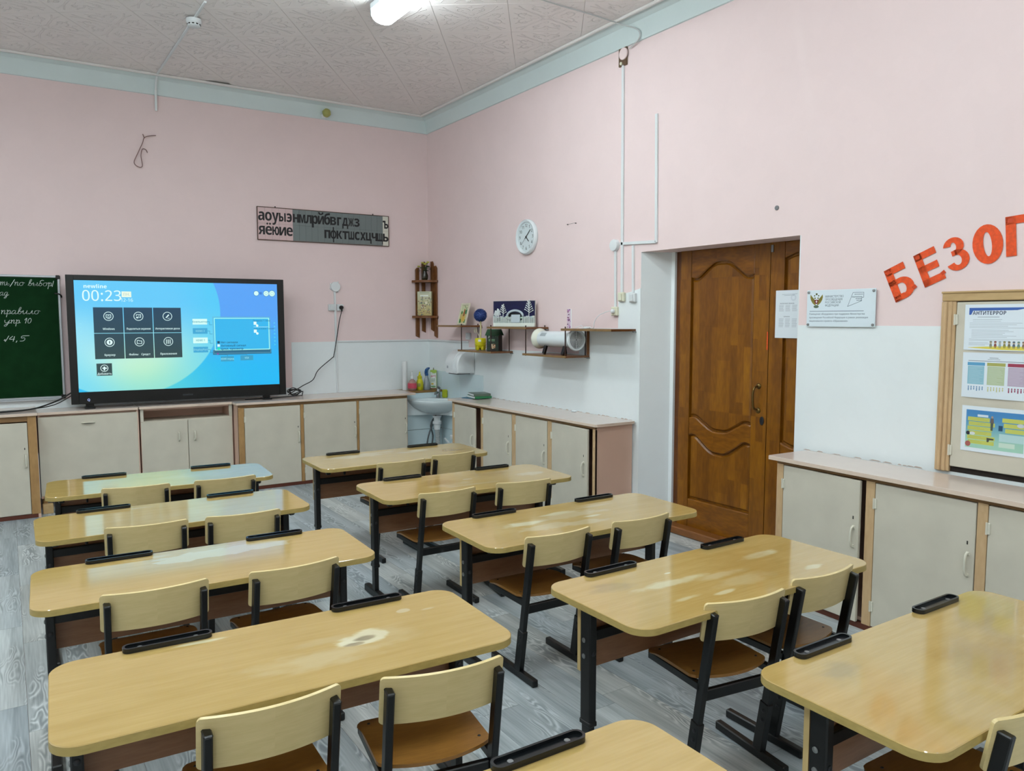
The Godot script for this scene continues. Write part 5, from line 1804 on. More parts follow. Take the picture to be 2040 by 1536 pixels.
# ------------------------------------------------------------------ small things on the front wall and ceiling
func duct(a: Vector3, b: Vector3, w: float, d: float, face: Vector3) -> ArrayMesh:
	var s := mb()
	var side := face.cross((b - a).normalized())
	bar(s, a + face * d / 2, b + face * d / 2, w, d, side, 0.002)
	return s.commit()

func round_box(r: float, d: float) -> ArrayMesh:   # axis +z
	return lathem([Vector2(r, 0), Vector2(r, d * 0.7), Vector2(r * 0.93, d * 0.95), Vector2(r * 0.8, d), Vector2(0, d)], 28, Transform3D(Basis(Vector3(1, 0, 0), Vector3(0, 0, 1), Vector3(0, -1, 0)), Vector3.ZERO))

func socket_mesh(hole: bool) -> Array:
	var body := box(Vector3(0.066, 0.066, 0.028), 0.005, Vector3(0, 0, 0.014))
	var s := mb()
	if hole:
		lathe(s, [Vector2(0.0, 0.0005), Vector2(0.019, 0.0005), Vector2(0.020, 0.004), Vector2(0.023, 0.004), Vector2(0.023, 0.0)], 24, Transform3D(Basis(Vector3(1, 0, 0), Vector3(0, 0, 1), Vector3(0, -1, 0)), Vector3(0, 0, 0.028)))
	else:
		bx(s, Vector3(0, 0, 0.031), Vector3(0.036, 0.05, 0.008), 0.003, Transform3D(Basis(Vector3.RIGHT, 0.06), Vector3.ZERO))
	return [body, s.commit()]

func _front_wall_things() -> void:
	var j := thing("junction_box", "round white junction box on the front wall above the plugged-in socket", "junction box", Vector3(-1.047, 1.863, 0))
	obj("box", round_box(0.05, 0.03), M.white_plastic, j)
	for a in [60.0, 150.0, 200.0, -60.0]:
		var d := Vector3(cos(deg_to_rad(a)), sin(deg_to_rad(a)), 0)
		obj("lug", tubem([d * 0.045 + Vector3(0, 0, 0.012), d * 0.060 + Vector3(0, 0, 0.012)], 0.007), M.white_plastic, j)
	top("cable_duct", duct(Vector3(-1.052, 1.815, 0), Vector3(-1.042, 0.802, 0), 0.02, 0.014, Vector3(0, 0, 1)), M.white_plastic, "white upright cable duct on the front wall from the round box down to the worktop", "cable duct")
	for k in 2:
		var o := thing("wall_socket", ["white wall box left of the upright duct, without a plug", "white wall socket right of the upright duct, with a black plug in it"][k], "socket", Vector3([-1.090, -1.001][k], 1.657, 0))
		var m := socket_mesh(k == 1)
		obj("body", m[0], M.white_plastic, o)
		obj("socket_ring" if k == 1 else "cover", m[1], M.white_plastic, o)
	# loose wire out of the wall
	var s := mb()
	tube(s, smooth([Vector3(-2.649, 3.142, 0.004), Vector3(-2.70, 3.128, 0.03), Vector3(-2.745, 3.105, 0.03), Vector3(-2.76, 3.06, 0.02), Vector3(-2.80, 2.97, 0.02), Vector3(-2.832, 2.89, 0.02), Vector3(-2.80, 2.855, 0.02), Vector3(-2.768, 2.865, 0.02), Vector3(-2.775, 2.95, 0.015), Vector3(-2.762, 3.01, 0.012), Vector3(-2.735, 3.01, 0.012), Vector3(-2.722, 2.985, 0.01)], 5), 0.0035, 6)
	tube(s, [Vector3(-2.745, 3.105, 0.03), Vector3(-2.757, 3.135, 0.035)], 0.004, 6)
	top("loose_wire", s.commit(), mat(Color(0.50, 0.37, 0.35), 0.6), "thin loose wire hanging in a loop from the upper front wall", "wire")
	# detector line: duct on wall and ceiling, detector, small yellow sensor
	var c := thing("ceiling_duct", "thin white cable duct from the smoke detector down over the cornice onto the front wall", "cable duct", Vector3.ZERO)
	obj("wall_length", duct(Vector3(-2.640, 3.35, 0.012), Vector3(-2.640, 3.53, 0.022), 0.018, 0.016, Vector3(0, 0, 1)), M.white_plastic, c)
	s = mb()
	bar(s, Vector3(-2.640, 3.52, 0.03), Vector3(-2.638, 3.625, 0.10), 0.018, 0.01)
	bar(s, Vector3(-2.638, 3.632, 0.10), Vector3(-2.622, 3.632, 1.95), 0.018, 0.012)
	obj("ceiling_length", s.commit(), M.white_plastic, c)
	var det := thing("smoke_detector", "small white round smoke detector with dark slots on the ceiling", "smoke detector", Vector3(-2.628, 3.628, 1.60))
	obj("body", lathem([Vector2(0.0, -0.052), Vector2(0.032, -0.052), Vector2(0.042, -0.046), Vector2(0.044, -0.030), Vector2(0.05, -0.024), Vector2(0.05, 0.0), Vector2(0, 0)], 28), M.white_plastic, det)
	for i in 10:
		var a := TAU * i / 10
		obj("slot", box(Vector3(0.016, 0.008, 0.003), 0.001), M.keyhole, det, Vector3(cos(a) * 0.0435, -0.038, sin(a) * 0.0435), Basis(Vector3.UP, PI / 2 - a))
	var y := thing("alarm_sensor", "small yellowish round sensor on the cornice above the letter board", "sensor", Vector3(-1.119, 3.535, 0.022))
	obj("head", lathem([Vector2(0, -0.035), Vector2(0.03, -0.028), Vector2(0.042, 0.0), Vector2(0.03, 0.03), Vector2(0, 0.04)], 18, Transform3D(Basis(Vector3.RIGHT, 1.0), Vector3(0, 0.0, 0.045))), mat(Color(0.66, 0.66, 0.38), 0.6), y)
	obj("bracket", spanm(Vector3(-0.04, -0.045, 0.0), Vector3(0.0, -0.01, 0.03), 0.004), M.white_plastic, y)

# ------------------------------------------------------------------ sink corner
func bottle(prof: Array, at: Vector3, yaw := 0.0, squash := 0.7) -> ArrayMesh:
	return lathem(prof, 20, Transform3D(Basis.from_scale(Vector3(1, 1, squash)), Vector3.ZERO))

func _sink_corner() -> void:
	# tiled ledge that carries the basin
	var o := thing("tiled_ledge", "white tiled ledge with a wooden top board behind the washbasin in the corner", "ledge", Vector3(0, 0, 0))
	obj("core", spanm(Vector3(-0.478, 0, 0.004), Vector3(-0.004, 0.778, 0.292)), M.grout, o)
	for r in [[-0.476, 0.002, -0.062, 0.394], [-0.059, 0.002, -0.004, 0.394], [-0.476, 0.398, -0.004, 0.778]]:
		obj("tile", spanm(Vector3(r[0], r[1], 0.290), Vector3(r[2], r[3], 0.300), 0.0015), M.tile, o)
	obj("board", spanm(Vector3(-0.396, 0.779, 0.004), Vector3(-0.004, 0.800, 0.305), 0.003), M.shelf_edge, o)
	# wall tiles of the door wall beside it
	var w := get_node("wall_right") as Node3D
	for r in [[0.31, 0.687, 0.40, 0.997], [0.690, 1.138, 0.40, 0.997], [0.31, 0.687, 0.0, 0.397], [0.690, 1.138, 0.0, 0.397], [0.005, 0.307, 0.803, 0.997]]:
		obj("tile", spanm(Vector3(-0.009, r[2], r[0]), Vector3(-0.0025, r[3], r[1]), 0.0015), M.tile, w)
	# quarter-round corner basin
	var b := thing("washbasin", "white quarter-round corner washbasin with plastic trap below", "washbasin", Vector3(-0.012, 0, 0.304))
	var R := 0.40
	var s := mb()
	var n := 22
	var prof := [Vector2(0.10, 0.545), Vector2(0.35, 0.555), Vector2(0.62, 0.585), Vector2(0.86, 0.635), Vector2(0.97, 0.685), Vector2(1.0, 0.712), Vector2(0.99, 0.720), Vector2(0.92, 0.720), Vector2(0.86, 0.700), Vector2(0.72, 0.640), Vector2(0.45, 0.610), Vector2(0.25, 0.604)]
	var shape := func(a: float, k: float) -> Vector2:   # superellipse quarter reaching along both walls
		var e := 0.78
		return Vector2(-pow(maxf(0.0, cos(a)), e) * R * k, pow(maxf(0.0, sin(a)), e) * R * k)
	var grid: Array = []
	for i in n + 1:
		var a := PI / 2 * i / n
		var row: Array = []
		for p in prof:
			var q: Vector2 = shape.call(a, p.x)
			row.append(Vector3(q.x, p.y, q.y))
		grid.append(row)
	for i in n:
		for j in prof.size() - 1:
			var P := [grid[i][j], grid[i + 1][j], grid[i + 1][j + 1], grid[i][j + 1]]
			var N: Array = []
			for q in [[i, j], [i + 1, j], [i + 1, j + 1], [i, j + 1]]:
				var du: Vector3 = grid[mini(q[0] + 1, n)][q[1]] - grid[maxi(q[0] - 1, 0)][q[1]]
				var dv: Vector3 = grid[q[0]][mini(q[1] + 1, prof.size() - 1)] - grid[q[0]][maxi(q[1] - 1, 0)]
				N.append(-du.cross(dv).normalized())
			quad_n(s, P, N)
	# back deck along the corner
	var deck := PackedVector2Array([Vector2(0, 0), Vector2(-R, 0), Vector2(-R * 0.86, 0.03), Vector2(-0.20, 0.07), Vector2(-0.13, 0.13), Vector2(-0.07, 0.20), Vector2(-0.03, R * 0.86), Vector2(0, R)])
	var dp := PackedVector2Array()
	for p in deck:
		dp.append(Vector2(p.x, -p.y))
	prism(s, dp, 0.17, Transform3D(Basis(Vector3.RIGHT, Vector3(0, 0, -1), Vector3.UP), Vector3(0, 0.555, 0)), 0.006)
	var bowl := obj("bowl", s.commit(), M.ceramic, b)
	obj("overflow", lathem([Vector2(0, 0.002), Vector2(0.010, 0.002), Vector2(0.012, 0.0)], 12, Transform3D(Basis(Vector3(1, 0, 0), 1.2), Vector3.ZERO)), M.keyhole, bowl, Vector3(-0.105, 0.672, 0.155), Basis(Vector3.UP, -PI / 4))
	s = mb()
	lathe(s, [Vector2(0.0, 0.40), Vector2(0.030, 0.40), Vector2(0.034, 0.43), Vector2(0.034, 0.455), Vector2(0.045, 0.46), Vector2(0.045, 0.488), Vector2(0.034, 0.492), Vector2(0.034, 0.52), Vector2(0.042, 0.53), Vector2(0.05, 0.548)], 18, Transform3D(Basis.IDENTITY, Vector3(-0.12, 0, 0.12)))
	obj("trap", s.commit(), M.white_plastic, b)
	s = mb()
	for i in 16:
		var y := 0.40 - i * 0.014
		lathe(s, [Vector2(0.020, y), Vector2(0.025, y - 0.005), Vector2(0.025, y - 0.009), Vector2(0.020, y - 0.014)], 14, Transform3D(Basis.IDENTITY, Vector3(-0.12 + i * 0.001, 0, 0.12)))
	tube(s, [Vector3(-0.104, 0.18, 0.12), Vector3(-0.10, 0.05, 0.11), Vector3(-0.10, 0.0, 0.10)], 0.022, 12)
	obj("waste_hose", s.commit(), mat(Color(0.68, 0.70, 0.70), 0.4), b)
	for k in 2:
		s = mb()
		tube(s, smooth([Vector3(-0.10 - k * 0.01, 0.54, 0.07), Vector3(-0.16 - k * 0.02, 0.45, 0.09), Vector3(-0.21 + k * 0.05, 0.34, 0.10), Vector3(-0.23 + k * 0.06, 0.22, 0.10), Vector3(-0.20 + k * 0.10, 0.12, 0.06), Vector3(-0.12 + k * 0.06, 0.10, 0.02)], 5), 0.008, 8)
		obj("supply_hose", s.commit(), mat(Color(0.34, 0.36, 0.37), 0.35, 0.5), b)
	s = mb()
	tube(s, smooth([Vector3(-0.02, 0.20, 0.28), Vector3(-0.05, 0.27, 0.24), Vector3(-0.09, 0.32, 0.22)], 4), 0.010, 8)
	tube(s, [Vector3(-0.006, 0.33, 0.30), Vector3(-0.055, 0.33, 0.30)], 0.018, 10)
	tube(s, [Vector3(-0.006, 0.27, 0.33), Vector3(-0.065, 0.27, 0.33)], 0.022, 10)
	bx(s, Vector3(-0.05, 0.345, 0.30), Vector3(0.02, 0.03, 0.05), 0.008)
	obj("water_pipes", s.commit(), M.white_plastic, b)
	var fz := thing("faucet", "chrome single-lever faucet at the back corner of the washbasin", "faucet", Vector3(-0.095, 0.7265, 0.385), -45)
	s = mb()
	lathe(s, [Vector2(0, 0), Vector2(0.026, 0), Vector2(0.026, 0.004), Vector2(0.022, 0.008), Vector2(0.021, 0.085), Vector2(0.019, 0.095), Vector2(0, 0.098)], 20)
	tube(s, [Vector3(0, 0.055, 0.012), Vector3(0, 0.062, 0.07), Vector3(0, 0.055, 0.10), Vector3(0, 0.042, 0.108)], 0.011, 12)
	obj("body", s.commit(), M.chrome, fz)
	s = mb()
	bx(s, Vector3(0, 0.108, 0.02), Vector3(0.026, 0.010, 0.075), 0.004, Transform3D(Basis(Vector3.RIGHT, -0.35), Vector3(0, 0, 0)))
	obj("lever", s.commit(), M.chrome, fz)
	top("sponge", box(Vector3(0.055, 0.085, 0.028), 0.008, Vector3(0, 0.0425, 0)), mat(Color(0.62, 0.66, 0.14), 0.9), "yellow-green sponge standing behind the faucet on the washbasin", "sponge", Vector3(-0.034, 0.7262, 0.415), Basis(Vector3.UP, -0.6))
	# bottles on the ledge
	var y := 0.8005
	top("paper_roll", lathem([Vector2(0.012, 0), Vector2(0.026, 0), Vector2(0.026, 0.30), Vector2(0.012, 0.30), Vector2(0.012, 0.0)], 20), mat(Color(0.85, 0.86, 0.86), 0.9), "tall white paper roll standing at the left end of the bottles by the sink", "paper roll", Vector3(-0.362, y, 0.150))
	var t := thing("soap_bottle", "rounded pump bottle with a pink label, leftmost of the bottles by the sink", "bottle", Vector3(-0.318, y, 0.235), -40)
	var clear := mat(Color(0.70, 0.55, 0.52), 0.15)
	obj("body", lathem([Vector2(0, 0), Vector2(0.034, 0), Vector2(0.044, 0.012), Vector2(0.050, 0.045), Vector2(0.046, 0.08), Vector2(0.030, 0.105), Vector2(0.014, 0.115), Vector2(0.014, 0.122), Vector2(0, 0.122)], 24, Transform3D(Basis.from_scale(Vector3(1, 1, 0.62)), Vector3.ZERO)), clear, t)
	s = mb()
	for i in 12:
		var a0 := deg_to_rad(20.0 + i * 140.0 / 12)
		var a1 := deg_to_rad(20.0 + (i + 1) * 140.0 / 12)
		quad(s, Vector3(cos(a0) * 0.051, 0.025, sin(a0) * 0.032), Vector3(cos(a1) * 0.051, 0.025, sin(a1) * 0.032), Vector3(cos(a1) * 0.0495, 0.078, sin(a1) * 0.031), Vector3(cos(a0) * 0.0495, 0.078, sin(a0) * 0.031), Vector3(0, 0, 1))
	obj("label", s.commit(), mat(Color(0.72, 0.24, 0.32), 0.4), t)
	s = mb()
	lathe(s, [Vector2(0, 0.122), Vector2(0.016, 0.122), Vector2(0.016, 0.145), Vector2(0.006, 0.148), Vector2(0.005, 0.205), Vector2(0, 0.205)], 14)
	bx(s, Vector3(0, 0.20, 0.016), Vector3(0.012, 0.008, 0.045), 0.003)
	obj("pump", s.commit(), M.white_plastic, t)
	var yellow := mat(Color(0.80, 0.78, 0.12), 0.35)
	t = thing("detergent_bottle", "bright yellow bottle with push-pull cap, second of the bottles by the sink", "bottle", Vector3(-0.226, y, 0.222), -40)
	obj("body", lathem([Vector2(0, 0), Vector2(0.034, 0), Vector2(0.038, 0.01), Vector2(0.038, 0.08), Vector2(0.030, 0.105), Vector2(0.022, 0.118), Vector2(0.026, 0.13), Vector2(0.024, 0.145), Vector2(0.012, 0.155), Vector2(0, 0.155)], 22, Transform3D(Basis.from_scale(Vector3(1, 1, 0.62)), Vector3.ZERO)), yellow, t)
	obj("cap", lathem([Vector2(0, 0.155), Vector2(0.012, 0.155), Vector2(0.011, 0.17), Vector2(0.006, 0.175), Vector2(0.009, 0.19), Vector2(0, 0.195)], 14), yellow, t)
	obj("label", sheet(0.03, 0.035, 0.001), mat(Color(0.62, 0.62, 0.30), 0.5), t, Vector3(0, 0.055, 0.0235))
	t = thing("spray_bottle", "clear spray bottle with a blue trigger head by the sink", "bottle", Vector3(-0.140, y, 0.212), 35)
	var smoke := mat(Color(0.55, 0.58, 0.60), 0.12)
	obj("body", lathem([Vector2(0, 0), Vector2(0.042, 0), Vector2(0.045, 0.01), Vector2(0.042, 0.05), Vector2(0.030, 0.105), Vector2(0.020, 0.135), Vector2(0.016, 0.15), Vector2(0, 0.15)], 22, Transform3D(Basis.from_scale(Vector3(1, 1, 0.8)), Vector3.ZERO)), smoke, t)
	var blue := mat(Color(0.10, 0.30, 0.52), 0.35)
	s = mb()
	lathe(s, [Vector2(0, 0.148), Vector2(0.019, 0.148), Vector2(0.018, 0.175), Vector2(0, 0.178)], 16)
	prism(s, PackedVector2Array([Vector2(-0.026, 0.186), Vector2(-0.018, 0.172), Vector2(0.016, 0.172), Vector2(0.024, 0.205), Vector2(0.052, 0.214), Vector2(0.052, 0.232), Vector2(0.02, 0.228), Vector2(-0.012, 0.214)]), 0.024, Transform3D(Basis.IDENTITY, Vector3(0, 0, -0.012)), 0.003)
	obj("trigger_head", s.commit(), blue, t)
	obj("trigger", tubem(smooth([Vector3(-0.018, 0.195, 0), Vector3(-0.034, 0.182, 0), Vector3(-0.036, 0.165, 0)], 4), 0.005, 8), blue, t)
	t = thing("cleaner_bottle", "flat white and green bottle with red lettering, rightmost of the bottles by the sink", "bottle", Vector3(-0.052, y, 0.200), -34)
	var im := image(96, 256, Color(0.80, 0.84, 0.80))
	im.fill_rect(Rect2i(0, 0, 96, 26), Color(0.62, 0.74, 0.30))
	fill_disc(im, Vector2(60, 28), 34, Color(0.62, 0.74, 0.30), 14)
	fill_disc(im, Vector2(50, 84), 40, Color(0.90, 0.92, 0.92), 22)
	write(im, "BETTI", Vector2(48, 84), 36, Color(0.62, 0.10, 0.18), bold, 0.86, true)
	grey_lines(im, 12, 84, 118, 5, 9, Color(0.30, 0.42, 0.32, 0.8), 61, 3.0)
	im.fill_rect(Rect2i(14, 176, 40, 22), Color(0.78, 0.66, 0.24))
	im.fill_rect(Rect2i(50, 170, 34, 26), Color(0.86, 0.88, 0.84))
	fill_disc(im, Vector2(48, 226), 40, Color(0.42, 0.62, 0.42), 12)
	im.fill_rect(Rect2i(0, 246, 96, 10), Color(0.50, 0.24, 0.12))
	obj("body", box(Vector3(0.070, 0.205, 0.034), 0.008, Vector3(0, 0.1025, 0)), mat(Color(0.62, 0.72, 0.42), 0.4), t)
	obj("label", sheet(0.062, 0.197, 0.0008), print_mat(im, 0.35), t, Vector3(0, 0.1025, 0.0172))
	obj("cap", lathem([Vector2(0, 0.205), Vector2(0.010, 0.205), Vector2(0.006, 0.212), Vector2(0.003, 0.228), Vector2(0, 0.228)], 12), mat(Color(0.42, 0.44, 0.30), 0.4), t)
	# hand dryer on the door wall
	t = thing("hand_dryer", "white hand dryer with curved front on the wall above the washbasin", "hand dryer", Vector3(0, 1.010, 0.985))
	var poly := PackedVector2Array([Vector2(0.001, 0), Vector2(0.20, 0.004)])
	for i in 13:
		var a := PI / 2 * i / 12
		poly.append(Vector2(0.06 + 0.145 * cos(a), 0.085 + 0.145 * sin(a)))
	poly.append(Vector2(0.001, 0.232))
	s = mb()
	prism(s, poly, 0.235, Transform3D(Basis(Vector3(-1, 0, 0), Vector3.UP, Vector3(0, 0, 1)), Vector3(0, 0, -0.235)), 0.012)
	obj("cover", s.commit(), M.white_plastic, t)
	for zz in [-0.050, -0.075]:
		s = mb()
		var rib: Array = [Vector3(-0.2035, 0.012, zz)]
		for i in 16:
			var a := PI / 2 * i / 15
			rib.append(Vector3(-(0.06 + 0.147 * cos(a)), 0.085 + 0.147 * sin(a), zz))
		tube(s, rib, 0.006, 8)
		obj("rib", s.commit(), M.white_plastic, t)
	obj("outlet", spanm(Vector3(-0.19, -0.006, -0.20), Vector3(-0.04, 0.004, -0.03), 0.002), M.black_plastic, t)
	obj("sensor_window", spanm(Vector3(-0.2075, 0.05, -0.205), Vector3(-0.19, 0.075, -0.180), 0.002), mat(Color(0.62, 0.64, 0.66), 0.3), t)
	# socket and outlet above, end of the dado trim
	t = thing("wall_socket", "small white socket above the dado trim over the hand dryer", "socket", Vector3(0, 1.372, 0.875), -90)
	var m := socket_mesh(true)
	obj("body", m[0], M.white_plastic, t)
	obj("socket_ring", m[1], M.white_plastic, t)
	# books on the worktop
	var g := "schoolbooks on the worktop beside the sink"
	var bm := func(label: String, col: Color, at: Vector3, yaw: float, sz: Vector3) -> void:
		var q := thing("book", label, "book", at, yaw, g)
		obj("pages", box(Vector3(sz.x - 0.006, sz.y - 0.004, sz.z - 0.008), 0.0, Vector3(-0.002, sz.y / 2, 0)), M.paper, q)
		var c := mat(col, 0.35)
		obj("cover", box(Vector3(sz.x, 0.0022, sz.z), 0.0008, Vector3(0, sz.y - 0.0011, 0)), c, q)
		obj("cover", box(Vector3(sz.x, 0.0022, sz.z), 0.0008, Vector3(0, 0.0011, 0)), c, q)
		obj("spine", box(Vector3(0.0022, sz.y, sz.z), 0.0008, Vector3(sz.x / 2 - 0.001, sz.y / 2, 0)), c, q)
	bm.call("thin blue booklet at the bottom of the books beside the sink", Color(0.24, 0.44, 0.54), Vector3(-0.150, 0.7975, 1.235), 200.0, Vector3(0.15, 0.006, 0.21))
	bm.call("green and white schoolbook, lower of the two thick books beside the sink", Color(0.16, 0.46, 0.28), Vector3(-0.130, 0.8040, 1.275), 262.0, Vector3(0.20, 0.022, 0.17))
	bm.call("grey-green schoolbook, topmost of the pile beside the sink", Color(0.34, 0.40, 0.34), Vector3(-0.130, 0.8265, 1.275), 256.0, Vector3(0.20, 0.022, 0.165))
	top("paper_scrap", box(Vector3(0.03, 0.012, 0.04), 0.004, Vector3(0, 0.006, 0)), M.paper, "small crumpled white scrap at the back of the worktop near the door", "paper scrap", Vector3(-0.05, 0.7975, 2.62))

# ------------------------------------------------------------------ corner shelf of slats
func _corner_shelf() -> void:
	var o := thing("corner_shelf", "brown wooden corner shelf of upright slats with two small boards in the room corner", "shelf", Vector3(0, 0, 0))
	var slat := func(front: bool, a: float, w: float, y0: float, y1: float, rise: float) -> void:
		var p := PackedVector2Array([Vector2(0, y0 + 0.02), Vector2(w, y0), Vector2(w, y1 - (0.0 if rise > 0 else 0.025)), Vector2(w * 0.6, y1), Vector2(w * 0.3, y1 - 0.005), Vector2(0, y1 - (0.025 if rise > 0 else 0.0))])
		var s := mb()
		if front:
			prism(s, p, 0.014, Transform3D(Basis.IDENTITY, Vector3(a, 0, 0.004)), 0.003)
		else:
			prism(s, p, 0.014, Transform3D(Basis(Vector3(0, 0, 1), Vector3(0, 1, 0), Vector3(-1, 0, 0)), Vector3(-0.004, 0, a)), 0.003)
		obj("slat", s.commit(), M.slat, o)
	slat.call(true, -0.160, 0.044, 1.340, 2.085, 1.0)
	slat.call(true, -0.086, 0.043, 1.395, 2.150, 1.0)
	slat.call(false, 0.082, 0.056, 1.410, 2.150, -1.0)
	slat.call(false, 0.156, 0.060, 1.342, 2.100, -1.0)
	for y in [1.552, 1.926]:
		var p := PackedVector2Array([Vector2(-0.006, 0.006), Vector2(-0.200, 0.006), Vector2(-0.208, 0.022), Vector2(-0.196, 0.040)])
		for i in 9:
			var a := PI / 2 * i / 8
			p.append(Vector2(-0.05 - 0.13 * cos(a), 0.06 + 0.135 * sin(a)))
		p.append(Vector2(-0.040, 0.228)); p.append(Vector2(-0.022, 0.242)); p.append(Vector2(-0.006, 0.232))
		var q := PackedVector2Array()
		for v in p:
			q.append(Vector2(v.x, -v.y))
		var s := mb()
		prism(s, q, 0.024, Transform3D(Basis(Vector3.RIGHT, Vector3(0, 0, -1), Vector3.UP), Vector3(0, y, 0)), 0.004)
		obj("shelf_board", s.commit(), M.slat, o)
	# vase with artificial flowers, and a flowered gift box
	var v := thing("flower_vase", "small dark vase with yellow-green artificial flowers on the corner shelf's upper board", "vase", Vector3(-0.095, 1.9505, 0.105))
	obj("vase", lathem([Vector2(0, 0), Vector2(0.026, 0), Vector2(0.034, 0.02), Vector2(0.036, 0.045), Vector2(0.024, 0.08), Vector2(0.022, 0.095), Vector2(0.028, 0.102), Vector2(0.022, 0.10), Vector2(0.018, 0.085), Vector2(0.0, 0.08)], 18), mat(Color(0.14, 0.13, 0.07), 0.25), v)
	var r := RandomNumberGenerator.new()
	r.seed = 5
	var ls := mb()
	var fs := mb()
	for i in 12:
		var a := r.randf() * TAU
		var reach := r.randf_range(0.02, 0.07)
		var e := Vector3(cos(a) * reach, r.randf_range(0.12, 0.19), sin(a) * reach)
		tube(ls, [Vector3(0, 0.09, 0), Vector3(e.x * 0.5, 0.12, e.z * 0.5), e], 0.002, 5)
		for k in 3:
			var b2 := a + r.randf_range(-1.0, 1.0)
			var d := Vector3(cos(b2), r.randf_range(-0.5, 0.3), sin(b2)) * 0.045
			var sd := d.cross(Vector3.UP).normalized() * 0.012
			quad(ls, e * 0.8, e * 0.8 + d * 0.5 + sd, e * 0.8 + d, e * 0.8 + d * 0.5 - sd, Vector3.UP)
			quad(ls, e * 0.8, e * 0.8 + d * 0.5 + sd, e * 0.8 + d, e * 0.8 + d * 0.5 - sd, Vector3.DOWN)
		if i % 2 == 0:
			lathe(fs, [Vector2(0, -0.008), Vector2(0.014, -0.002), Vector2(0.018, 0.006), Vector2(0.008, 0.010), Vector2(0, 0.008)], 10, Transform3D(Basis(Vector3(1, 0, 0), r.randf_range(-0.8, 0.8)), e))
	obj("leaves", ls.commit(), mat(Color(0.13, 0.24, 0.07), 0.6), v)
	obj("flowers", fs.commit(), mat(Color(0.74, 0.72, 0.30), 0.6), v)
	var im := image(160, 256, Color(0.72, 0.71, 0.54))
	for yy in 256:
		im.fill_rect(Rect2i(0, yy, 160, 1), Color(0.76, 0.78, 0.68).lerp(Color(0.72, 0.64, 0.40), yy / 255.0))
	r.seed = 9
	for i in 46:
		var c := Vector2(r.randf_range(10, 150), r.randf_range(70, 250))
		var e := c + Vector2(r.randf_range(-24, 24), r.randf_range(-26, 10))
		stroke(im, [c, (c + e) / 2 + Vector2(4, 0), e], 3.0, Color(0.22, 0.34, 0.30, 0.8))
		fill_disc(im, e, 7, [Color(0.30, 0.42, 0.40), Color(0.36, 0.32, 0.42), Color(0.84, 0.84, 0.72), Color(0.52, 0.30, 0.26)][i % 4], 4)
	fill_disc(im, Vector2(100, 120), 15, Color(0.86, 0.84, 0.74))
	fill_disc(im, Vector2(62, 150), 12, Color(0.58, 0.46, 0.40))
	im.fill_rect(Rect2i(30, 36, 94, 16), Color(0.90, 0.92, 0.88))
	stroke(im, [Vector2(24, 14), Vector2(136, 14)], 3.0, Color(0.4, 0.42, 0.36))
	var bxo := thing("gift_box", "flat box printed with flowers and a white label on the corner shelf's lower board", "box", Vector3(-0.098, 1.5765, 0.112), -45)
	obj("body", box(Vector3(0.158, 0.255, 0.045), 0.003, Vector3(0, 0.1275, 0)), mat(Color(0.60, 0.56, 0.40), 0.4), bxo)
	obj("printed_front", sheet(0.154, 0.251, 0.0006), print_mat(im, 0.25), bxo, Vector3(0, 0.1275, 0.0226))

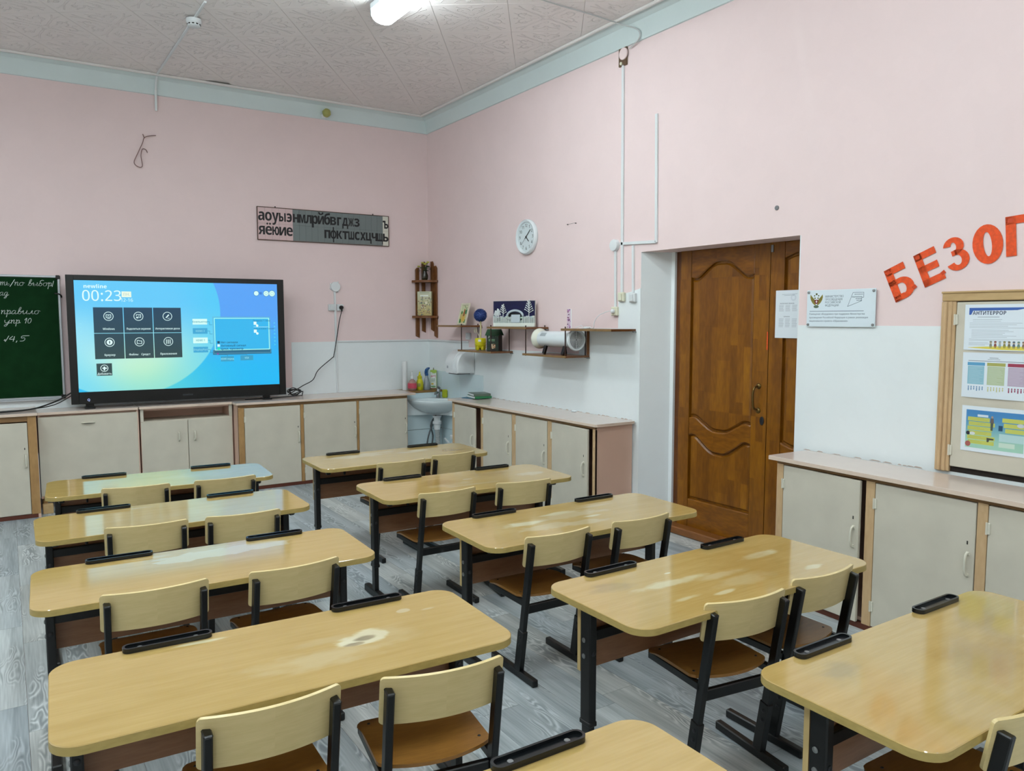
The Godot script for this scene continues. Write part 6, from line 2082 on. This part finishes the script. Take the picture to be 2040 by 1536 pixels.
# ------------------------------------------------------------------ stepped wall shelf and what stands on it
func _wall_shelves() -> void:
	var o := thing("wall_shelf", "stepped brown wall shelf of five boards hung on thin rods along the door wall", "shelf", Vector3.ZERO)
	var D := 0.236
	for q in [[0.64, 1.122, 1.481], [1.057, 1.660, 1.252], [1.590, 2.206, 1.473], [2.157, 2.757, 1.256], [2.690, 3.287, 1.467]]:
		var b := obj("shelf_board", spanm(Vector3(-D, q[2] - 0.017, q[0]), Vector3(-0.003, q[2], q[1]), 0.0015), M.shelf, o)
		obj("edge_strip", spanm(Vector3(-D - 0.0015, q[2] - 0.0165, q[0] + 0.001), Vector3(-D, q[2] - 0.0005, q[1] - 0.001)), M.shelf_edge, b)
		obj("bracket", spanm(Vector3(-0.03, q[2] - 0.026, q[1] - 0.012), Vector3(-0.0, q[2] - 0.017, q[1] + 0.006), 0.003), M.bolt, b)
	for q in [[1.100, 1.235, 1.490, -0.218], [1.088, 1.235, 1.490, -0.03], [1.630, 1.235, 1.482, -0.218], [1.640, 1.235, 1.482, -0.03], [2.181, 1.236, 1.482, -0.218], [2.190, 1.236, 1.482, -0.03], [2.724, 1.236, 1.476, -0.218], [2.735, 1.236, 1.476, -0.03]]:
		var s := mb()
		tube(s, [Vector3(q[3], q[1], q[0]), Vector3(q[3], q[2], q[0])], 0.005, 8)
		lathe(s, [Vector2(0, 0.006), Vector2(0.006, 0.004), Vector2(0.007, 0), Vector2(0, 0)], 8, Transform3D(Basis.IDENTITY, Vector3(q[3], q[2], q[0])))
		obj("rod", s.commit(), M.rod, o)
	obj("side_strip", spanm(Vector3(-0.030, 1.258, 2.748), Vector3(-0.004, 1.450, 2.756), 0.001), M.slat, o)
	# framed picture leaning back
	var rb := Basis(Vector3(0, 0, 1), Vector3(0, 1, 0), Vector3(-1, 0, 0))
	var im := image(120, 180, Color(0.78, 0.72, 0.46))
	im.fill_rect(Rect2i(0, 0, 120, 70), Color(0.80, 0.82, 0.66))
	fill_disc(im, Vector2(96, 66), 24, Color(0.16, 0.46, 0.28))
	fill_disc(im, Vector2(20, 74), 16, Color(0.30, 0.52, 0.30))
	fill_disc(im, Vector2(10, 162), 26, Color(0.16, 0.46, 0.24))
	fill_disc(im, Vector2(104, 166), 24, Color(0.20, 0.48, 0.26))
	fill_poly(im, PackedVector2Array([Vector2(50, 60), Vector2(72, 46), Vector2(80, 96), Vector2(66, 124), Vector2(46, 112)]), Color(0.58, 0.34, 0.14))
	fill_poly(im, PackedVector2Array([Vector2(42, 108), Vector2(80, 112), Vector2(96, 162), Vector2(28, 160)]), Color(0.82, 0.68, 0.30))
	fill_disc(im, Vector2(62, 50), 13, Color(0.66, 0.42, 0.22))
	stroke(im, [Vector2(40, 0), Vector2(86, 34), Vector2(116, 20)], 5.0, Color(0.30, 0.40, 0.20))
	var f := thing("picture_frame", "small framed picture in green and yellow leaning on the leftmost shelf board", "picture", Vector3(-0.125, 1.482, 0.945), -90)
	var tilt := Basis(Vector3.RIGHT, -0.26)
	var w := 0.165
	var h := 0.215
	for r in [[-w / 2, 0, -w / 2 + 0.020, h], [w / 2 - 0.020, 0, w / 2, h], [-w / 2 + 0.02, 0, w / 2 - 0.02, 0.02], [-w / 2 + 0.02, h - 0.02, w / 2 - 0.02, h]]:
		obj("frame", spanm(Vector3(r[0], r[1], 0), Vector3(r[2], r[3], 0.014), 0.003), mat(Color(0.82, 0.80, 0.70), 0.4), f, Vector3.ZERO, tilt)
	obj("picture", sheet(w - 0.036, h - 0.036, 0.004), print_mat(im), f, tilt * Vector3(0, h / 2, 0.002), tilt)
	# topiary: ball on a stick in a yellow pot
	var t := thing("topiary", "blue ball topiary on a stick in a bright yellow pot on the wall shelf", "decoration", Vector3(-0.150, 1.2525, 1.335))
	var yellow := mat(Color(0.78, 0.74, 0.08), 0.3)
	var s := mb()
	lathe(s, [Vector2(0, 0.02), Vector2(0.034, 0.02), Vector2(0.050, 0.035), Vector2(0.054, 0.058), Vector2(0.050, 0.060), Vector2(0.050, 0.066), Vector2(0.054, 0.068), Vector2(0.052, 0.100), Vector2(0.048, 0.112), Vector2(0.044, 0.108), Vector2(0.040, 0.09), Vector2(0, 0.088)], 24)
	for i in 5:
		var a := TAU * i / 5 + 0.3
		lathe(s, [Vector2(0, -0.02), Vector2(0.011, -0.018), Vector2(0.016, 0.0), Vector2(0.014, 0.022), Vector2(0, 0.03)], 10, Transform3D(Basis.IDENTITY, Vector3(cos(a) * 0.036, 0.0205, sin(a) * 0.036)))
	obj("pot", s.commit(), yellow, t)
	obj("sticker", sheet(0.026, 0.018, 0.001), M.paper, t, Vector3(-0.034, 0.09, 0.042), Basis(Vector3.UP, -0.68))
	obj("stick", tubem([Vector3(0, 0.08, 0), Vector3(0.004, 0.20, 0), Vector3(0.002, 0.28, 0)], 0.008, 10), mat(Color(0.78, 0.74, 0.56), 0.7), t)
	s = mb()
	var r := RandomNumberGenerator.new()
	r.seed = 12
	var core := Vector3(0, 0.322, 0)
	lathe(s, [Vector2(0, -0.055), Vector2(0.03, -0.047), Vector2(0.05, -0.025), Vector2(0.057, 0.0), Vector2(0.05, 0.025), Vector2(0.03, 0.047), Vector2(0, 0.055)], 18, Transform3D(Basis.IDENTITY, core))
	for i in 150:
		var yy := 1.0 - 2.0 * (i + 0.5) / 150.0
		var rr := sqrt(1.0 - yy * yy)
		var a := i * 2.39996
		var n := Vector3(cos(a) * rr, yy, sin(a) * rr)
		var sd := n.cross(Vector3(r.randf() - 0.5, r.randf() - 0.5, r.randf() - 0.5)).normalized() * 0.008
		var p := core + n * 0.053
		tri(s, p + sd, p - sd, p + n * 0.012 + sd.cross(n) * 0.6, n)
		tri(s, p + sd.cross(n), p - sd.cross(n), p + n * 0.011 + sd * 0.5, n)
	obj("ball", s.commit(), mat(Color(0.14, 0.24, 0.48), 0.6), t)
	var sp: Array = []
	for i in 26:
		var a := i * 0.42
		var rr := 0.030 * (1.0 - i / 34.0)
		sp.append(Vector3(-0.01, 0.178 + sin(a) * rr, -0.075 + cos(a) * rr))
	sp.push_front(Vector3(-0.005, 0.125, -0.02))
	sp.push_front(Vector3(0, 0.09, 0))
	obj("wire_scroll", tubem(sp, 0.0022, 6), mat(Color(0.80, 0.77, 0.66), 0.5), t)
	# little printed card house
	t = thing("card_house", "small dark green card house with a pitched roof on the wall shelf", "box", Vector3(-0.128, 1.2525, 1.545), -52)
	im = image(128, 160, Color(0.05, 0.14, 0.09))
	r.seed = 3
	for i in 60:
		fill_disc(im, Vector2(r.randf() * 128, r.randf() * 160), r.randf_range(2, 5), [Color(0.10, 0.26, 0.14), Color(0.05, 0.20, 0.10), Color(0.20, 0.30, 0.16)][i % 3])
	im.fill_rect(Rect2i(22, 40, 66, 22), Color(0.42, 0.55, 0.42))
	stroke(im, [Vector2(28, 52), Vector2(82, 52)], 7.0, Color(0.20, 0.34, 0.22))
	fill_disc(im, Vector2(70, 112), 26, Color(0.72, 0.62, 0.48), 24)
	for i in 14:
		fill_disc(im, Vector2(50 + r.randf() * 44, 90 + r.randf() * 44), 7, [Color(0.86, 0.82, 0.70), Color(0.62, 0.34, 0.24), Color(0.40, 0.26, 0.16)][i % 3], 5)
	write(im, "P.", Vector2(20, 20), 34, Color(0.80, 0.83, 0.78), bold)
	fill_poly(im, PackedVector2Array([Vector2(44, 160), Vector2(54, 142), Vector2(90, 142), Vector2(100, 160)]), Color(0.04, 0.03, 0.03))
	obj("body", box(Vector3(0.115, 0.145, 0.10), 0.001, Vector3(0, 0.0725, 0)), mat(Color(0.12, 0.08, 0.06), 0.5), t)
	obj("printed_front", sheet(0.113, 0.143, 0.0006), print_mat(im, 0.4), t, Vector3(0, 0.0725, 0.0501))
	s = mb()
	prism(s, PackedVector2Array([Vector2(-0.057, 0.0), Vector2(0.057, 0.0), Vector2(0, 0.048)]), 0.098, Transform3D(Basis(Vector3(0, 0, 1), Vector3.UP, Vector3(-1, 0, 0)), Vector3(0.049, 0.145, 0)))
	obj("gable", s.commit(), mat(Color(0.07, 0.17, 0.10), 0.5), t)
	s = mb()
	for sg in [-1.0, 1.0]:
		bx(s, Vector3(0, 0, 0), Vector3(0.135, 0.003, 0.085), 0.0, Transform3D(Basis(Vector3.RIGHT, sg * 0.70), Vector3(0, 0.168, sg * 0.032)))
	obj("roof", s.commit(), mat(Color(0.10, 0.28, 0.16), 0.5), t)
	# snowy night picture with relief
	var a0 := Vector3(-0.197, 1.4735, 1.640)
	var b0 := Vector3(-0.045, 1.4735, 2.070)
	var len := a0.distance_to(b0)
	var dir := (b0 - a0).normalized()
	t = thing("snow_picture", "blue night picture of a snowy house with white relief trees on the wall shelf", "picture", (a0 + b0) / 2, rad_to_deg(-atan2(dir.z, dir.x)))
	im = image(320, 160, Color(0.045, 0.04, 0.24))
	r.seed = 4
	for i in 70:
		fill_disc(im, Vector2(r.randf() * 320, r.randf() * 120), r.randf_range(8, 22), Color(0.03 + r.randf() * 0.05, 0.03 + r.randf() * 0.05, 0.17 + r.randf() * 0.16, 0.5), r.randf_range(4, 9))
	im.fill_rect(Rect2i(0, 118, 320, 42), Color(0.72, 0.75, 0.72))
	fill_disc(im, Vector2(165, 118), 66, Color(0.06, 0.06, 0.08), 34)
	for i in 40:
		fill_disc(im, Vector2(r.randf() * 320, 112 + r.randf() * 18), 11, Color(0.72 + r.randf() * 0.15, 0.76 + r.randf() * 0.14, 0.76 + r.randf() * 0.12), 6)
	fill_disc(im, Vector2(44, 132), 16, Color(0.12, 0.16, 0.08))
	var H := 0.225
	obj("board", spanm(Vector3(-len / 2, 0, -0.008), Vector3(len / 2, H, 0.0), 0.001), mat(Color(0.80, 0.80, 0.76), 0.6), t)
	obj("painting", sheet(len - 0.004, H - 0.034, 0.001), print_mat(im, 0.4), t, Vector3(0, 0.032 + (H - 0.034) / 2, 0.0005))
	obj("white_base", spanm(Vector3(-len / 2 + 0.01, 0, 0.0), Vector3(len / 2 + 0.004, 0.032, 0.020), 0.003), mat(Color(0.88, 0.90, 0.86), 0.7), t)
	var snow := mat(Color(0.88, 0.90, 0.90), 0.8)
	var tree := func(x: float, y0: float, hh: float, n: int) -> void:
		var q := mb()
		tube(q, [Vector3(x, y0, 0.006), Vector3(x + 0.004, y0 + hh * 0.6, 0.006), Vector3(x - 0.002, y0 + hh, 0.006)], 0.0035, 6)
		for i in n:
			var yy := y0 + hh * (0.25 + 0.7 * i / n)
			var sg := 1.0 if i % 2 == 0 else -1.0
			var e := Vector3(x + sg * hh * 0.30 * (1.1 - float(i) / n), yy + hh * 0.16, 0.007)
			tube(q, [Vector3(x, yy, 0.006), e], 0.0028, 5)
			lathe(q, [Vector2(0, -0.006), Vector2(0.007, 0.0), Vector2(0, 0.007)], 7, Transform3D(Basis.IDENTITY, e))
			lathe(q, [Vector2(0, -0.005), Vector2(0.006, 0.0), Vector2(0, 0.006)], 7, Transform3D(Basis.IDENTITY, Vector3(x + sg * 0.004, yy + 0.004, 0.008)))
		obj("relief_tree", q.commit(), snow, t)
	tree.call(0.165, 0.085, 0.135, 11)
	tree.call(-0.115, 0.085, 0.105, 9)
	tree.call(-0.17, 0.075, 0.075, 12)
	tree.call(-0.195, 0.075, 0.06, 10)
	s = mb()
	for i in 24:
		if i > 14 and i < 17:
			continue
		var x := -len / 2 + 0.012 + i * (len - 0.024) / 23.0
		bx(s, Vector3(x, 0.058 + 0.004 * sin(i * 1.9), 0.009), Vector3(0.010 if i % 3 else 0.014, 0.058, 0.004), 0.0015)
	obj("relief_fence", s.commit(), mat(Color(0.76, 0.79, 0.78), 0.8), t)
	s = mb()
	var roof: Array = []
	for i in 14:
		var a := PI * i / 13
		roof.append(Vector3(0.02 - cos(a) * 0.085, 0.092 + sin(a) * 0.048, 0.010))
	tube(s, roof, 0.010, 8)
	bx(s, Vector3(0.03, 0.070, 0.014), Vector3(0.095, 0.07, 0.010), 0.003)
	obj("relief_house", s.commit(), mat(Color(0.74, 0.79, 0.82), 0.7), t)
	# white cylindrical air purifier lying on its feet
	t = thing("air_purifier", "white cylindrical fan device with ringed grille lying on the wall shelf", "air purifier", Vector3(-0.120, 1.2565, 2.488), -2.0)
	var ax := Transform3D(Basis(Vector3(1, 0, 0), Vector3(0, 0, 1), Vector3(0, -1, 0)), Vector3(0, 0.122, 0))   # lathe axis along +z
	s = mb()
	lathe(s, [Vector2(0.058, -0.235), Vector2(0.064, -0.235), Vector2(0.064, 0.235), Vector2(0.058, 0.235)], 36, ax)
	obj("body", s.commit(), M.white_enamel, t)
	s = mb()
	lathe(s, [Vector2(0.05, -0.268), Vector2(0.078, -0.266), Vector2(0.085, -0.258), Vector2(0.084, -0.248), Vector2(0.078, -0.240), Vector2(0.064, -0.205)], 40, ax)
	obj("flange", s.commit(), mat(Color(0.86, 0.865, 0.81), 0.35), t)
	s = mb()
	lathe(s, [Vector2(0.064, 0.20), Vector2(0.070, 0.232), Vector2(0.082, 0.246), Vector2(0.086, 0.256), Vector2(0.082, 0.268), Vector2(0.070, 0.270), Vector2(0.068, 0.262)], 40, ax)
	obj("flange", s.commit(), M.white_enamel, t)
	s = mb()
	lathe(s, [Vector2(0.07, 0.240), Vector2(0, 0.240)], 40, ax)
	obj("grille_back", s.commit(), M.black, t)
	for i in 7:
		var rr := 0.008 + i * 0.0092
		s = mb()
		lathe(s, [Vector2(maxf(rr - 0.0019, 0.0), 0.258), Vector2(maxf(rr - 0.0019, 0.0), 0.264), Vector2(rr + 0.0019, 0.264), Vector2(rr + 0.0019, 0.258)], 36, ax)
		obj("grille_ring", s.commit(), M.white_plastic, t)
	for i in 4:
		var a := PI / 2 * i
		obj("grille_bar", barm(Vector3(cos(a) * 0.008, 0.122 + sin(a) * 0.008, 0.261), Vector3(cos(a) * 0.069, 0.122 + sin(a) * 0.069, 0.261), 0.004, 0.006, Vector3(0, 0, 1)), M.white_plastic, t)
	for q in [[-0.045, -0.10], [-0.045, 0.165], [0.05, 0.02]]:
		obj("foot", barm(Vector3(q[0] * 1.35, 0.0005, q[1] - 0.004), Vector3(q[0], 0.070, q[1] + 0.006), 0.026, 0.030, Vector3.RIGHT, 0.005), M.black_plastic, t)
	s = mb()
	for i in 10:
		var a0b := PI * 0.72 + i * 0.05
		var a1b := a0b + 0.05
		quad(s, Vector3(cos(a0b) * 0.0648, 0.122 + sin(a0b) * 0.0648, -0.165), Vector3(cos(a1b) * 0.0648, 0.122 + sin(a1b) * 0.0648, -0.165), Vector3(cos(a1b) * 0.0648, 0.122 + sin(a1b) * 0.0648, -0.085), Vector3(cos(a0b) * 0.0648, 0.122 + sin(a0b) * 0.0648, -0.085), Vector3(cos(a0b), sin(a0b), 0))
	obj("label", s.commit(), mat(Color(0.62, 0.66, 0.68), 0.4), t)
	# narrow decorated card and the white lead on the top board
	im = image(32, 180, Color(0.78, 0.70, 0.76))
	r.seed = 8
	for i in 30:
		fill_disc(im, Vector2(r.randf() * 32, r.randf() * 180), r.randf_range(3, 8), [Color(0.48, 0.22, 0.36), Color(0.62, 0.40, 0.62), Color(0.84, 0.80, 0.84), Color(0.36, 0.18, 0.34)][i % 4])
	t = thing("decorated_card", "narrow upright pink and purple card at the left end of the rightmost shelf board", "card", Vector3(-0.180, 1.4675, 2.715), -62)
	obj("card", box(Vector3(0.036, 0.150, 0.002), 0.0, Vector3(0.006, 0.075, 0)), M.paper, t)
	obj("printed_front", sheet(0.030, 0.146, 0.0006), print_mat(im), t, Vector3(0.003, 0.075, 0.0012))
	s = mb()
	tube(s, smooth([Vector3(-0.05, 1.600, 3.050), Vector3(-0.075, 1.590, 3.03), Vector3(-0.10, 1.565, 2.98), Vector3(-0.11, 1.52, 2.945), Vector3(-0.112, 1.475, 2.935), Vector3(-0.115, 1.471, 2.90), Vector3(-0.13, 1.471, 2.84), Vector3(-0.12, 1.49, 2.80), Vector3(-0.11, 1.485, 2.77), Vector3(-0.13, 1.471, 2.735)], 5), 0.0028, 7)
	bx(s, Vector3(-0.118, 1.4745, 2.87), Vector3(0.018, 0.013, 0.07), 0.004)
	top("white_lead", s.commit(), M.white_plastic, "thin white lead from the wall socket lying on the rightmost shelf board", "cord")

# ------------------------------------------------------------------ clock, sockets, ducts, sign
func _right_wall_things() -> void:
	var c := thing("wall_clock", "round white wall clock on the pink door wall above the shelves", "clock", Vector3(-0.001, 2.247, 1.900), -90)
	var ax := Transform3D(Basis(Vector3(1, 0, 0), Vector3(0, 0, 1), Vector3(0, -1, 0)), Vector3.ZERO)
	obj("case", lathem([Vector2(0.148, 0), Vector2(0.152, 0.012), Vector2(0.150, 0.028), Vector2(0.140, 0.038), Vector2(0.128, 0.034), Vector2(0.122, 0.022)], 48, ax), M.white_enamel, c)
	obj("dial", lathem([Vector2(0.124, 0.021), Vector2(0, 0.021)], 48, ax), mat(Color(0.84, 0.88, 0.89), 0.4), c)
	var dark := mat(Color(0.10, 0.11, 0.12), 0.5)
	for k in range(1, 13):
		var a := PI / 2 - TAU * k / 12.0
		obj("numeral", text_mesh(str(k), 0.036, sans, 0.0008), dark, c, Vector3(cos(a) * 0.098, sin(a) * 0.098, 0.0218))
	for q in [[0.30, 0.062, 0.008, 2.09], [0.92, 0.092, 0.006, 0.0], [0.86, 0.10, 0.0022, 0.0]]:
		pass
	# ten past four
	obj("hour_hand", barm(Vector3(-0.008, 0.007, 0.0235), Vector3(0.040, -0.040, 0.0235), 0.009, 0.0012, Vector3(1, 1, 0), 0.0003), dark, c)
	obj("minute_hand", barm(Vector3(-0.016, -0.014, 0.0255), Vector3(0.066, 0.058, 0.0255), 0.007, 0.0012, Vector3(1, -1, 0), 0.0003), dark, c)
	obj("second_hand", barm(Vector3(0.024, 0.022, 0.0275), Vector3(-0.070, -0.064, 0.0275), 0.0028, 0.001, Vector3(1, -1, 0), 0.0003), dark, c)
	obj("hub", lathem([Vector2(0.006, 0.021), Vector2(0.005, 0.029), Vector2(0, 0.030)], 14, ax), dark, c)
	# round junction box with ducts
	var j := thing("junction_box", "round white junction box on the pink wall left of the door niche", "junction box", Vector3(0, 2.085, 3.053), -90)
	obj("box", round_box(0.044, 0.03), M.white_plastic, j)
	var face := Vector3(-1, 0, 0)
	var d := thing("duct_run", "white cable ducts on the pink wall above the sockets left of the door", "cable duct", Vector3.ZERO)
	for q in [[Vector3(0, 3.37, 3.121), Vector3(0, 1.735, 3.136), 0.022], [Vector3(0, 2.092, 3.110), Vector3(0, 2.076, 3.488), 0.022], [Vector3(0, 2.948, 3.474), Vector3(0, 2.070, 3.488), 0.022], [Vector3(0, 2.05, 3.058), Vector3(0, 1.630, 3.065), 0.020], [Vector3(0, 2.070, 3.250), Vector3(0, 1.730, 3.257), 0.020]]:
		obj("duct", duct(q[0], q[1], q[2], 0.014, face), M.white_plastic, d)
	for k in 3:
		var t := thing("wall_socket" if k == 0 else "light_switch", ["cream wall socket with a white plug at the right end of the wall shelf", "cream light switch under the longest cable duct", "white light switch nearest the door niche"][k], "socket" if k == 0 else "switch", Vector3(0, [1.597, 1.702, 1.694][k], [3.066, 3.140, 3.262][k]), -90)
		var m := socket_mesh(k == 0)
		obj("body", m[0], M.cream_plastic if k < 2 else M.white_plastic, t)
		obj("socket_ring" if k == 0 else "rocker", m[1], M.cream_plastic if k < 2 else M.white_plastic, t)
		if k == 0:
			obj("plug", lathem([Vector2(0.016, 0.028), Vector2(0.016, 0.040), Vector2(0.010, 0.050), Vector2(0, 0.052)], 16, ax), M.white_plastic, t)
	# torn bracket plate at the cornice
	var b := thing("bracket_plate", "brown bracket plate with a round disc atop the long duct under the cornice", "bracket", Vector3(0, 3.425, 3.122), -90)
	obj("plate", spanm(Vector3(-0.045, -0.065, 0.0), Vector3(0.040, 0.062, 0.014), 0.002), mat(Color(0.36, 0.27, 0.18), 0.6), b)
	obj("disc", round_box(0.042, 0.012), M.pink, b, Vector3(0.012, 0.015, 0.014))
	obj("screw", round_box(0.011, 0.006), M.cream_plastic, b, Vector3(-0.016, -0.046, 0.014))
	var s := mb()
	tube(s, smooth([Vector3(-1.3, 3.631, 3.24), Vector3(-0.731, 3.630, 3.19), Vector3(-0.404, 3.630, 3.18), Vector3(-0.15, 3.622, 3.18), Vector3(-0.125, 3.605, 3.20), Vector3(-0.06, 3.565, 3.29), Vector3(-0.034, 3.53, 3.32), Vector3(-0.026, 3.49, 3.30), Vector3(-0.016, 3.46, 3.20)], 6), 0.0045, 7)
	top("ceiling_cable", s.commit(), mat(Color(0.74, 0.75, 0.75), 0.5), "thin grey cable over the ceiling and cornice down to the bracket plate", "cable")
	# nail hole plug and bent hooks
	top("wall_plug", round_box(0.014, 0.006), mat(Color(0.45, 0.45, 0.46), 0.5), "small grey wall plug in the pink wall above the door niche", "wall plug", Vector3(0, 2.19, 4.489), Basis(Vector3.UP, -PI / 2))
	s = mb()
	for z in [2.468, 2.573]:
		tube(s, [Vector3(0, 2.297, z), Vector3(-0.012, 2.297, z)], 0.004, 6)
	tube(s, [Vector3(-0.010, 2.297, 2.468), Vector3(-0.010, 2.299, 2.573)], 0.0012, 5)
	top("nails", s.commit(), M.bolt_dark, "two small nails joined by a thread on the pink wall right of the clock", "nails")
	# plate of the ministry
	var W := 0.416
	var H := 0.204
	var o := thing("sign_plate", "white plate with an emblem and grey print on the wall right of the door", "sign", Vector3(-0.004, 1.597, 4.932), -90)
	obj("plate", box(Vector3(W, H, 0.004), 0.0015, Vector3(0, 0, 0.010)), mat(Color(0.86, 0.91, 0.93), 0.25), o)
	var im := image(832, 408, Color(0.84, 0.89, 0.915))
	var gold := Color(0.52, 0.48, 0.22)
	var ink := Color(0.30, 0.36, 0.42)
	for sg in [-1.0, 1.0]:
		var wing := PackedVector2Array()
		for q in [[14, 74], [78, 2], [82, 34], [74, 66], [52, 100], [26, 122], [8, 126]]:
			wing.append(Vector2(118 + sg * q[0], 40 + q[1]))
		fill_poly(im, wing, gold)
		for i in 4:
			stroke(im, [Vector2(118 + sg * (70 - i * 13), 66 + i * 9), Vector2(118 + sg * (52 - i * 10), 116 + i * 5)], 3.0, Color(0.40, 0.36, 0.16))
		fill_disc(im, Vector2(118 + sg * 20, 84), 12, Color(0.44, 0.44, 0.24), 8)
		fill_disc(im, Vector2(118 + sg * 26, 56), 9, Color(0.36, 0.38, 0.26), 8)
	fill_disc(im, Vector2(118, 38), 13, Color(0.36, 0.38, 0.26), 12)
	fill_poly(im, PackedVector2Array([Vector2(96, 102), Vector2(140, 102), Vector2(140, 138), Vector2(118, 154), Vector2(96, 138)]), Color(0.46, 0.10, 0.16))
	fill_disc(im, Vector2(118, 124), 11, Color(0.82, 0.80, 0.80), 14)
	fill_disc(im, Vector2(116, 182), 34, Color(0.36, 0.42, 0.34), 17)
	for i in 4:
		write(im, ["МИНИСТЕРСТВО", "ПРОСВЕЩЕНИЯ", "РОССИЙСКОЙ", "ФЕДЕРАЦИИ"][i], Vector2(232, 68 + i * 34), 34, ink, sans, 0.88)
	stroke(im, [Vector2(512, 186), Vector2(572, 32), Vector2(700, 32), Vector2(700, 86), Vector2(676, 92), Vector2(676, 126), Vector2(512, 186)], 4.0, ink)
	write(im, "ОБРАЗОВАНИЕ", Vector2(590, 52), 14, ink, bold, 1.0)
	write(im, "НАЦИОНАЛЬНЫЕ", Vector2(562, 80), 17, ink, bold, 0.86)
	write(im, "ПРОЕКТЫ", Vector2(606, 100), 17, ink, bold, 0.9)
	write(im, "РОССИИ", Vector2(618, 120), 17, ink, bold, 0.9)
	stroke(im, [Vector2(32, 236), Vector2(704, 236)], 5.0, ink)
	for i in 3:
		write(im, ["Помещение оборудовано при поддержке Министерства", "просвещения Российской Федерации в рамках реализации", "национального проекта «Образование»"][i], Vector2(30, 268 + i * 40), 28, ink, sans, [0.93, 0.93, 0.93][i])
	obj("print", sheet(W - 0.008, H - 0.008, 0.0004), print_mat(im, 0.25), o, Vector3(0, 0, 0.0122))
	for q in [[-1, -1], [1, -1], [1, 1], [-1, 1]]:
		obj("screw", lathem([Vector2(0.006, -0.012), Vector2(0.008, 0.0), Vector2(0.007, 0.004), Vector2(0, 0.005)], 14, ax), M.bolt, o, Vector3(q[0] * (W / 2 - 0.012), q[1] * (H / 2 - 0.012), 0.0125))

# ------------------------------------------------------------------ orange paper letters on the wall
func _wall_letters() -> void:
	var rect := func(s: SurfaceTool, x0: float, y0: float, x1: float, y1: float) -> void:
		span(s, Vector3(x0, y0, 0), Vector3(x1, y1, 0.0012))
	var arc := func(s: SurfaceTool, c: Vector2, rx: float, ry: float, wx: float, wy: float, a0: float, a1: float) -> void:
		var n := 26
		var p := PackedVector2Array()
		for i in n + 1:
			var a := deg_to_rad(lerpf(a0, a1, float(i) / n))
			p.append(c + Vector2(cos(a) * rx, sin(a) * ry))
		for i in n + 1:
			var a := deg_to_rad(lerpf(a1, a0, float(i) / n))
			p.append(c + Vector2(cos(a) * (rx - wx), sin(a) * (ry - wy)))
		prism(s, p, 0.0012)
	# centre z, centre y, turn, width, height, label
	var g := "orange paper letters on the door wall"
	var spec := [
		["Б", 5.262, 1.728, 24.0, 0.122, 0.178, "orange paper letter Б, lowest and leftmost of the word on the wall"],
		["Е", 5.407, 1.794, 23.0, 0.110, 0.172, "orange paper letter Е, second of the word on the wall"],
		["З", 5.535, 1.851, 20.0, 0.106, 0.162, "orange paper letter З, third of the word on the wall"],
		["О", 5.674, 1.884, 9.0, 0.134, 0.184, "orange paper letter О, fourth of the word on the wall"],
		["П", 5.815, 1.914, 4.0, 0.128, 0.180, "orange paper letter П, cut off by the right edge of the picture"],
	]
	for q in spec:
		var w: float = q[4]
		var h: float = q[5]
		var s := mb()
		var t := w * 0.34
		match q[0]:
			"Б":
				rect.call(s, -w / 2, -h / 2, -w / 2 + t, h / 2)
				rect.call(s, -w / 2, h / 2 - h * 0.2, w * 0.40, h / 2)
				rect.call(s, -w / 2, h * 0.12 - h * 0.15, 0.0, h * 0.12)
				rect.call(s, -w / 2, -h / 2, 0.0, -h / 2 + h * 0.17)
				arc.call(s, Vector2(0.0, -h * 0.19), w * 0.5, h * 0.31, t, h * 0.155, -90, 90)
			"Е":
				rect.call(s, -w / 2, -h / 2, -w / 2 + t, h / 2)
				rect.call(s, -w / 2, h / 2 - h * 0.2, w / 2, h / 2)
				rect.call(s, -w / 2, -h * 0.1, w * 0.42, h * 0.1)
				rect.call(s, -w / 2, -h / 2, w / 2, -h / 2 + h * 0.2)
			"З":
				arc.call(s, Vector2(-0.004, h * 0.23), w * 0.46, h * 0.27, t, h * 0.145, -95, 165)
				arc.call(s, Vector2(-0.004, -h * 0.19), w * 0.52, h * 0.31, t, h * 0.155, -165, 95)
				rect.call(s, -0.022, -0.006, 0.004, 0.018)
			"О":
				arc.call(s, Vector2.ZERO, w / 2, h / 2, t * 1.06, h * 0.19, 0, 360)
			"П":
				rect.call(s, -w / 2, -h / 2, -w / 2 + t, h / 2)
				rect.call(s, w / 2 - t, -h / 2, w / 2, h / 2)
				rect.call(s, -w / 2, h / 2 - h * 0.2, w / 2, h / 2)
		var tape := mb()
		for k in 2:
			bx(tape, Vector3([-w * 0.34, w * 0.30][k], [h * 0.40, -h * 0.40][k], 0.0014), Vector3(0.022, 0.018, 0.0006), 0.0, Transform3D(Basis(Vector3(0, 0, 1), 0.3 * k), Vector3.ZERO))
		var b := Basis(Vector3(0, 0, 1), Vector3(0, 1, 0), Vector3(-1, 0, 0)) * Basis(Vector3(0, 0, 1), deg_to_rad(q[3]))
		var o := top("paper_letter", s.commit(), M.orange, q[6], "letter", Vector3(-0.003, q[2], q[1]), b, g)
		if q[0] != "О" and q[0] != "З":
			obj("tape", tape.commit(), mat(Color(0.80, 0.26, 0.09), 0.25), o)
